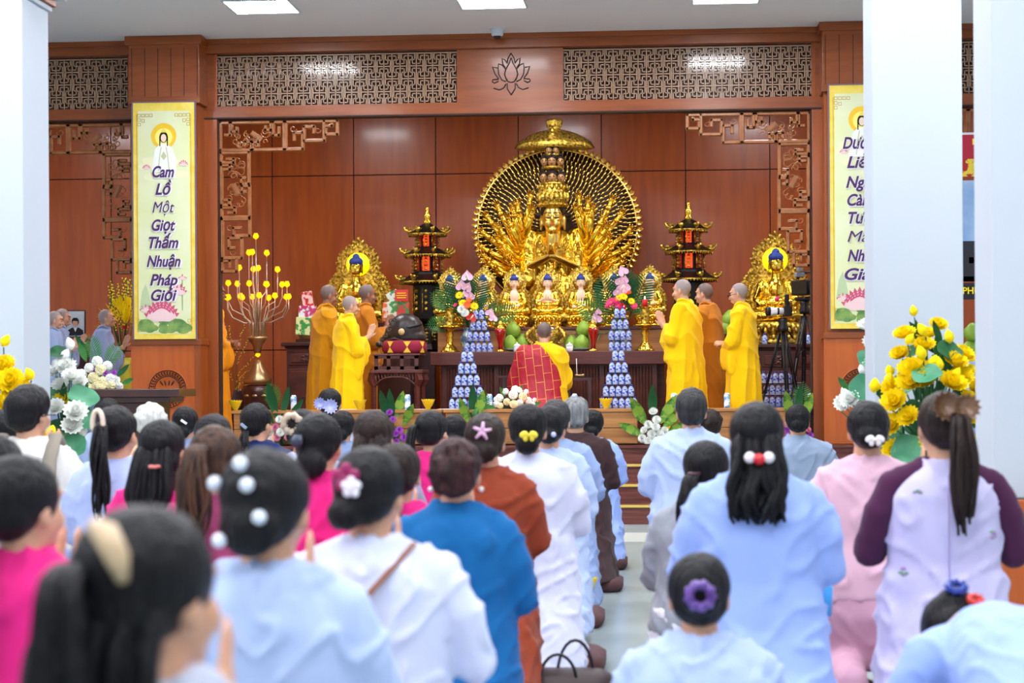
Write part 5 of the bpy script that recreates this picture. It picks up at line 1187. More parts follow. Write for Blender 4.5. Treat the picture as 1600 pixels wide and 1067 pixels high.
arrangement('rose_arrangement', 'cream and white roses with purple fillers on the dark podium', (158, 608), rz, Y=16.8, seed=9, stems=True)
# bouquets in vases on the altar table
def vase(px, Y, zb, label, h=.27, c=None):
    p = P(px, 540, Y); m = MB(); m.lathe([(.05, 0), (.065, .02), (.085, .12), (.08, .19), (.045, .235), (.05, .26), (.058, .27), (.04, .265)], n=24)
    return tag(obj('porcelain_vase', m, mat('celadon_glaze', (150, 168, 160), .25, c2=(70, 100, 130), cscale=14, coat=.6, csharp=True), None, loc=(p.x, Y, zb)), label, 'vase')
vase(731, 21.05, ZT, 'blue grey porcelain vase under the left altar bouquet'); vase(968, 21.25, ZT, 'blue grey porcelain vase under the right altar bouquet, behind the bottle tower')
lb = [('fr', 725, 505, 1.35, .1, -.15), ('fr', 722, 505, 1.2, .1, -.5), ('fr', 735, 500, 1.2, .1, .25), ('fr', 742, 505, .9, .1, .6), ('frs', 715, 490, 1.3, .05, -.9), ('frs', 755, 500, 1.5, .05, 1.3), ('frs', 715, 505, 1.2, 0, -1.6), ('fr', 728, 490, 1, .15, .05),
      ('al', 730, 433, 1.1, -.05), ('al', 721, 448, 1.1, -.08), ('al', 729, 450, 1, -.1), ('al', 726, 461, .8, -.1), ('al', 735, 464, .9, -.08), ('al', 765, 490, .9, -.05), ('al', 771, 498, .8, -.05), ('gy', 718, 462, 1, -.1), ('gy', 723, 474, 1, -.12), ('go', 730, 477, 1.05, -.15), ('gy', 741, 479, 1, -.15), ('mw', 722, 484, 1.4, -.15), ('mw', 727, 490, 1.3, -.17), ('ar', 736, 497, 1.2, -.18), ('go', 733, 470, .8, -.12), ('gp', 712, 477, .6, -.08)]
arrangement('altar_bouquet', 'left altar bouquet of lilac anthuriums, orange gerberas and palm fronds', (731, 509), lb, Y=21.05, seed=11)
rb = [('fr', 975, 500, 1.35, .1, .0), ('fr', 965, 505, 1.3, .1, -.35), ('fr', 982, 500, 1.3, .1, .4), ('frs', 955, 505, 1.6, .05, -1.0), ('frs', 985, 495, 1.1, .05, .7), ('fr', 970, 485, 1.1, .15, .25), ('frs', 945, 520, 1.2, .1, -1.7),
      ('al', 974, 425, 1.05, -.05), ('al', 969, 442, 1.1, -.08), ('al', 976, 438, .8, -.05), ('al', 972, 452, 1.1, -.1), ('al', 978, 450, 1, -.1), ('al', 965, 458, .9, -.1), ('al', 932, 500, 1.1, -.05), ('al', 935, 488, .7, 0), ('gy', 974, 464, 1, -.12), ('gy', 967, 466, .9, -.12), ('gy', 986, 471, .9, -.1), ('gp', 955, 473, 1.2, -.13), ('gp', 962, 470, 1, -.13), ('gp', 990, 478, 1, -.1), ('ar', 973, 480, 1, -.15), ('go', 980, 457, 1, -.08), ('gp', 950, 478, .8, -.1), ('gp', 966, 478, 1, -.14)]
arrangement('altar_bouquet', 'right altar bouquet of pink gerberas, lilac anthuriums and palm fronds', (968, 512), rb, Y=21.2, seed=12)
# arrangements along the bench
cn = [('rw', 781, 622, 1.1, 0), ('rc', 792, 628, 1, -.05), ('rw', 802, 617, 1.3, -.05), ('rw', 805, 609, 1.1, 0), ('rc', 817, 620, 1.2, -.05), ('rc', 803, 632, 1.2, -.1), ('rw', 812, 610, .9, 0), ('rw', 790, 612, .9, 0), ('rw', 776, 632, 1., 0), ('rw', 825, 626, 1, 0), ('rw', 832, 632, .8, 0), ('rw', 822, 612, .7, .05), ('rc', 782, 634, .9, -.05), ('rw', 775, 624, .7, 0), ('rw', 835, 625, .6, 0), ('rw', 812, 630, 1., -.08), ('lf', 775, 637, 1, -.05, -1.5), ('lf', 810, 618, .8, 0, .4), ('lf', 828, 634, .8, 0, 1.3), ('lf', 790, 620, .8, 0, -.5), ('bgreen', 800, 625, .8, 0)]
arrangement('rose_arrangement', 'low mound of white and cream roses on the plank bench before the kneeling figure', (803, 638), cn, Y=19.35, seed=13)
YA = 18.95
a1 = [('ld', 432, 655, 1.8, .05, -.15), ('ld', 440, 650, 1.4, .05, .3), ('ld', 450, 655, 1.2, .05, .7), ('frs', 430, 645, 1.1, .1, -.1), ('ld', 428, 662, 1.2, .0, -.5), ('mw', 437, 656, 1.15, 0), ('mp', 431, 668, 1.1, -.02), ('mp', 445, 667, 1.1, -.02), ('mw', 439, 676, 1.3, -.05), ('mp', 453, 677, 1.1, -.03), ('mp', 433, 684, 1.15, -.05), ('mp', 449, 684, 1, -.05), ('mw', 425, 676, 1, 0), ('mw', 460, 670, 1, 0), ('mw', 424, 687, 1, -.03), ('mp', 458, 686, .8, -.03), ('lf', 462, 690, .8, 0, 1.5), ('lf', 420, 690, .8, 0, -1.5)]
arrangement('floor_flowers', 'white and pink chrysanthemums with tall leaves on the stage edge, far left', (440, 694), a1, Y=YA, seed=14)
a2 = [('ld', 612, 660, 1.6, .05, .0), ('lv', 618, 655, 1.3, .05, .3), ('lv', 630, 665, 1.2, .03, .5), ('lv', 635, 680, 1.2, .0, .9), ('lv', 622, 690, 1.2, 0, 1.0), ('ld', 606, 660, 1.6, .05, -.15), ('mv', 609, 645, 1, 0), ('mv', 614, 656, 1, -.03), ('mv', 624, 673, 1.1, -.04), ('mv', 631, 684, 1.1, -.05), ('mv', 618, 678, 1, -.05), ('mv', 602, 668, .9, 0), ('mv', 620, 690, .9, -.05), ('lv', 604, 675, 1, 0, -.6)]
arrangement('floor_flowers', 'purple chrysanthemums with yellow-edged leaves, below the wooden fish drum', (618, 694), a2, Y=YA, seed=15)
a3 = [('ld', 738, 655, 1.6, .05, .05), ('lv', 732, 660, 1.2, .03, -.3), ('lv', 745, 655, 1.3, .03, .25), ('frs', 750, 655, 1, .05, .15), ('bgreen', 740, 650, 1.1, -.03), ('mv', 728, 668, .9, 0), ('mp', 725, 677, .9, 0), ('mv', 738, 680, 1, -.03), ('lf', 722, 670, 1, 0, -.9), ('mv', 750, 676, .9, 0)]
arrangement('floor_flowers', 'green and lilac flowers with upright leaves below the left bottle tower', (738, 694), a3, Y=YA, seed=16)
a4 = [('ld', 1020, 655, 1.7, .05, .0), ('lv', 1010, 665, 1.5, .03, -.5), ('lv', 1032, 662, 1.4, .03, .5), ('lv', 1005, 680, 1.2, 0, -1.1), ('lv', 1040, 680, 1.2, 0, 1.0), ('ld', 1022, 645, 1.1, .05, .05), ('mw', 1021, 644, 1.25, 0), ('mw', 1026, 657, 1.25, -.02), ('mw', 1013, 664, 1.2, -.02), ('mw', 1024, 668, 1.3, -.05), ('mw', 1007, 673, 1.1, -.02), ('mw', 1018, 679, 1.3, -.05), ('mw', 1031, 679, 1.3, -.05), ('mw', 1004, 685, 1.2, -.03), ('mw', 1038, 673, 1.1, -.02), ('mw', 1013, 690, 1.2, -.06), ('mw', 1027, 690, 1.2, -.06), ('mw', 1041, 686, 1, -.03), ('lv', 1036, 668, 1.2, .02, .8)]
arrangement('floor_flowers', 'cone of white chrysanthemums with leaves, in the gap between two plank benches', (1021, 694), a4, Y=YA, seed=17)
a5 = [('ld', 1246, 650, 1.4, .05, .1), ('lv', 1236, 655, 1.3, .03, -.2), ('lv', 1256, 655, 1.2, .03, .3), ('frs', 1250, 648, 1.1, .05, .1), ('mv', 1230, 672, 1, 0), ('mv', 1232, 683, 1.2, -.04), ('mp', 1228, 664, .8, 0), ('mp', 1262, 672, .9, 0), ('mv', 1266, 680, .9, 0), ('mv', 1245, 685, 1, -.03)]
arrangement('floor_flowers', 'purple and pink flowers with upright leaves at the stage edge beside the right pillar', (1247, 694), a5, Y=YA, seed=18)
# yellow branches and bouquet in the left bay
r = thing('blossom_vase', 'tall vase of yellow blossom branches and yellow blooms in the far left bay', 'flowers', P(192, 640, 21.0)); b = r.location; rq = random.Random(8)
m = MB(); f = MB()
for i in range(26):
    e = P(rq.uniform(164, 218), rq.uniform(430, 470), 21.0 + rq.uniform(-.1, .1)) - b; s = Vector((0, 0, .55)); pr = None
    pts = [s, s.lerp(e, .5) + Vector(((e.x) * .25, 0, 0)), e]; m.tube(pts, .003, 4)
    for q in range(14): w = pts[1].lerp(e, q / 13); f.ell(w + Vector((rq.uniform(-.02, .02), rq.uniform(-.02, .02), 0)), .009, 5, 4)
obj('branch', m, LEAFD, r); obj('blossom', f, PYEL, r)['kind'] = 'stuff'
f = MB()
for i in range(130):
    a = rq.uniform(-.2, pi + .2); q = rq.random() ** .5; c = P(195, 506, 20.9) - b + Vector((.27 * q * cos(a), rq.uniform(-.12, .05), .24 * q * sin(a) - .02)); f.leaf(c, (cos(a), -.5, sin(a)), .1, .03, .2, nseg=3)
obj('yellow_spray', f, PYEL, r)['kind'] = 'stuff'
m = MB(); m.lathe([(.08, 0), (.1, .05), (.12, .3), (.09, .5), (.1, .58), (.08, .56)], n=20); obj('vase', m, mat('yellow_glaze', (206, 196, 60), .3, coat=.5), r)
m = MB(); q = P(192, 640, 21.0); m.bx(q.x - .35, q.x + .6, 20.7, 21.4, ZS, q.z); tag(flat('flower_stand', m, DARKW), 'dark stand under the yellow blossom vase in the left bay', 'stand')
# forsythia-like branches beside the lotus lamp
r = thing('blossom_branches', 'thin branches with tiny yellow blossoms behind the lotus lamp', 'flowers', P(372, 640, 20.8)); b = r.location; m = MB(); f = MB()
for (x, y) in ((385, 500), (360, 510), (350, 505), (395, 520), (400, 552), (396, 570), (390, 585), (352, 560), (404, 590)):
    e = P(x, y, 20.8) - b; mid = Vector((e.x * .2 - .05, 0, e.z * .6)); m.tube([(0, 0, .05), mid, e], .002, 4)
    for q in range(16): w = mid.lerp(e, q / 15); f.ell(w + Vector((rq.uniform(-.015, .015), 0, rq.uniform(-.01, .01))), .0055, 5, 4)
obj('branch', m, LEAFD, r); obj('blossom', f, PYEL, r)['kind'] = 'stuff'; m = MB(); m.lathe([(.06, 0), (.08, .1), (.05, .2), (.055, .22)], n=16); obj('vase', m, DARKW, r)
m = MB(); q = P(372, 640, 20.8); m.bx(q.x - .15, q.x + .15, 20.65, 20.95, ZS, q.z); tag(flat('flower_stand', m, DARKW), 'small dark stand under the thin blossom branches behind the lotus lamp', 'stand')
# ================================================================ THINGS ON THE ALTAR AND BENCHES
# bottles
BTL = mat('bottle_plastic', (170, 190, 226), .1, coat=.8); BLB = mat('bottle_label_blue', (36, 64, 190), .4, c2=(190, 204, 240), cscale=38, csharp=True); BCP = mat('bottle_cap_blue', (34, 66, 170), .4)
def bottle_proto():
    r = thing('water_bottle', 'small water bottle', 'bottle')
    m = MB(); m.lathe([(.026, 0), (.03, .006), (.03, .03), (.0285, .05), (.03, .068), (.029, .08), (.013, .1), (.012, .106)], n=12); obj('bottle_body', m, BTL, r)
    m = MB(); m.lathe([(.0305, .026), (.0312, .03), (.0312, .066), (.0305, .07)], n=12, cap=False); obj('bottle_label', m, BLB, r)
    m = MB(); m.lathe([(.015, .102), (.0155, .117), (.012, .119), (.001, .119)], n=10); obj('bottle_cap', m, BCP, r); return r
bp = None
def tower(pxc, Y, zb, rows, where, group, dx=.0635, dz=.1185):
    global bp
    c = P(pxc, 550, Y); cx = c.x
    for j, n in enumerate(rows):
        for i in range(n):
            loc = (cx + (i - (n - 1) / 2) * dx, Y, zb + j * (dz + .0015)); h = ['bottom row', 'second row up', 'third row up', 'fourth row up', 'top row'][j if j < len(rows) - 1 else 4]
            lab = 'small blue-labelled water bottle in the %s of the tower %s' % (h, where)
            if bp is None: bp = bottle_proto(); o = bp
            else: o = dup(bp)
            o.location = loc; o['label'] = lab; o['group'] = group + ', ' + h
        if j < len(rows) - 1 or 1:
            pass
tower(748, 20.93, ZT, [5, 4, 3, 2], 'on the altar, left', 'bottles of the left altar tower')
tower(969, 20.93, ZT, [4, 4, 3, 2], 'on the altar, right', 'bottles of the right altar tower')
tower(730, 19.4, ZBX, [6, 5, 4, 3, 2], 'on the bench, left', 'bottles of the left bench tower')
tower(966, 19.4, ZBX, [6, 5, 4, 3, 2], 'on the bench, right', 'bottles of the right bench tower')
# shrink wrapped stacks right of the robes
pb = P(1221, 632, 20.6)
for j in range(3):
    for i in range(6):
        o = dup(bp, (pb.x + (i - 2.5) * .064 - (.0 if j < 2 else .03), 20.6 - .0, ZS + .34 + j * .125), None, 'small water bottle in the wrapped stack right of the robes, %s' % ['bottom layer', 'middle layer', 'top layer'][j]); o['group'] = 'bottles of the wrapped stack, layer %s' % 'abc'[j]
m = MB(); m.bx(pb.x - .22, pb.x + .22, 20.5, 20.72, ZS, ZS + .34); tag(flat('carton', m, mat('carton_blue', (70, 96, 170), .6)), 'blue carton under the wrapped stack of water bottles', 'box')
m = MB(); m.bx(pb.x - .235, pb.x + .235, 20.56, 20.66, ZS + .34 + .1222, ZS + .34 + .1245); m.bx(pb.x - .235, pb.x + .235, 20.56, 20.66, ZS + .34 + .2472, ZS + .34 + .2495); tag(flat('layer_card', m, WPAPER), 'thin cards between the layers of wrapped water bottles', 'card')
for px, Y, z, lab in ((1194, 21.85, zr, 'single water bottle at the left foot of the right lit statue'),): dup(bp, (P(px, 530, Y).x, Y - .1, z), None, lab)['group'] = 'single bottles'
for i in range(3): dup(bp, (P(1256 + i * 7, 530, 21.75).x, 21.75, zr), None, 'water bottle among the three at the right foot of the right lit statue')['group'] = 'three bottles by the right lit statue'
# candle stands
def gold_stand(px, Y, label, candle):
    p = P(px, 549, Y); r = thing('candle_stand', label, 'candle stand', (p.x, Y, ZT)); m = MB()
    m.lathe([(.1, 0), (.1, .015), (.075, .03), (.07, .05), (.045, .075), (.03, .1), (.04, .13), (.028, .16), (.045, .19), (.03, .23), (.06, .26), (.13, .275), (.135, .285), (.05, .29)], n=24, wob=lambda a, z: 1 + .06 * cos(a * 8) * (z < .26)); obj('stem', m, GOLD, r)
    m = MB(); m.lathe([(.05, .288), (.05, .3), (.035, .32), (.045, .36), (.05, .4), (.042, .45), (.055, .475), (.07, .48)], n=20, wob=lambda a, z: 1 + .08 * cos(a * 6 + z * 30)); obj('cup', m, GOLDR, r)
    if candle:
        m = MB(); m.lathe([(.03, .48), (.03, .56), (.02, .565), (.001, .56)], n=16); c = obj('red_candle', m, PRED, r); m = MB(); m.lathe([(.004, .56), (.009, .575), (.001, .6)], n=8); obj('flame', m, mat('flame', (255, 220, 130), .5, emit=6), c)
gold_stand(703, 21.0, 'gold candle stand at the left end of the altar table', 0); gold_stand(1008, 21.0, 'gold stand with a lit red candle at the right end of the altar table', 1)
# red glass lamps
def redlamp(px, label):
    p = P(px, 549, 20.95); r = thing('oil_lamp', label, 'oil lamp', (p.x, 20.95, ZT)); m = MB(); m.lathe([(.05, 0), (.05, .012), (.03, .022), (.028, .03)], n=20); obj('gold_foot', m, GOLD, r)
    m = MB(); m.lathe([(.028, .03), (.026, .07), (.035, .12), (.05, .18), (.058, .22), (.058, .25)], n=20, wob=lambda a, z: 1 + .03 * cos(8 * a)); obj('red_glass', m, REDGL, r)
    m = MB(); m.lathe([(.055, .25), (.056, .262), (.04, .275), (.03, .3), (.036, .31), (.015, .33), (.008, .345)], n=20); obj('gold_lid', m, GOLD, r)
redlamp(782, 'red glass oil lamp with gold lid, left of the kneeling figure'); redlamp(927, 'red glass oil lamp with gold lid, right of the kneeling figure')
# white lidded cups
for px, w in ((808, 'left'), (890, 'right')):
    p = P(px, 549, 20.9); r = thing('lidded_cup', 'small white lidded cup on the altar, just %s of the kneeling figure' % w, 'cup', (p.x, 20.9, ZT)); m = MB(); m.lathe([(.03, 0), (.037, .01), (.038, .06), (.036, .062)], n=20); obj('cup', m, WPAPER, r)
    m = MB(); m.lathe([(.04, .06), (.038, .07), (.02, .085), (.006, .088), (.01, .1), (.001, .104)], n=20); obj('lid', m, WPAPER, r)
# pomelos on plates
PG = mat('pomelo_skin', (122, 160, 44), .45, c2=(142, 176, 60), cscale=9, bump=.3, bscale=90)
def pomelo(px, py, Y, label, R=.085):
    p = P(px, py, Y); m = MB(); m.lathe([(.01, -R), (R * .7, -R * .8), (R, -R * .15), (R * .85, R * .45), (R * .45, R * .9), (R * .2, R * 1.12), (.004, R * 1.15)], n=20)
    o = obj('pomelo', m, PG, None, loc=p); tag(o, label, 'fruit', 'pomelos on the altar'); s = MB(); s.tube([(0, 0, R * 1.1), (.003, 0, R * 1.25)], .006, 6); obj('stalk', s, LEAFD, o)
for px, w in ((812, 'left'), (900, 'right')):
    p = P(px, 549, 21.2); m = MB(); m.lathe([(.09, 0), (.11, .01), (.2, .03), (.205, .035), (.1, .02)], n=32); tag(obj('fruit_plate', m, mat('blue_rim_china', (190, 200, 220), .2, coat=.6), None, loc=(p.x, 21.2, ZT)), 'pale china plate under the %s pile of green pomelos' % w, 'plate')
for px, py, w, Y in ((802, 516, 'top one of the left pile', 21.22), (797, 537, 'front one of the left pile', 21.12), (816, 535, 'right one of the left pile', 21.25), (912, 514, 'top one of the right pile', 21.22), (909, 536, 'front one of the right pile', 21.12), (893, 537, 'left one of the right pile', 21.25)): pomelo(px, py, Y, 'green pomelo, ' + w)
for px, py, w in ((1141, 500, 'upper'), (1136, 513, 'lower')): pomelo(px, py, 21.3, 'green pomelo, %s one left of the person with glasses' % w, .1)
p = P(1140, 522, 21.3); m = MB(); m.lathe([(.06, ZS - p.z + .0), (.05, -.35), (.04, -.05), (.14, -.01), (.15, 0)], n=24); tag(obj('fruit_stand', m, DARKW, None, loc=(p.x, 21.3, p.z)), 'dark pedestal dish holding two pomelos behind the yellow robes', 'stand')
# gilded dragon incense burner hidden behind the kneeling figure
p = P(853, 549, 21.2); r = thing('incense_burner', 'gilded incense burner with dragon handles behind the head of the kneeling figure', 'incense burner', (p.x, 21.2, ZT)); m = MB()
m.lathe([(.07, 0), (.1, .03), (.07, .06), (.11, .12), (.16, .18), (.15, .24), (.13, .25)], n=28); obj('bowl', m, GOLDR, r)
for s in (-1, 1):
    m = MB()
    for k in range(14): t = k / 13; m.ell((s * (.15 + .06 * sin(t * 5)), -.02 + .02 * cos(t * 9), .1 + .24 * t), (.028 - .01 * t, .024, .026), 8, 6)
    for k in range(5): m.leaf((s * (.16 + .02 * k), 0, .14 + .05 * k), (s * 1, -.2, .6), .07, .03, .5, nseg=4)
    obj('dragon_handle', m, GOLDR, r)
arrangement('orchid_spray', 'small white flower spray above the gilded burner', (868, 525), [('rw', 862, 515, .9, 0), ('rw', 870, 512, .8, 0), ('rw', 876, 518, .8, 0), ('rw', 858, 522, .8, 0), ('lf', 866, 528, .7, 0, .6), ('lf', 858, 530, .7, 0, -.6), ('lf', 875, 530, .7, 0, .9), ('bgreen', 867, 508, .6, 0)], Y=21.3, seed=20)
# little side table with bowl and incense
p = P(906, 590, 20.2); r = thing('side_table', 'small dark table with bowl just right of the kneeling figure', 'table', (p.x, 20.2, ZS)); m = MB(); h = p.z - ZS
m.bx(-.13, .13, -.13, .13, h - .03, h); flat('tabletop', m, DARKW, r)
for sx in (-1, 1):
    for sy in (-1, 1): m = MB(); m.bx(sx * .11 - .015, sx * .11 + .015, sy * .11 - .015, sy * .11 + .015, 0, h - .03); flat('leg', m, DARKW, r)
m = MB(); m.bx(-.12, .12, -.12, .12, h * .5, h * .5 + .02); flat('shelf', m, DARKW, r)
r = thing('bowl_gong', 'small brass bowl with an upright striker on the little dark table', 'bowl', (p.x, 20.2, p.z)); m = MB(); m.lathe([(.03, 0), (.05, .015), (.055, .035), (.05, .033), (.02, .01)], n=20); obj('bowl', m, BRONZE, r); m = MB(); m.tube([(-.03, 0, .01), (-.035, 0, .2)], .004, 6); obj('striker', m, WPAPER, r)
p = P(788, 587, 20.2); m = MB(); m.bx(-.07, .07, -.07, .07, -.02, 0); m.bx(-.02, .02, -.02, .02, ZS - p.z, -.02); m.bx(-.06, .06, -.06, .06, ZS - p.z, ZS - p.z + .02); tag(flat('low_stand', m, DARKW, None, loc=p), 'small dark stand just left of the kneeling figure', 'stand')
# tissue packets and lotus cups on the benches
TP = mat('tissue_packet', (226, 234, 246), .35, c2=(90, 150, 210), cscale=22, csharp=True, coat=.3)
for px, py, w, tilt in ((459, 638, 'below the lotus lamp', 0), (637, 638, 'in front of the stack of books', .1), (765, 638, 'left of the rose mound', .12), (898, 624, 'right of the kneeling figure', 0), (1053, 638, 'at the left end of the right bench', 0), (1136, 634, 'below the two rightmost robes', -.1), (1267, 636, 'beside the right post of the opening', 0)):
    Y = 19.32 if px != 1267 else 19.25; p = P(px, 640, Y); r = thing('tissue_packet', 'upright blue and white tissue packet ' + w, 'tissue packet', (p.x, Y, ZBX), tilt, 'tissue packets on the plank benches')
    m = MB(); m.sec([(0, .028, .018), (.01, .03, .02), (.12, .03, .02), (.135, .03, .006)], 16, p=4); obj('packet', m, TP, r); m = MB(); m.sec([(.13, .026, .004), (.15, .02, .003)], 12); obj('top_seal', m, WPAPER, r)
LC = mat('yellow_plastic', (250, 220, 20), .3, sheen=.1)
def lotus_cup(loc, label, s=1):
    m = MB()
    for lay in range(2):
        for i in range(8): a = 2 * pi * (i + lay * .5) / 8; m.leaf((.015 * cos(a), .015 * sin(a), .0), (cos(a) * .62, sin(a) * .62, 1), .115, .055, .05, nseg=6, cup=.1)
    m.lathe([(.02, 0), (.025, .01), (.02, .02)], n=12); tag(obj('lotus_cup', m, LC, None, loc=loc), label, 'lotus candle cup').scale = (s, s, s)
for px, w in ((368, 'beside the orange robe, far left'), (562, 'in front of the yellow robe on the left'), (669, 'at the right end of the left bench'), (947, 'in front of the right bottle tower')): p = P(px, 640, 19.25); lotus_cup((p.x, 19.25, ZBX), 'yellow lotus cup on the plank bench ' + w, 1.05)
lotus_cup(P(919, 925, 10.9) * 1.0, 'yellow plastic lotus cup on a brown cushion by the aisle', .85)
lotus_cup((P(1292, 1003, 8.6).x, 8.6, .085), 'yellow lotus cup near the knees of the pale pink trousers', .8)
# sheets on the bench
for px, w in ((650, 'left'), (700, 'middle'), (545, 'far left')):
    p = P(px, 640, 19.3); m = MB(); m.bx(-.1, .1, -.06, .06, 0, .003); tag(flat('paper_sheet', m, WPAPER, None, loc=(p.x, 19.3, ZBX)), 'white paper sheet lying on the plank bench, %s one' % w, 'paper')
# lotus lamp
YL = 20.2; b0 = P(403, 640, YL); r = thing('lotus_lamp', 'tall brass lamp with many lit yellow lotus blooms on curved stems', 'lamp', (b0.x, YL, ZS)); 
def ll(px, py, dy=0): q = P(px, py, YL); return Vector((q.x - b0.x, dy, q.z - ZS))
zz = lambda y: ll(403, y).z
m = MB(); m.lathe([(.17, 0), (.19, .04), (.15, .08), (.14, zz(625)), (.17, zz(612)), (.16, zz(604)), (.1, zz(601))], n=24); obj('carved_stand', m, DARKW, r)
for i in range(5): a = -pi / 2 + (i - 2) * .6; m = MB(); m.ell((.16 * cos(a), .16 * sin(a), zz(618)), (.03, .01, .014)); obj('rosette', m, BRONZE, r) if i in (1, 2, 3) else None
m = MB(); m.lathe([(.145, zz(600)), (.15, zz(592)), (.1, zz(582)), (.055, zz(570)), (.035, zz(562))], n=32); obj('bell_base', m, BRONZE, r)
m = MB(); m.lathe([(.035, zz(552)), (.05, zz(540)), (.09, zz(531)), (.115, zz(527)), (.1, zz(526))], n=32); obj('flared_cup', m, BRONZE, r)
LB = T_lotus('lit_lotus', LED, n=10, L=.055, w=.045, op=.35, heart=LED)
link('lit_bloom', LB, r, ll(403, 558), None, 1.1)
pos = [(403, 372), (387, 396), (395, 396), (413, 396), (377, 421), (394, 422), (404, 421), (430, 422), (360, 445), (369, 445), (390, 445), (412, 445), (420, 447), (439, 446), (449, 446), (351, 466), (360, 467), (374, 464), (379, 467), (391, 465), (408, 464), (418, 467), (430, 464), (444, 465), (454, 466)]
for i, (x, y) in enumerate(pos):
    dy = (-.1, .06, -.02, .12)[i % 4]; t = ll(x, y + 3, dy); bx = (x - 403) * .18 / 100; s = MB(); zb = zz(527); lo = max(zb + .12, min(t.z - .18, zb + .55 - abs(x - 403) * .006))
    if abs(x - 403) < 3: pts = [(bx, dy * .3, zb - .05), t]
    else: pts = [(bx, dy * .3, zb - .05), (bx, dy * .4, zb + .16), (bx + (t.x - bx) * .25, dy * .6, lo - .06), (bx + (t.x - bx) * .8, dy, lo), (t.x, dy, lo + .09), t]
    s.tube(pts, .0055, 6); st_ = obj('stem', s, STEEL, r); link('lit_bloom', LB, st_, t, (0, 0, i), 1.3)
# wooden fish drum, cushion, stand and books
YW = 19.9; c = P(624, 553, YW); kw = YW / F
def wl(px, py): q = P(px, py, YW); return (q.x - c.x, q.z - c.z)
r = thing('wooden_fish_drum', 'large dark carved wooden fish drum with a slit and pale knob', 'drum', (c.x, YW, c.z)); m = MB()
cc = wl(634, 520); m.ell((cc[0], 0, cc[1] + .03), (.19, .18, .175), 24, 16); m.ell((cc[0] + .02, 0, cc[1] - .04), (.2, .17, .12)); capsule(m, [(cc[0] - .1, 0, cc[1] - .02), (wl(600, 535)[0], 0, wl(600, 535)[1])], [.13, .05], 14); m.ell((wl(594, 538)[0], 0, wl(594, 538)[1]), (.05, .06, .035))
dr = voxel('drum_body', m, EBON, r, .008, 3)
m = MB(); a, b = wl(634, 514), wl(662, 507); m.tube([(a[0], -.16, a[1]), ((a[0] + b[0]) / 2, -.168, (a[1] + b[1]) / 2), (b[0] - .01, -.09, b[1])], .014, 6); obj('slit', m, BLACK, r)
m = MB(); q = wl(631, 519); m.ell((q[0], -.18, q[1]), .034); obj('knob', m, mat('bare_wood', (206, 170, 120), .5), r)
m = MB()
for (x, y, R, t) in ((615, 503, .035, 0), (622, 500, .025, 2), (612, 515, .03, 1), (606, 524, .025, 3), (600, 530, .02, 1)):
    q = wl(x, y); m.tube([(q[0] + R * (1 - k / 16) * cos(t + k * .55), -.155 + .012 * abs(k - 5) / 5 - .01 * (x > 610), q[1] + R * (1 - k / 16) * sin(t + k * .55)) for k in range(12)], .007, 6)
for k in range(3): m.tube([(wl(600 + k * 3, 540 - k * 4)[0], -.1, wl(600, 540 - k * 4)[1]), (wl(620, 536 - k * 4)[0], -.165, wl(620, 537 - k * 4)[1]), (wl(645, 537)[0], -.17, wl(645, 540 - k * 2)[1])], .008, 6)
obj('carved_scroll', m, mat('ebony_edge', (70, 58, 54), .35), dr)
cu = mat('cushion_crimson', (140, 20, 50), .8); cyel = mat('cushion_yellow', (226, 186, 50), .8); q0 = wl(597, 545)[0]; q1 = wl(667, 545)[0]; R = (q1 - q0) / 2; zt_ = wl(0, 537)[1]
m = MB(); m.lathe([(R * .9, 0), (R, zt_ * .3), (R, zt_ * .7), (R * .9, zt_), (.01, zt_)], n=40)
o = obj('drum_cushion', m, [cu, cyel], None, loc=(c.x + (q0 + q1) / 2, YW, c.z)); tag(o, 'round crimson and yellow cushion under the wooden fish drum', 'cushion')
m = MB()
for i in range(8):
    a = 2 * pi * i / 8 + .25
    for s in (-1, 1):
        pts = [(R * 1.01 * cos(a - .17), R * 1.01 * sin(a - .17), zt_ * (.5 + s * .42)), (R * 1.01 * cos(a + .17), R * 1.01 * sin(a + .17), zt_ * (.5 + s * .42)), (R * 1.03 * cos(a), R * 1.03 * sin(a), zt_ * .5)]
        m = MB(); m.add(pts, [(0, 1, 2)]); obj('yellow_patch', m, cyel, o)
x0, x1 = P(584, 600, YW).x, P(661, 600, YW).x; cc = ((x0 + x1) / 2, YW, ZS); W2 = (x1 - x0) / 2; H = c.z - ZS; r = thing('drum_stand', 'carved rosewood stand with two shelves, holding the wooden fish drum', 'stand', cc)
m = MB(); m.bx(-W2 + .03, W2 - .0, -.24, .24, H - .02, H); m.bx(-W2, W2 + .03, -.26, .26, H - .2, H - .165); flat('tabletop', m, ROSE, r, bev=.006)
m = MB(); m.bx(-W2 + .04, W2 - .02, -.22, -.2, H - .165, H - .13); m.bx(-W2 + .04, W2 - .02, -.22, -.2, H - .05, H - .02)
for q in (-W2 + .06, -.07, .07, W2 - .04): m.bx(q - .02, q + .02, -.22, -.2, H - .165, H - .02)
flat('openwork_panel', m, ROSEV, r)
for sx in (-1, 1):
    for sy in (-1, 1): m = MB(); X = sx * (W2 - .03); m.tube([(X, sy * .22, H - .2), (X + sx * .02, sy * .225, H - .27), (X - sx * .005, sy * .22, H - .34), (X, sy * .22, 0)], [.045, .042, .028, .026], 4, up=(0, 1, 0)); flat('leg', m, ROSE, r)
m = MB(); n = 14
for k in range(n): t = k / (n - 1); a = (t - .5) * 2; m.tube([(a * (W2 - .05), -.235, H - .2), (a * (W2 - .05) + .012, -.235, H - .23 - .05 * abs(a) ** 2), (a * (W2 - .07), -.235, H - .25 - .08 * abs(a) ** 3)], .008, 5)
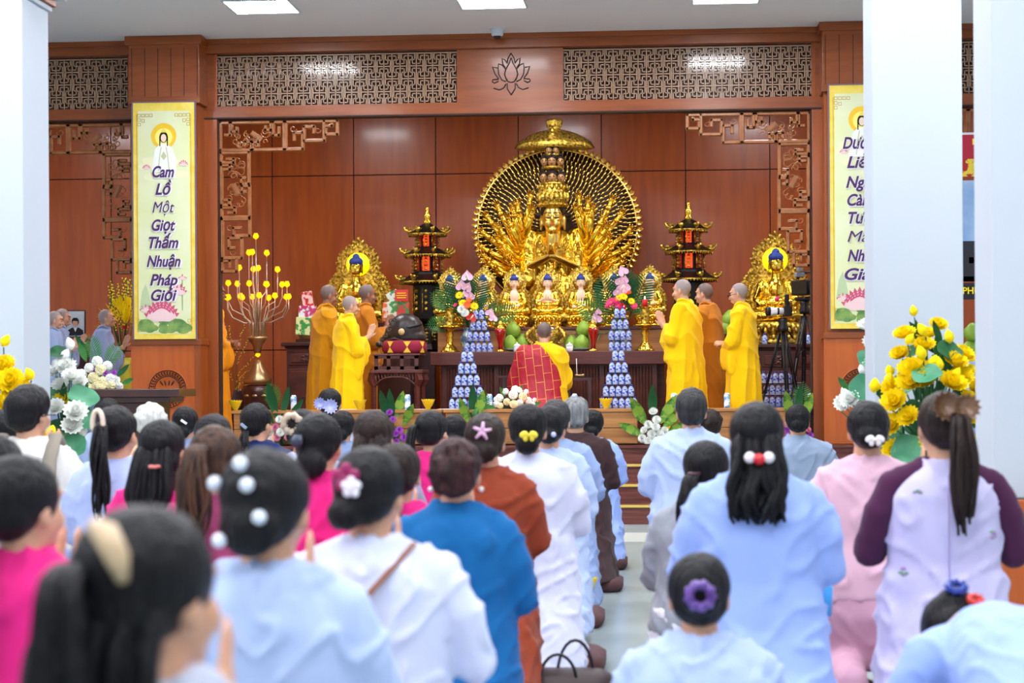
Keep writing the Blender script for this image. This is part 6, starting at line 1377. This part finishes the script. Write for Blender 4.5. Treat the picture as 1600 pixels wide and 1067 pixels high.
m.tube([(-(W2 - .04) + 2 * (W2 - .04) * k / 16, -.235, H - .24 - .1 * abs(k / 8 - 1) ** 3) for k in range(17)], .009, 5); obj('carved_apron', m, ROSEV, r)
m = MB(); m.bx(-W2 + .02, W2 - .02, -.22, .22, .15, .175); flat('shelf', m, ROSE, r)
BK = [mat('book_cover_%d' % i, c_, .5) for i, c_ in enumerate(((60, 50, 50), (120, 130, 110), (210, 190, 140), (90, 40, 40)))]
rb_ = random.Random(2); zb = ZS + .175
for i in range(6):
    bw = .15 + rb_.uniform(-.008, .008); p = P(621 + rb_.uniform(-1.2, 1.2), 600, 19.85); r = thing('book', 'book with white page edges, %s of the stack under the drum' % ['lowest', 'second from the bottom', 'third from the bottom', 'third from the top', 'second from the top', 'topmost'][i], 'book', (p.x, 19.82, zb + i * .0375), rb_.uniform(-.06, .06), 'books stacked under the drum')
    m = MB(); m.bx(-bw / 2 + .003, bw / 2 - .003, -.1, .1, .004, .033); flat('pages', m, WPAPER, r); m = MB(); m.bx(-bw / 2, bw / 2, -.105, .105, 0, .004); m.bx(-bw / 2, bw / 2, -.105, .105, .033, .037); flat('cover', m, BK[i % 4], r)
for px, n in ((600, 2), (645, 2)):
    for i in range(n):
        p = P(px, 600, 19.85); r = thing('book', 'flat white book lying %s of the tall stack, %s' % ('left' if px < 620 else 'right', ['underneath', 'on top'][i]), 'book', (p.x, 19.84, zb + i * .026), 0, 'loose books under the drum'); w = .075 if px < 620 else .06
        m = MB(); m.bx(-w, w, -.1, .1, 0, .022); flat('pages', m, WPAPER, r); m = MB(); m.bx(-w - .002, w + .002, -.102, .102, .022, .025); flat('cover', m, mat('pale_cover', (170, 200, 206), .5), r)
# gift baskets
def basket(px0, px1, pyt, pyb, Y, cols, label, sign=None):
    a, b = P(px0, pyb, Y), P(px1, pyt, Y); cx_ = (a.x + b.x) / 2; w = (b.x - a.x) / 2; h = b.z - a.z; r = thing('gift_basket', label, 'gift basket', (cx_, Y, a.z)); q = random.Random(px0)
    m = MB(); m.lathe([(w * .75, 0), (w * .95, h * .12), (w * .9, h * .14)], n=24); obj('basket', m, OAK, r)
    for i, (cl, x, z, sw, sh, tl) in enumerate(cols):
        m = MB(); m.box((x * w, -.05 - .03 * (i % 3), z * h), (sw * w, .06, sh * h), Matrix.Rotation(tl, 3, 'Y')); flat('carton', m, mat('pack_%d_%d_%d' % cl[:3], cl[:3], .4, c2=cl[3:] if len(cl) > 3 else None, cscale=16, csharp=True), r, bev=.004)
    if sign: m = MB(); m.box((sign[0] * w, -.17, sign[1] * h), (sign[2] * w, .005, sign[3] * h)); s = flat('gift_card', m, mat('card_red', (206, 50, 50), .5), r); q = MB(); [q.box((sign[0] * w, -.175, (sign[1] + .06 * k) * h), (sign[2] * w * (.8 - .1 * abs(k)), .003, .008)) for k in (-1, 0, 1)]; flat('card_lettering', q, PYEL, s)
    m = MB(); m.lathe([(w * .95, h * .1), (w * 1.02, h * .5), (w * .7, h * .8), (w * .15, h * .95), (w * .4, h * 1.02)], n=20, cap=False, wob=lambda a, z: 1 + .05 * cos(a * 9 + z * 9)); obj('cellophane', m, mat('cellophane', (240, 246, 250), .08, trans=1, alpha=.22, ior=1.1), r)
    return a.z
za = basket(464, 500, 450, 530, 21.9, [((200, 40, 40, 240, 200, 190), 0, .78, .9, .3, -.15), ((238, 240, 244, 200, 60, 110), .05, .5, 1.5, .3, 0), ((60, 150, 70, 220, 230, 160), -.3, .25, 1.2, .35, .05), ((120, 170, 60), .5, .3, .6, .4, .2)], 'gift basket of packets in clear wrap, behind the leftmost ochre robe')
zb2 = basket(598, 643, 446, 505, 21.3, [((236, 110, 50, 250, 220, 200), -.7, .3, .5, .5, .05), ((70, 150, 70, 230, 240, 220), -.1, .35, .9, .45, -.1), ((60, 130, 60, 210, 60, 60), .5, .3, .8, .5, .05), ((226, 230, 220, 60, 140, 80), -.2, .7, .8, .3, -.5)], 'gift basket with a red card in clear wrap, above the wooden fish drum', (.45, .72, .9, .3))
p = P(620, 505, 21.3); m = MB(); m.bx(p.x - .19, p.x + .17, 21.15, 21.5, ZS, zb2); tag(flat('basket_stand', m, DARKW), 'dark stand under the gift basket behind the drum', 'stand')
m = MB(); p = P(482, 530, 21.9); m.bx(p.x - .13, p.x + .13, 21.8, 22.05, zl, max(za, zl + .01)); tag(flat('basket_riser', m, DARKW), 'thin riser under the gift basket at the left cabinet', 'riser')
# video cameras on tripods
def tripod(px, py, Y, feet, label, zt2=None):
    a = P(px, py, Y); r = thing('tripod', label, 'tripod', (a.x, Y, ZS)); H = a.z - ZS
    m = MB(); m.lathe([(.05, H - .14), (.06, H - .1), (.04, H - .06), (.05, H - .03), (.045, H)], n=14); m.tube([(0, 0, H - .14), (0, 0, H - .5)], .016, 8); obj('head', m, BLACK, r)
    for (dx, dy) in feet:
        m = MB(); e = Vector((dx, dy, .01)); s = Vector((dx * .1, dy * .1, H - .16)); n = (e - s).normalized(); o = Vector((-n.y, n.x, 0)).normalized() * .018
        m.tube([s + o, s.lerp(e, .55) + o * .7], .011, 6); m.tube([s - o, s.lerp(e, .55) - o * .7], .011, 6); m.tube([s.lerp(e, .35), e], .011, 6); m.ell(s.lerp(e, .55), .024, 8, 6); m.ell(e, .018, 8, 6); l = obj('leg', m, BLACK, r)
    m = MB()
    for (dx, dy) in feet: m.tube([(0, 0, H - .5), (dx * .38, dy * .38, H * .6)], .007, 5)
    obj('spreader', m, BLACK, r); m = MB(); m.tube([(0, 0, H - .06), (.12, .25, H - .2)], .01, 6); obj('pan_handle', m, BLACK, r); return a
a = tripod(1223, 497, 19.95, [(-.3, .15), (.05, -.28), (.25, .25)], 'black tripod under the white-lens camera')
r = thing('photo_camera', 'camera with a white telephoto lens on the lower tripod', 'camera', a + Vector((0, 0, .0)), .15); m = MB()
m.box((.05, 0, .07), (.09, .08, .1)); m.box((.05, 0, .14), (.05, .05, .05)); flat('camera_body', m, BLACK, r, bev=.008)
m = MB(); m.M = Matrix.Translation((0, 0, .07)) @ Matrix.Rotation(-pi / 2, 4, 'Y'); m.lathe([(.035, -.02), (.037, .1), (.045, .12), (.045, .13)], n=20); obj('white_lens', m, WPAPER, r)
m = MB(); m.M = Matrix.Translation((0, 0, .07)) @ Matrix.Rotation(-pi / 2, 4, 'Y'); m.lathe([(.045, .13), (.047, .17), (.04, .175), (.002, .165)], n=20); m.lathe([(.0385, .04), (.0385, .06)], n=20); obj('lens_hood', m, BLACK, r)
m = MB(); m.box((.04, -.02, .2), (.045, .05, .09)); flat('microphone_mount', m, BLACK, r, bev=.01)
a = tripod(1257, 470, 20.5, [(-.22, -.3), (.26, -.1), (0, .35)], 'tall black tripod under the video camera by the right pillar')
r = thing('video_camera', 'large black shoulder video camera in front of the right lit statue', 'video camera', a, .5); m = MB()
m.box((0, 0, .14), (.15, .3, .16)); m.box((.0, .02, .02), (.1, .2, .04)); flat('camera_body', m, BLACK, r, bev=.015)
m = MB(); m.M = Matrix.Translation((0, -.14, .13)) @ Matrix.Rotation(pi / 2, 4, 'X'); m.lathe([(.06, 0), (.065, .1), (.08, .13), (.08, .17), (.06, .165)], n=20); obj('lens', m, BLACK, r)
m = MB(); m.tube([(0, -.13, .25), (0, -.12, .3), (0, .1, .3), (0, .13, .24)], .015, 8); obj('handle', m, BLACK, r); m = MB(); m.box((-.1, -.06, .27), (.1, .06, .05)); m.box((-.12, -.1, .33), (.06, .05, .05)); flat('viewfinder', m, GREYP, r, bev=.008)
# portrait
p = P(118, 506, 21.0); r = thing('framed_portrait', 'framed portrait of a dark-suited person in the far left bay', 'picture frame', p); m = MB()
w, h = .115, .155
m.bx(-w, w, 0, .02, -h, h); flat('frame', m, DARKW, r, bev=.004); m = MB(); m.bx(-w + .015, w - .015, -.004, 0, -h + .015, h - .015); pc_ = flat('print', m, mat('portrait_backdrop', (196, 206, 214), .6), r)
m = MB(); m.prism([(-.095, -.13), (-.085, -.07), (-.035, -.04), (0, -.055), (.035, -.04), (.085, -.07), (.095, -.13)], -.008, -.004); flat('suit', m, mat('suit_dark', (30, 32, 44), .7), pc_)
m = MB(); m.prism([(-.02, -.045), (0, -.09), (.02, -.045)], -.0095, -.008); flat('shirt_front', m, WPAPER, pc_)
m = MB(); m.prism([(.03 * cos(t) * .95, .012 + .042 * sin(t)) for t in [k * pi / 10 for k in range(20)]], -.01, -.004); flat('face', m, SKIN, pc_)
m = MB(); m.prism([(-.036, .0), (-.038, .045), (-.02, .068), (.02, .068), (.038, .045), (.036, 0), (.028, .03), (-.028, .035)], -.012, -.004); flat('hair', m, HAIRB, pc_)
m = MB(); m.bx(p.x - .12, p.x + .12, 21.0, 21.3, ZS, p.z - .16); tag(flat('portrait_shelf', m, DARKW), 'dark shelf block under the framed portrait in the left bay', 'shelf')
# cushions by the aisle, bag
CU = mat('brown_cushion', (84, 52, 54), .8, bump=.3, bscale=30)
for i, (px, py, Y, w) in enumerate(((940, 903, 12.35, 'under the dark brown robe'), (905, 938, 10.6, 'under the pale blue robes'), (950, 872, 13.75, 'nearest the steps'), (900, 1010, 9.0, 'under the long bluish white robe'), (1330, 1040, 8.0, 'under the pale pink trousers'), (1068, 1010, 7.7, 'under the stone grey shirt'))):
    x = P(px, py, Y).x - .08; m = MB(); m.sec([(0, .2, .24), (.02, .22, .26), (.06, .22, .26), (.08, .19, .23)], 24, p=5); tag(obj('kneeling_cushion', m, CU, None, loc=(x, Y, .0), bev=0), 'flat square brown kneeling cushion ' + w, 'cushion', 'kneeling cushions beside the aisle')
a = P(885, 1055, 7.9); r = thing('shoulder_bag', 'dark brown bag with curled straps on the aisle floor at the bottom of the picture', 'bag', (a.x, 7.9, 0)); m = MB(); m.sec([(0, .2, .11), (.05, .22, .13), (.13, .2, .1), (.16, .15, .04)], 20, p=3); obj('bag_body', m, mat('bag_leather', (52, 38, 38), .5), r)
for q in (-.05, .06): m = MB(); m.tube([(q * .6 + .075 * cos(k * pi / 12), -.03 + q, .12 + (.13 + q * .4) * sin(k * pi / 12)) for k in range(13)], .007, 6); obj('strap', m, BLACK, r)
# calligraphy banners
BY = mat('banner_gold_border', (236, 204, 60), .5, c2=(244, 222, 110), cscale=8); BG = mat('banner_pale_green', (220, 226, 168), .5, c2=(228, 232, 196), cscale=2.2); INK = mat('banner_purple_ink', (76, 36, 96), .5); INKW = mat('banner_white_ink', (240, 238, 246), .5)
def banner(x0, x1, z0, z1, words, label):
    r = thing('calligraphy_banner', label, 'banner', ((x0 + x1) / 2, YP - .08, z0)); w = (x1 - x0) / 2; H = z1 - z0
    def fl(name, m, mt, par=r): return flat(name, m, mt, par)
    m = MB(); m.bx(-w, w, .0, .015, 0, H); sh = fl('print', m, BY); m = MB(); m.bx(-w * .82, w * .82, -.002, 0, H * .022, H * .965); fl('pale_field', m, BG)
    m = MB(); [m.bx(s * w - .006, s * w + .008, -.006, .02, -.01, H + .01) for s in (-1, 1)]; m.bx(-w, w, -.006, .02, H, H + .012); fl('frame_strip', m, mat('frame_grey', (120, 96, 112), .4))
    m = MB(); [m.bx(s * w * .86 - .002, s * w * .86 + .002, -.003, 0, H * .03, H * .95) for s in (-1, 1)]
    for sx in (-1, 1):
        for (b0, zz0, sg) in ((H * .955, 0, -1), (H * .03, 0, 1)):
            for k, (u, v) in enumerate(((0, 0), (1, 0), (2, 0), (3, 0), (0, 1), (0, 2), (1, 1.2))): cx_ = sx * (w * .78 - u * .04); cz_ = b0 + sg * (.02 + v * .045); [m.bx(cx_ - .016, cx_ + .016, -.004, 0, cz_ + q, cz_ + q + .004) for q in (-.016, .012)]; [m.bx(cx_ + q, cx_ + q + .004, -.004, 0, cz_ - .016, cz_ + .016) for q in (-.016, .012)]
    fl('corner_key', m, mat('key_gold', (196, 150, 50), .5))
    def disc(cx_, cz_, rx, rz_, y, mt, nm, n=28): m = MB(); m.prism([(cx_ + rx * cos(2 * pi * k / n), cz_ + rz_ * sin(2 * pi * k / n)) for k in range(n)], y, y + .002); return fl(nm, m, mt)
    hz = H * .858; disc(0, hz, .128, .128, -.0035, mat('print_halo', (242, 196, 40), .5), 'halo'); disc(.0, hz - .01, .088, .088, -.0045, mat('print_halo_in', (250, 236, 120), .5), 'halo')
    m = MB(); rq = random.Random(4)
    for k in range(9): m.M = Matrix.Translation((rq.uniform(-.2, .2), 0, hz - .22 - rq.uniform(0, .2))); m.prism([(.09 * cos(a * pi / 8), .035 * sin(a * pi / 8)) for a in range(16)], -.0025 - .0001 * k, -.002)
    fl('clouds', m, mat('print_cloud', (236, 234, 190), .6)); G = mat('print_robe_white', (240, 242, 232), .6)
    m = MB(); m.prism([(-.035, hz - .075), (-.09, hz - .13), (-.11, hz - .25), (-.13, hz - .36), (.12, hz - .36), (.13, hz - .25), (.09, hz - .13), (.035, hz - .075)], -.007, -.005); fl('robe', m, G)
    m = MB(); [m.prism([(s * .03, hz - .11), (s * .045, hz - .2), (s * .06, hz - .34), (s * .05, hz - .34), (s * .035, hz - .2), (s * .02, hz - .11)], -.008, -.007) for s in (-1, 1)]; m.prism([(-.03, hz - .2), (0, hz - .15), (.03, hz - .2), (0, hz - .24)], -.0085, -.007); fl('robe_lines', m, mat('print_sash', (200, 200, 160), .6))
    m = MB(); m.prism([(.042 * cos(t * pi / 10), hz - .01 + .055 * sin(t * pi / 10)) for t in range(20)], -.0075, -.006); [m.bx(s * .038 - .005, s * .038 + .005, -.0075, -.006, hz - .1, hz) for s in (-1, 1)]; fl('hair', m, HAIRB)
    m = MB(); m.prism([(.028 * cos(t * pi / 10), hz - .02 + .04 * sin(t * pi / 10)) for t in range(20)], -.009, -.007); fl('face', m, mat('print_face', (240, 214, 190), .6)); m = MB(); m.prism([(-.022, hz + .035), (-.02, hz + .06), (0, hz + .08), (.02, hz + .06), (.022, hz + .035)], -.0092, -.007); fl('crown', m, BY)
    def lot(cx_, cz_, s, y, n=9):
        a_ = MB(); b_ = MB()
        for lay in range(3):
            k_ = max(3, n - lay * 2)
            for i in range(k_):
                an = (i / (k_ - 1) - .5) * (2.3 - lay * .5); L = s * (1 - .14 * lay) * (1 - .12 * abs(an)); d = Vector((sin(an), cos(an))); q = Vector((d.y, -d.x)); o = Vector((cx_, cz_))
                P_ = [o, o + d * L * .35 + q * s * .15, o + d * L * .7 + q * s * .13, o + d * L, o + d * L * .7 - q * s * .13, o + d * L * .35 - q * s * .15]
                a_.prism([(p_.x, p_.y) for p_ in P_], y - .0012 * lay - .0001 * i, y - .0012 * lay + .0008)
                P2 = [o + d * L * .78 + q * s * .1, o + d * L, o + d * L * .78 - q * s * .1]; b_.prism([(p_.x, p_.y) for p_ in P2], y - .0012 * lay - .0001 * i - .0004, y - .0012 * lay)
        fl('lotus_petals', a_, mat('print_pink', (240, 206, 206), .6)); fl('petal_tips', b_, mat('print_rose', (206, 86, 120), .6))
    GN = mat('print_green', (80, 130, 70), .6, c2=(150, 178, 90), cscale=9)
    m = MB(); rq = random.Random(9)
    for k in range(17):
        cx_ = rq.uniform(-.8, .8) * w; m.M = Matrix.Translation((cx_, 0, H * .03 + rq.uniform(.02, .12 + .14 * max(0, cx_ / w)))); rr = rq.uniform(.04, .085); m.prism([(rr * cos(t * pi / 8) * (1 + .1 * cos(5 * t)), rr * .65 * sin(t * pi / 8)) for t in range(16)] if abs(cx_) + rr < w * .9 else [(.02 * cos(t * pi / 4), .02 * sin(t * pi / 4)) for t in range(8)], -.004 - .0001 * k, -.002)
    m.M = None; m.bx(.01, .018, -.0045, -.003, H * .04, H * .13); m.bx(w * .55, w * .55 + .007, -.0045, -.003, H * .12, H * .25); fl('lotus_leaves', m, GN)
    m = MB(); m.prism([(-w * .8, H * .12), (-w * .72, H * .2), (-w * .6, H * .235), (-w * .5, H * .19), (-w * .4, H * .12)], -.003, -.002); fl('misty_hill', m, mat('print_hill', (186, 206, 160), .6))
    lot(-.03, H * .075, .23, -.007, 11); lot(w * .4, H * .185, .13, -.006, 7); lot(-w * .6, H * .115, .08, -.006, 5); lot(w * .57, H * .25, .06, -.006, 3); lot(-w * .55, hz - .33 - 0 * H, .055, -.006, 7); lot(w * .62, hz - .3, .065, -.006, 7)
    for i, (tx, zf, wd, sz) in enumerate(words):
        for off, mt, nm, yy in ((0, INKW, 'brush_word_outline', -.010), (1, INK, 'brush_word', -.013)):
            me = text_mesh(tx, sz, .001, (sz * (.026 if off else .055) if tx[0] != 'M' else .0), .28, mt, wd * (1 if off else 1.06)); link(nm, me, r, (-.005 if off else .003, yy, H * zf - (0 if off else .006)))
z0 = P(260, 530, YP).z; z1 = P(260, 162, YP).z; X0 = P(211, 340, YP).x; X1 = P(309, 340, YP).x
def words(l, H, ys, n=.155): return [(t, (530 - y) / 368, w, n) for t, y, w in zip(l[0], ys, l[1])]
banner(X0, X1, z0, z1, words((['Cam', 'Lồ', 'Một', 'Giọt', 'Thấm', 'Nhuận', 'Pháp', 'Giới'], [.22, .16, .22, .24, .3, .34, .28, .26]), 0, [278, 305, 333, 361, 388, 417, 446, 470]), 'tall pale calligraphy banner with a haloed figure and lotus, on the left wooden pillar')
X2 = P(1294, 300, YP).x; banner(X2, X2 + (X1 - X0), z0 + .05, z1 + .05, words((['Dương', 'Liễu', 'Ngàn', 'Cành', 'Tưới', 'Mát', 'Nhân', 'Gian'], [.36, .28, .3, .28, .26, .28, .28, .34]), 0, [258, 287, 317, 344, 371, 399, 428, 456]), 'tall pale calligraphy banner on the right wooden pillar, partly behind the white column')
# posters glimpsed between the right columns
def board(px0, px1, y0, y1, Y, mts, label, nm, extra=None):
    a, b = P(px0, y1, Y), P(px1, y0, Y); r = thing(nm, label, 'poster', ((a.x + b.x) / 2, Y, a.z)); w = (b.x - a.x) / 2; h = b.z - a.z; m = MB(); m.bx(-w, w, 0, .02, 0, h); flat('sheet', m, mts[0], r)
    for nm2, mt, (u0, u1, v0, v1) in mts[1:]: m = MB(); m.bx(-w * (1 - 2 * u0), -w * (1 - 2 * u1), -.004, 0, v0 * h, v1 * h); flat(nm2, m, mt, r)
    return r, w, h
r, w, h = board(1500, 1640, 205, 276, 19.0, [mat('banner_red', (190, 30, 60), .5), ('gold_band', mat('banner_yellow', (240, 210, 60), .5, c2=(190, 30, 40), cscale=14, csharp=True), (0, 1, 0, .4)), ('top_strip', WPAPER, (0, 1, .95, 1)), ('gold_dot', PYEL, (.14, .17, .72, .86))], 'red and gold banner seen between the two white columns on the right', 'wall_banner')
r, w, h = board(1500, 1640, 280, 440, 19.0, [mat('print_sky', (90, 150, 220), .5, c2=(200, 220, 236), cscale=1.6), ('dark_water', mat('print_dark', (34, 36, 46), .5), (0, 1, 0, .4)), ('pad', MC['lotus_pad_green'], (0, 1, .0, .05)), ('pink_lotus', PPINK, (.1, .17, .18, .24))], 'blue sky and lotus poster seen between the two white columns on the right', 'wall_poster')
r, w, h = board(1500, 1640, 441, 468, 18.98, [mat('caption_black', (26, 24, 34), .5)], 'black caption board with yellow letters seen between the right columns', 'caption_board')
link('lettering', text_mesh('PHƯƠNG', .09, .001, .002, 0, PYEL), r, (-w * .5, -.004, h * .35))
m = MB(); m.bx(P(1500, 560, 19.0).x, P(1640, 560, 19.0).x, 19.0, 19.5, ZS, P(1520, 560, 19.0).z); tag(flat('offering_table', m, mat('pale_cloth_table', (180, 196, 220), .7)), 'cloth-covered offering table glimpsed between the right white columns', 'table')
for i, (px, py) in enumerate(((1519, 520), (1515, 547), (1527, 547))): pomelo(px, py, 19.2, 'green fruit glimpsed between the right columns, %s' % ['top', 'lower left', 'lower right'][i], .088)
# small blue object by the aisle
m = MB(); m.sec([(0, .04, .04), (.1, .045, .045), (.12, .03, .03)], 16); tag(obj('blue_tumbler', m, mat('sky_blue_plastic', (70, 170, 240), .3), None, loc=P(1282, 962, 6.9)), 'sky blue tumbler held low between the periwinkle and pink clothes', 'tumbler')
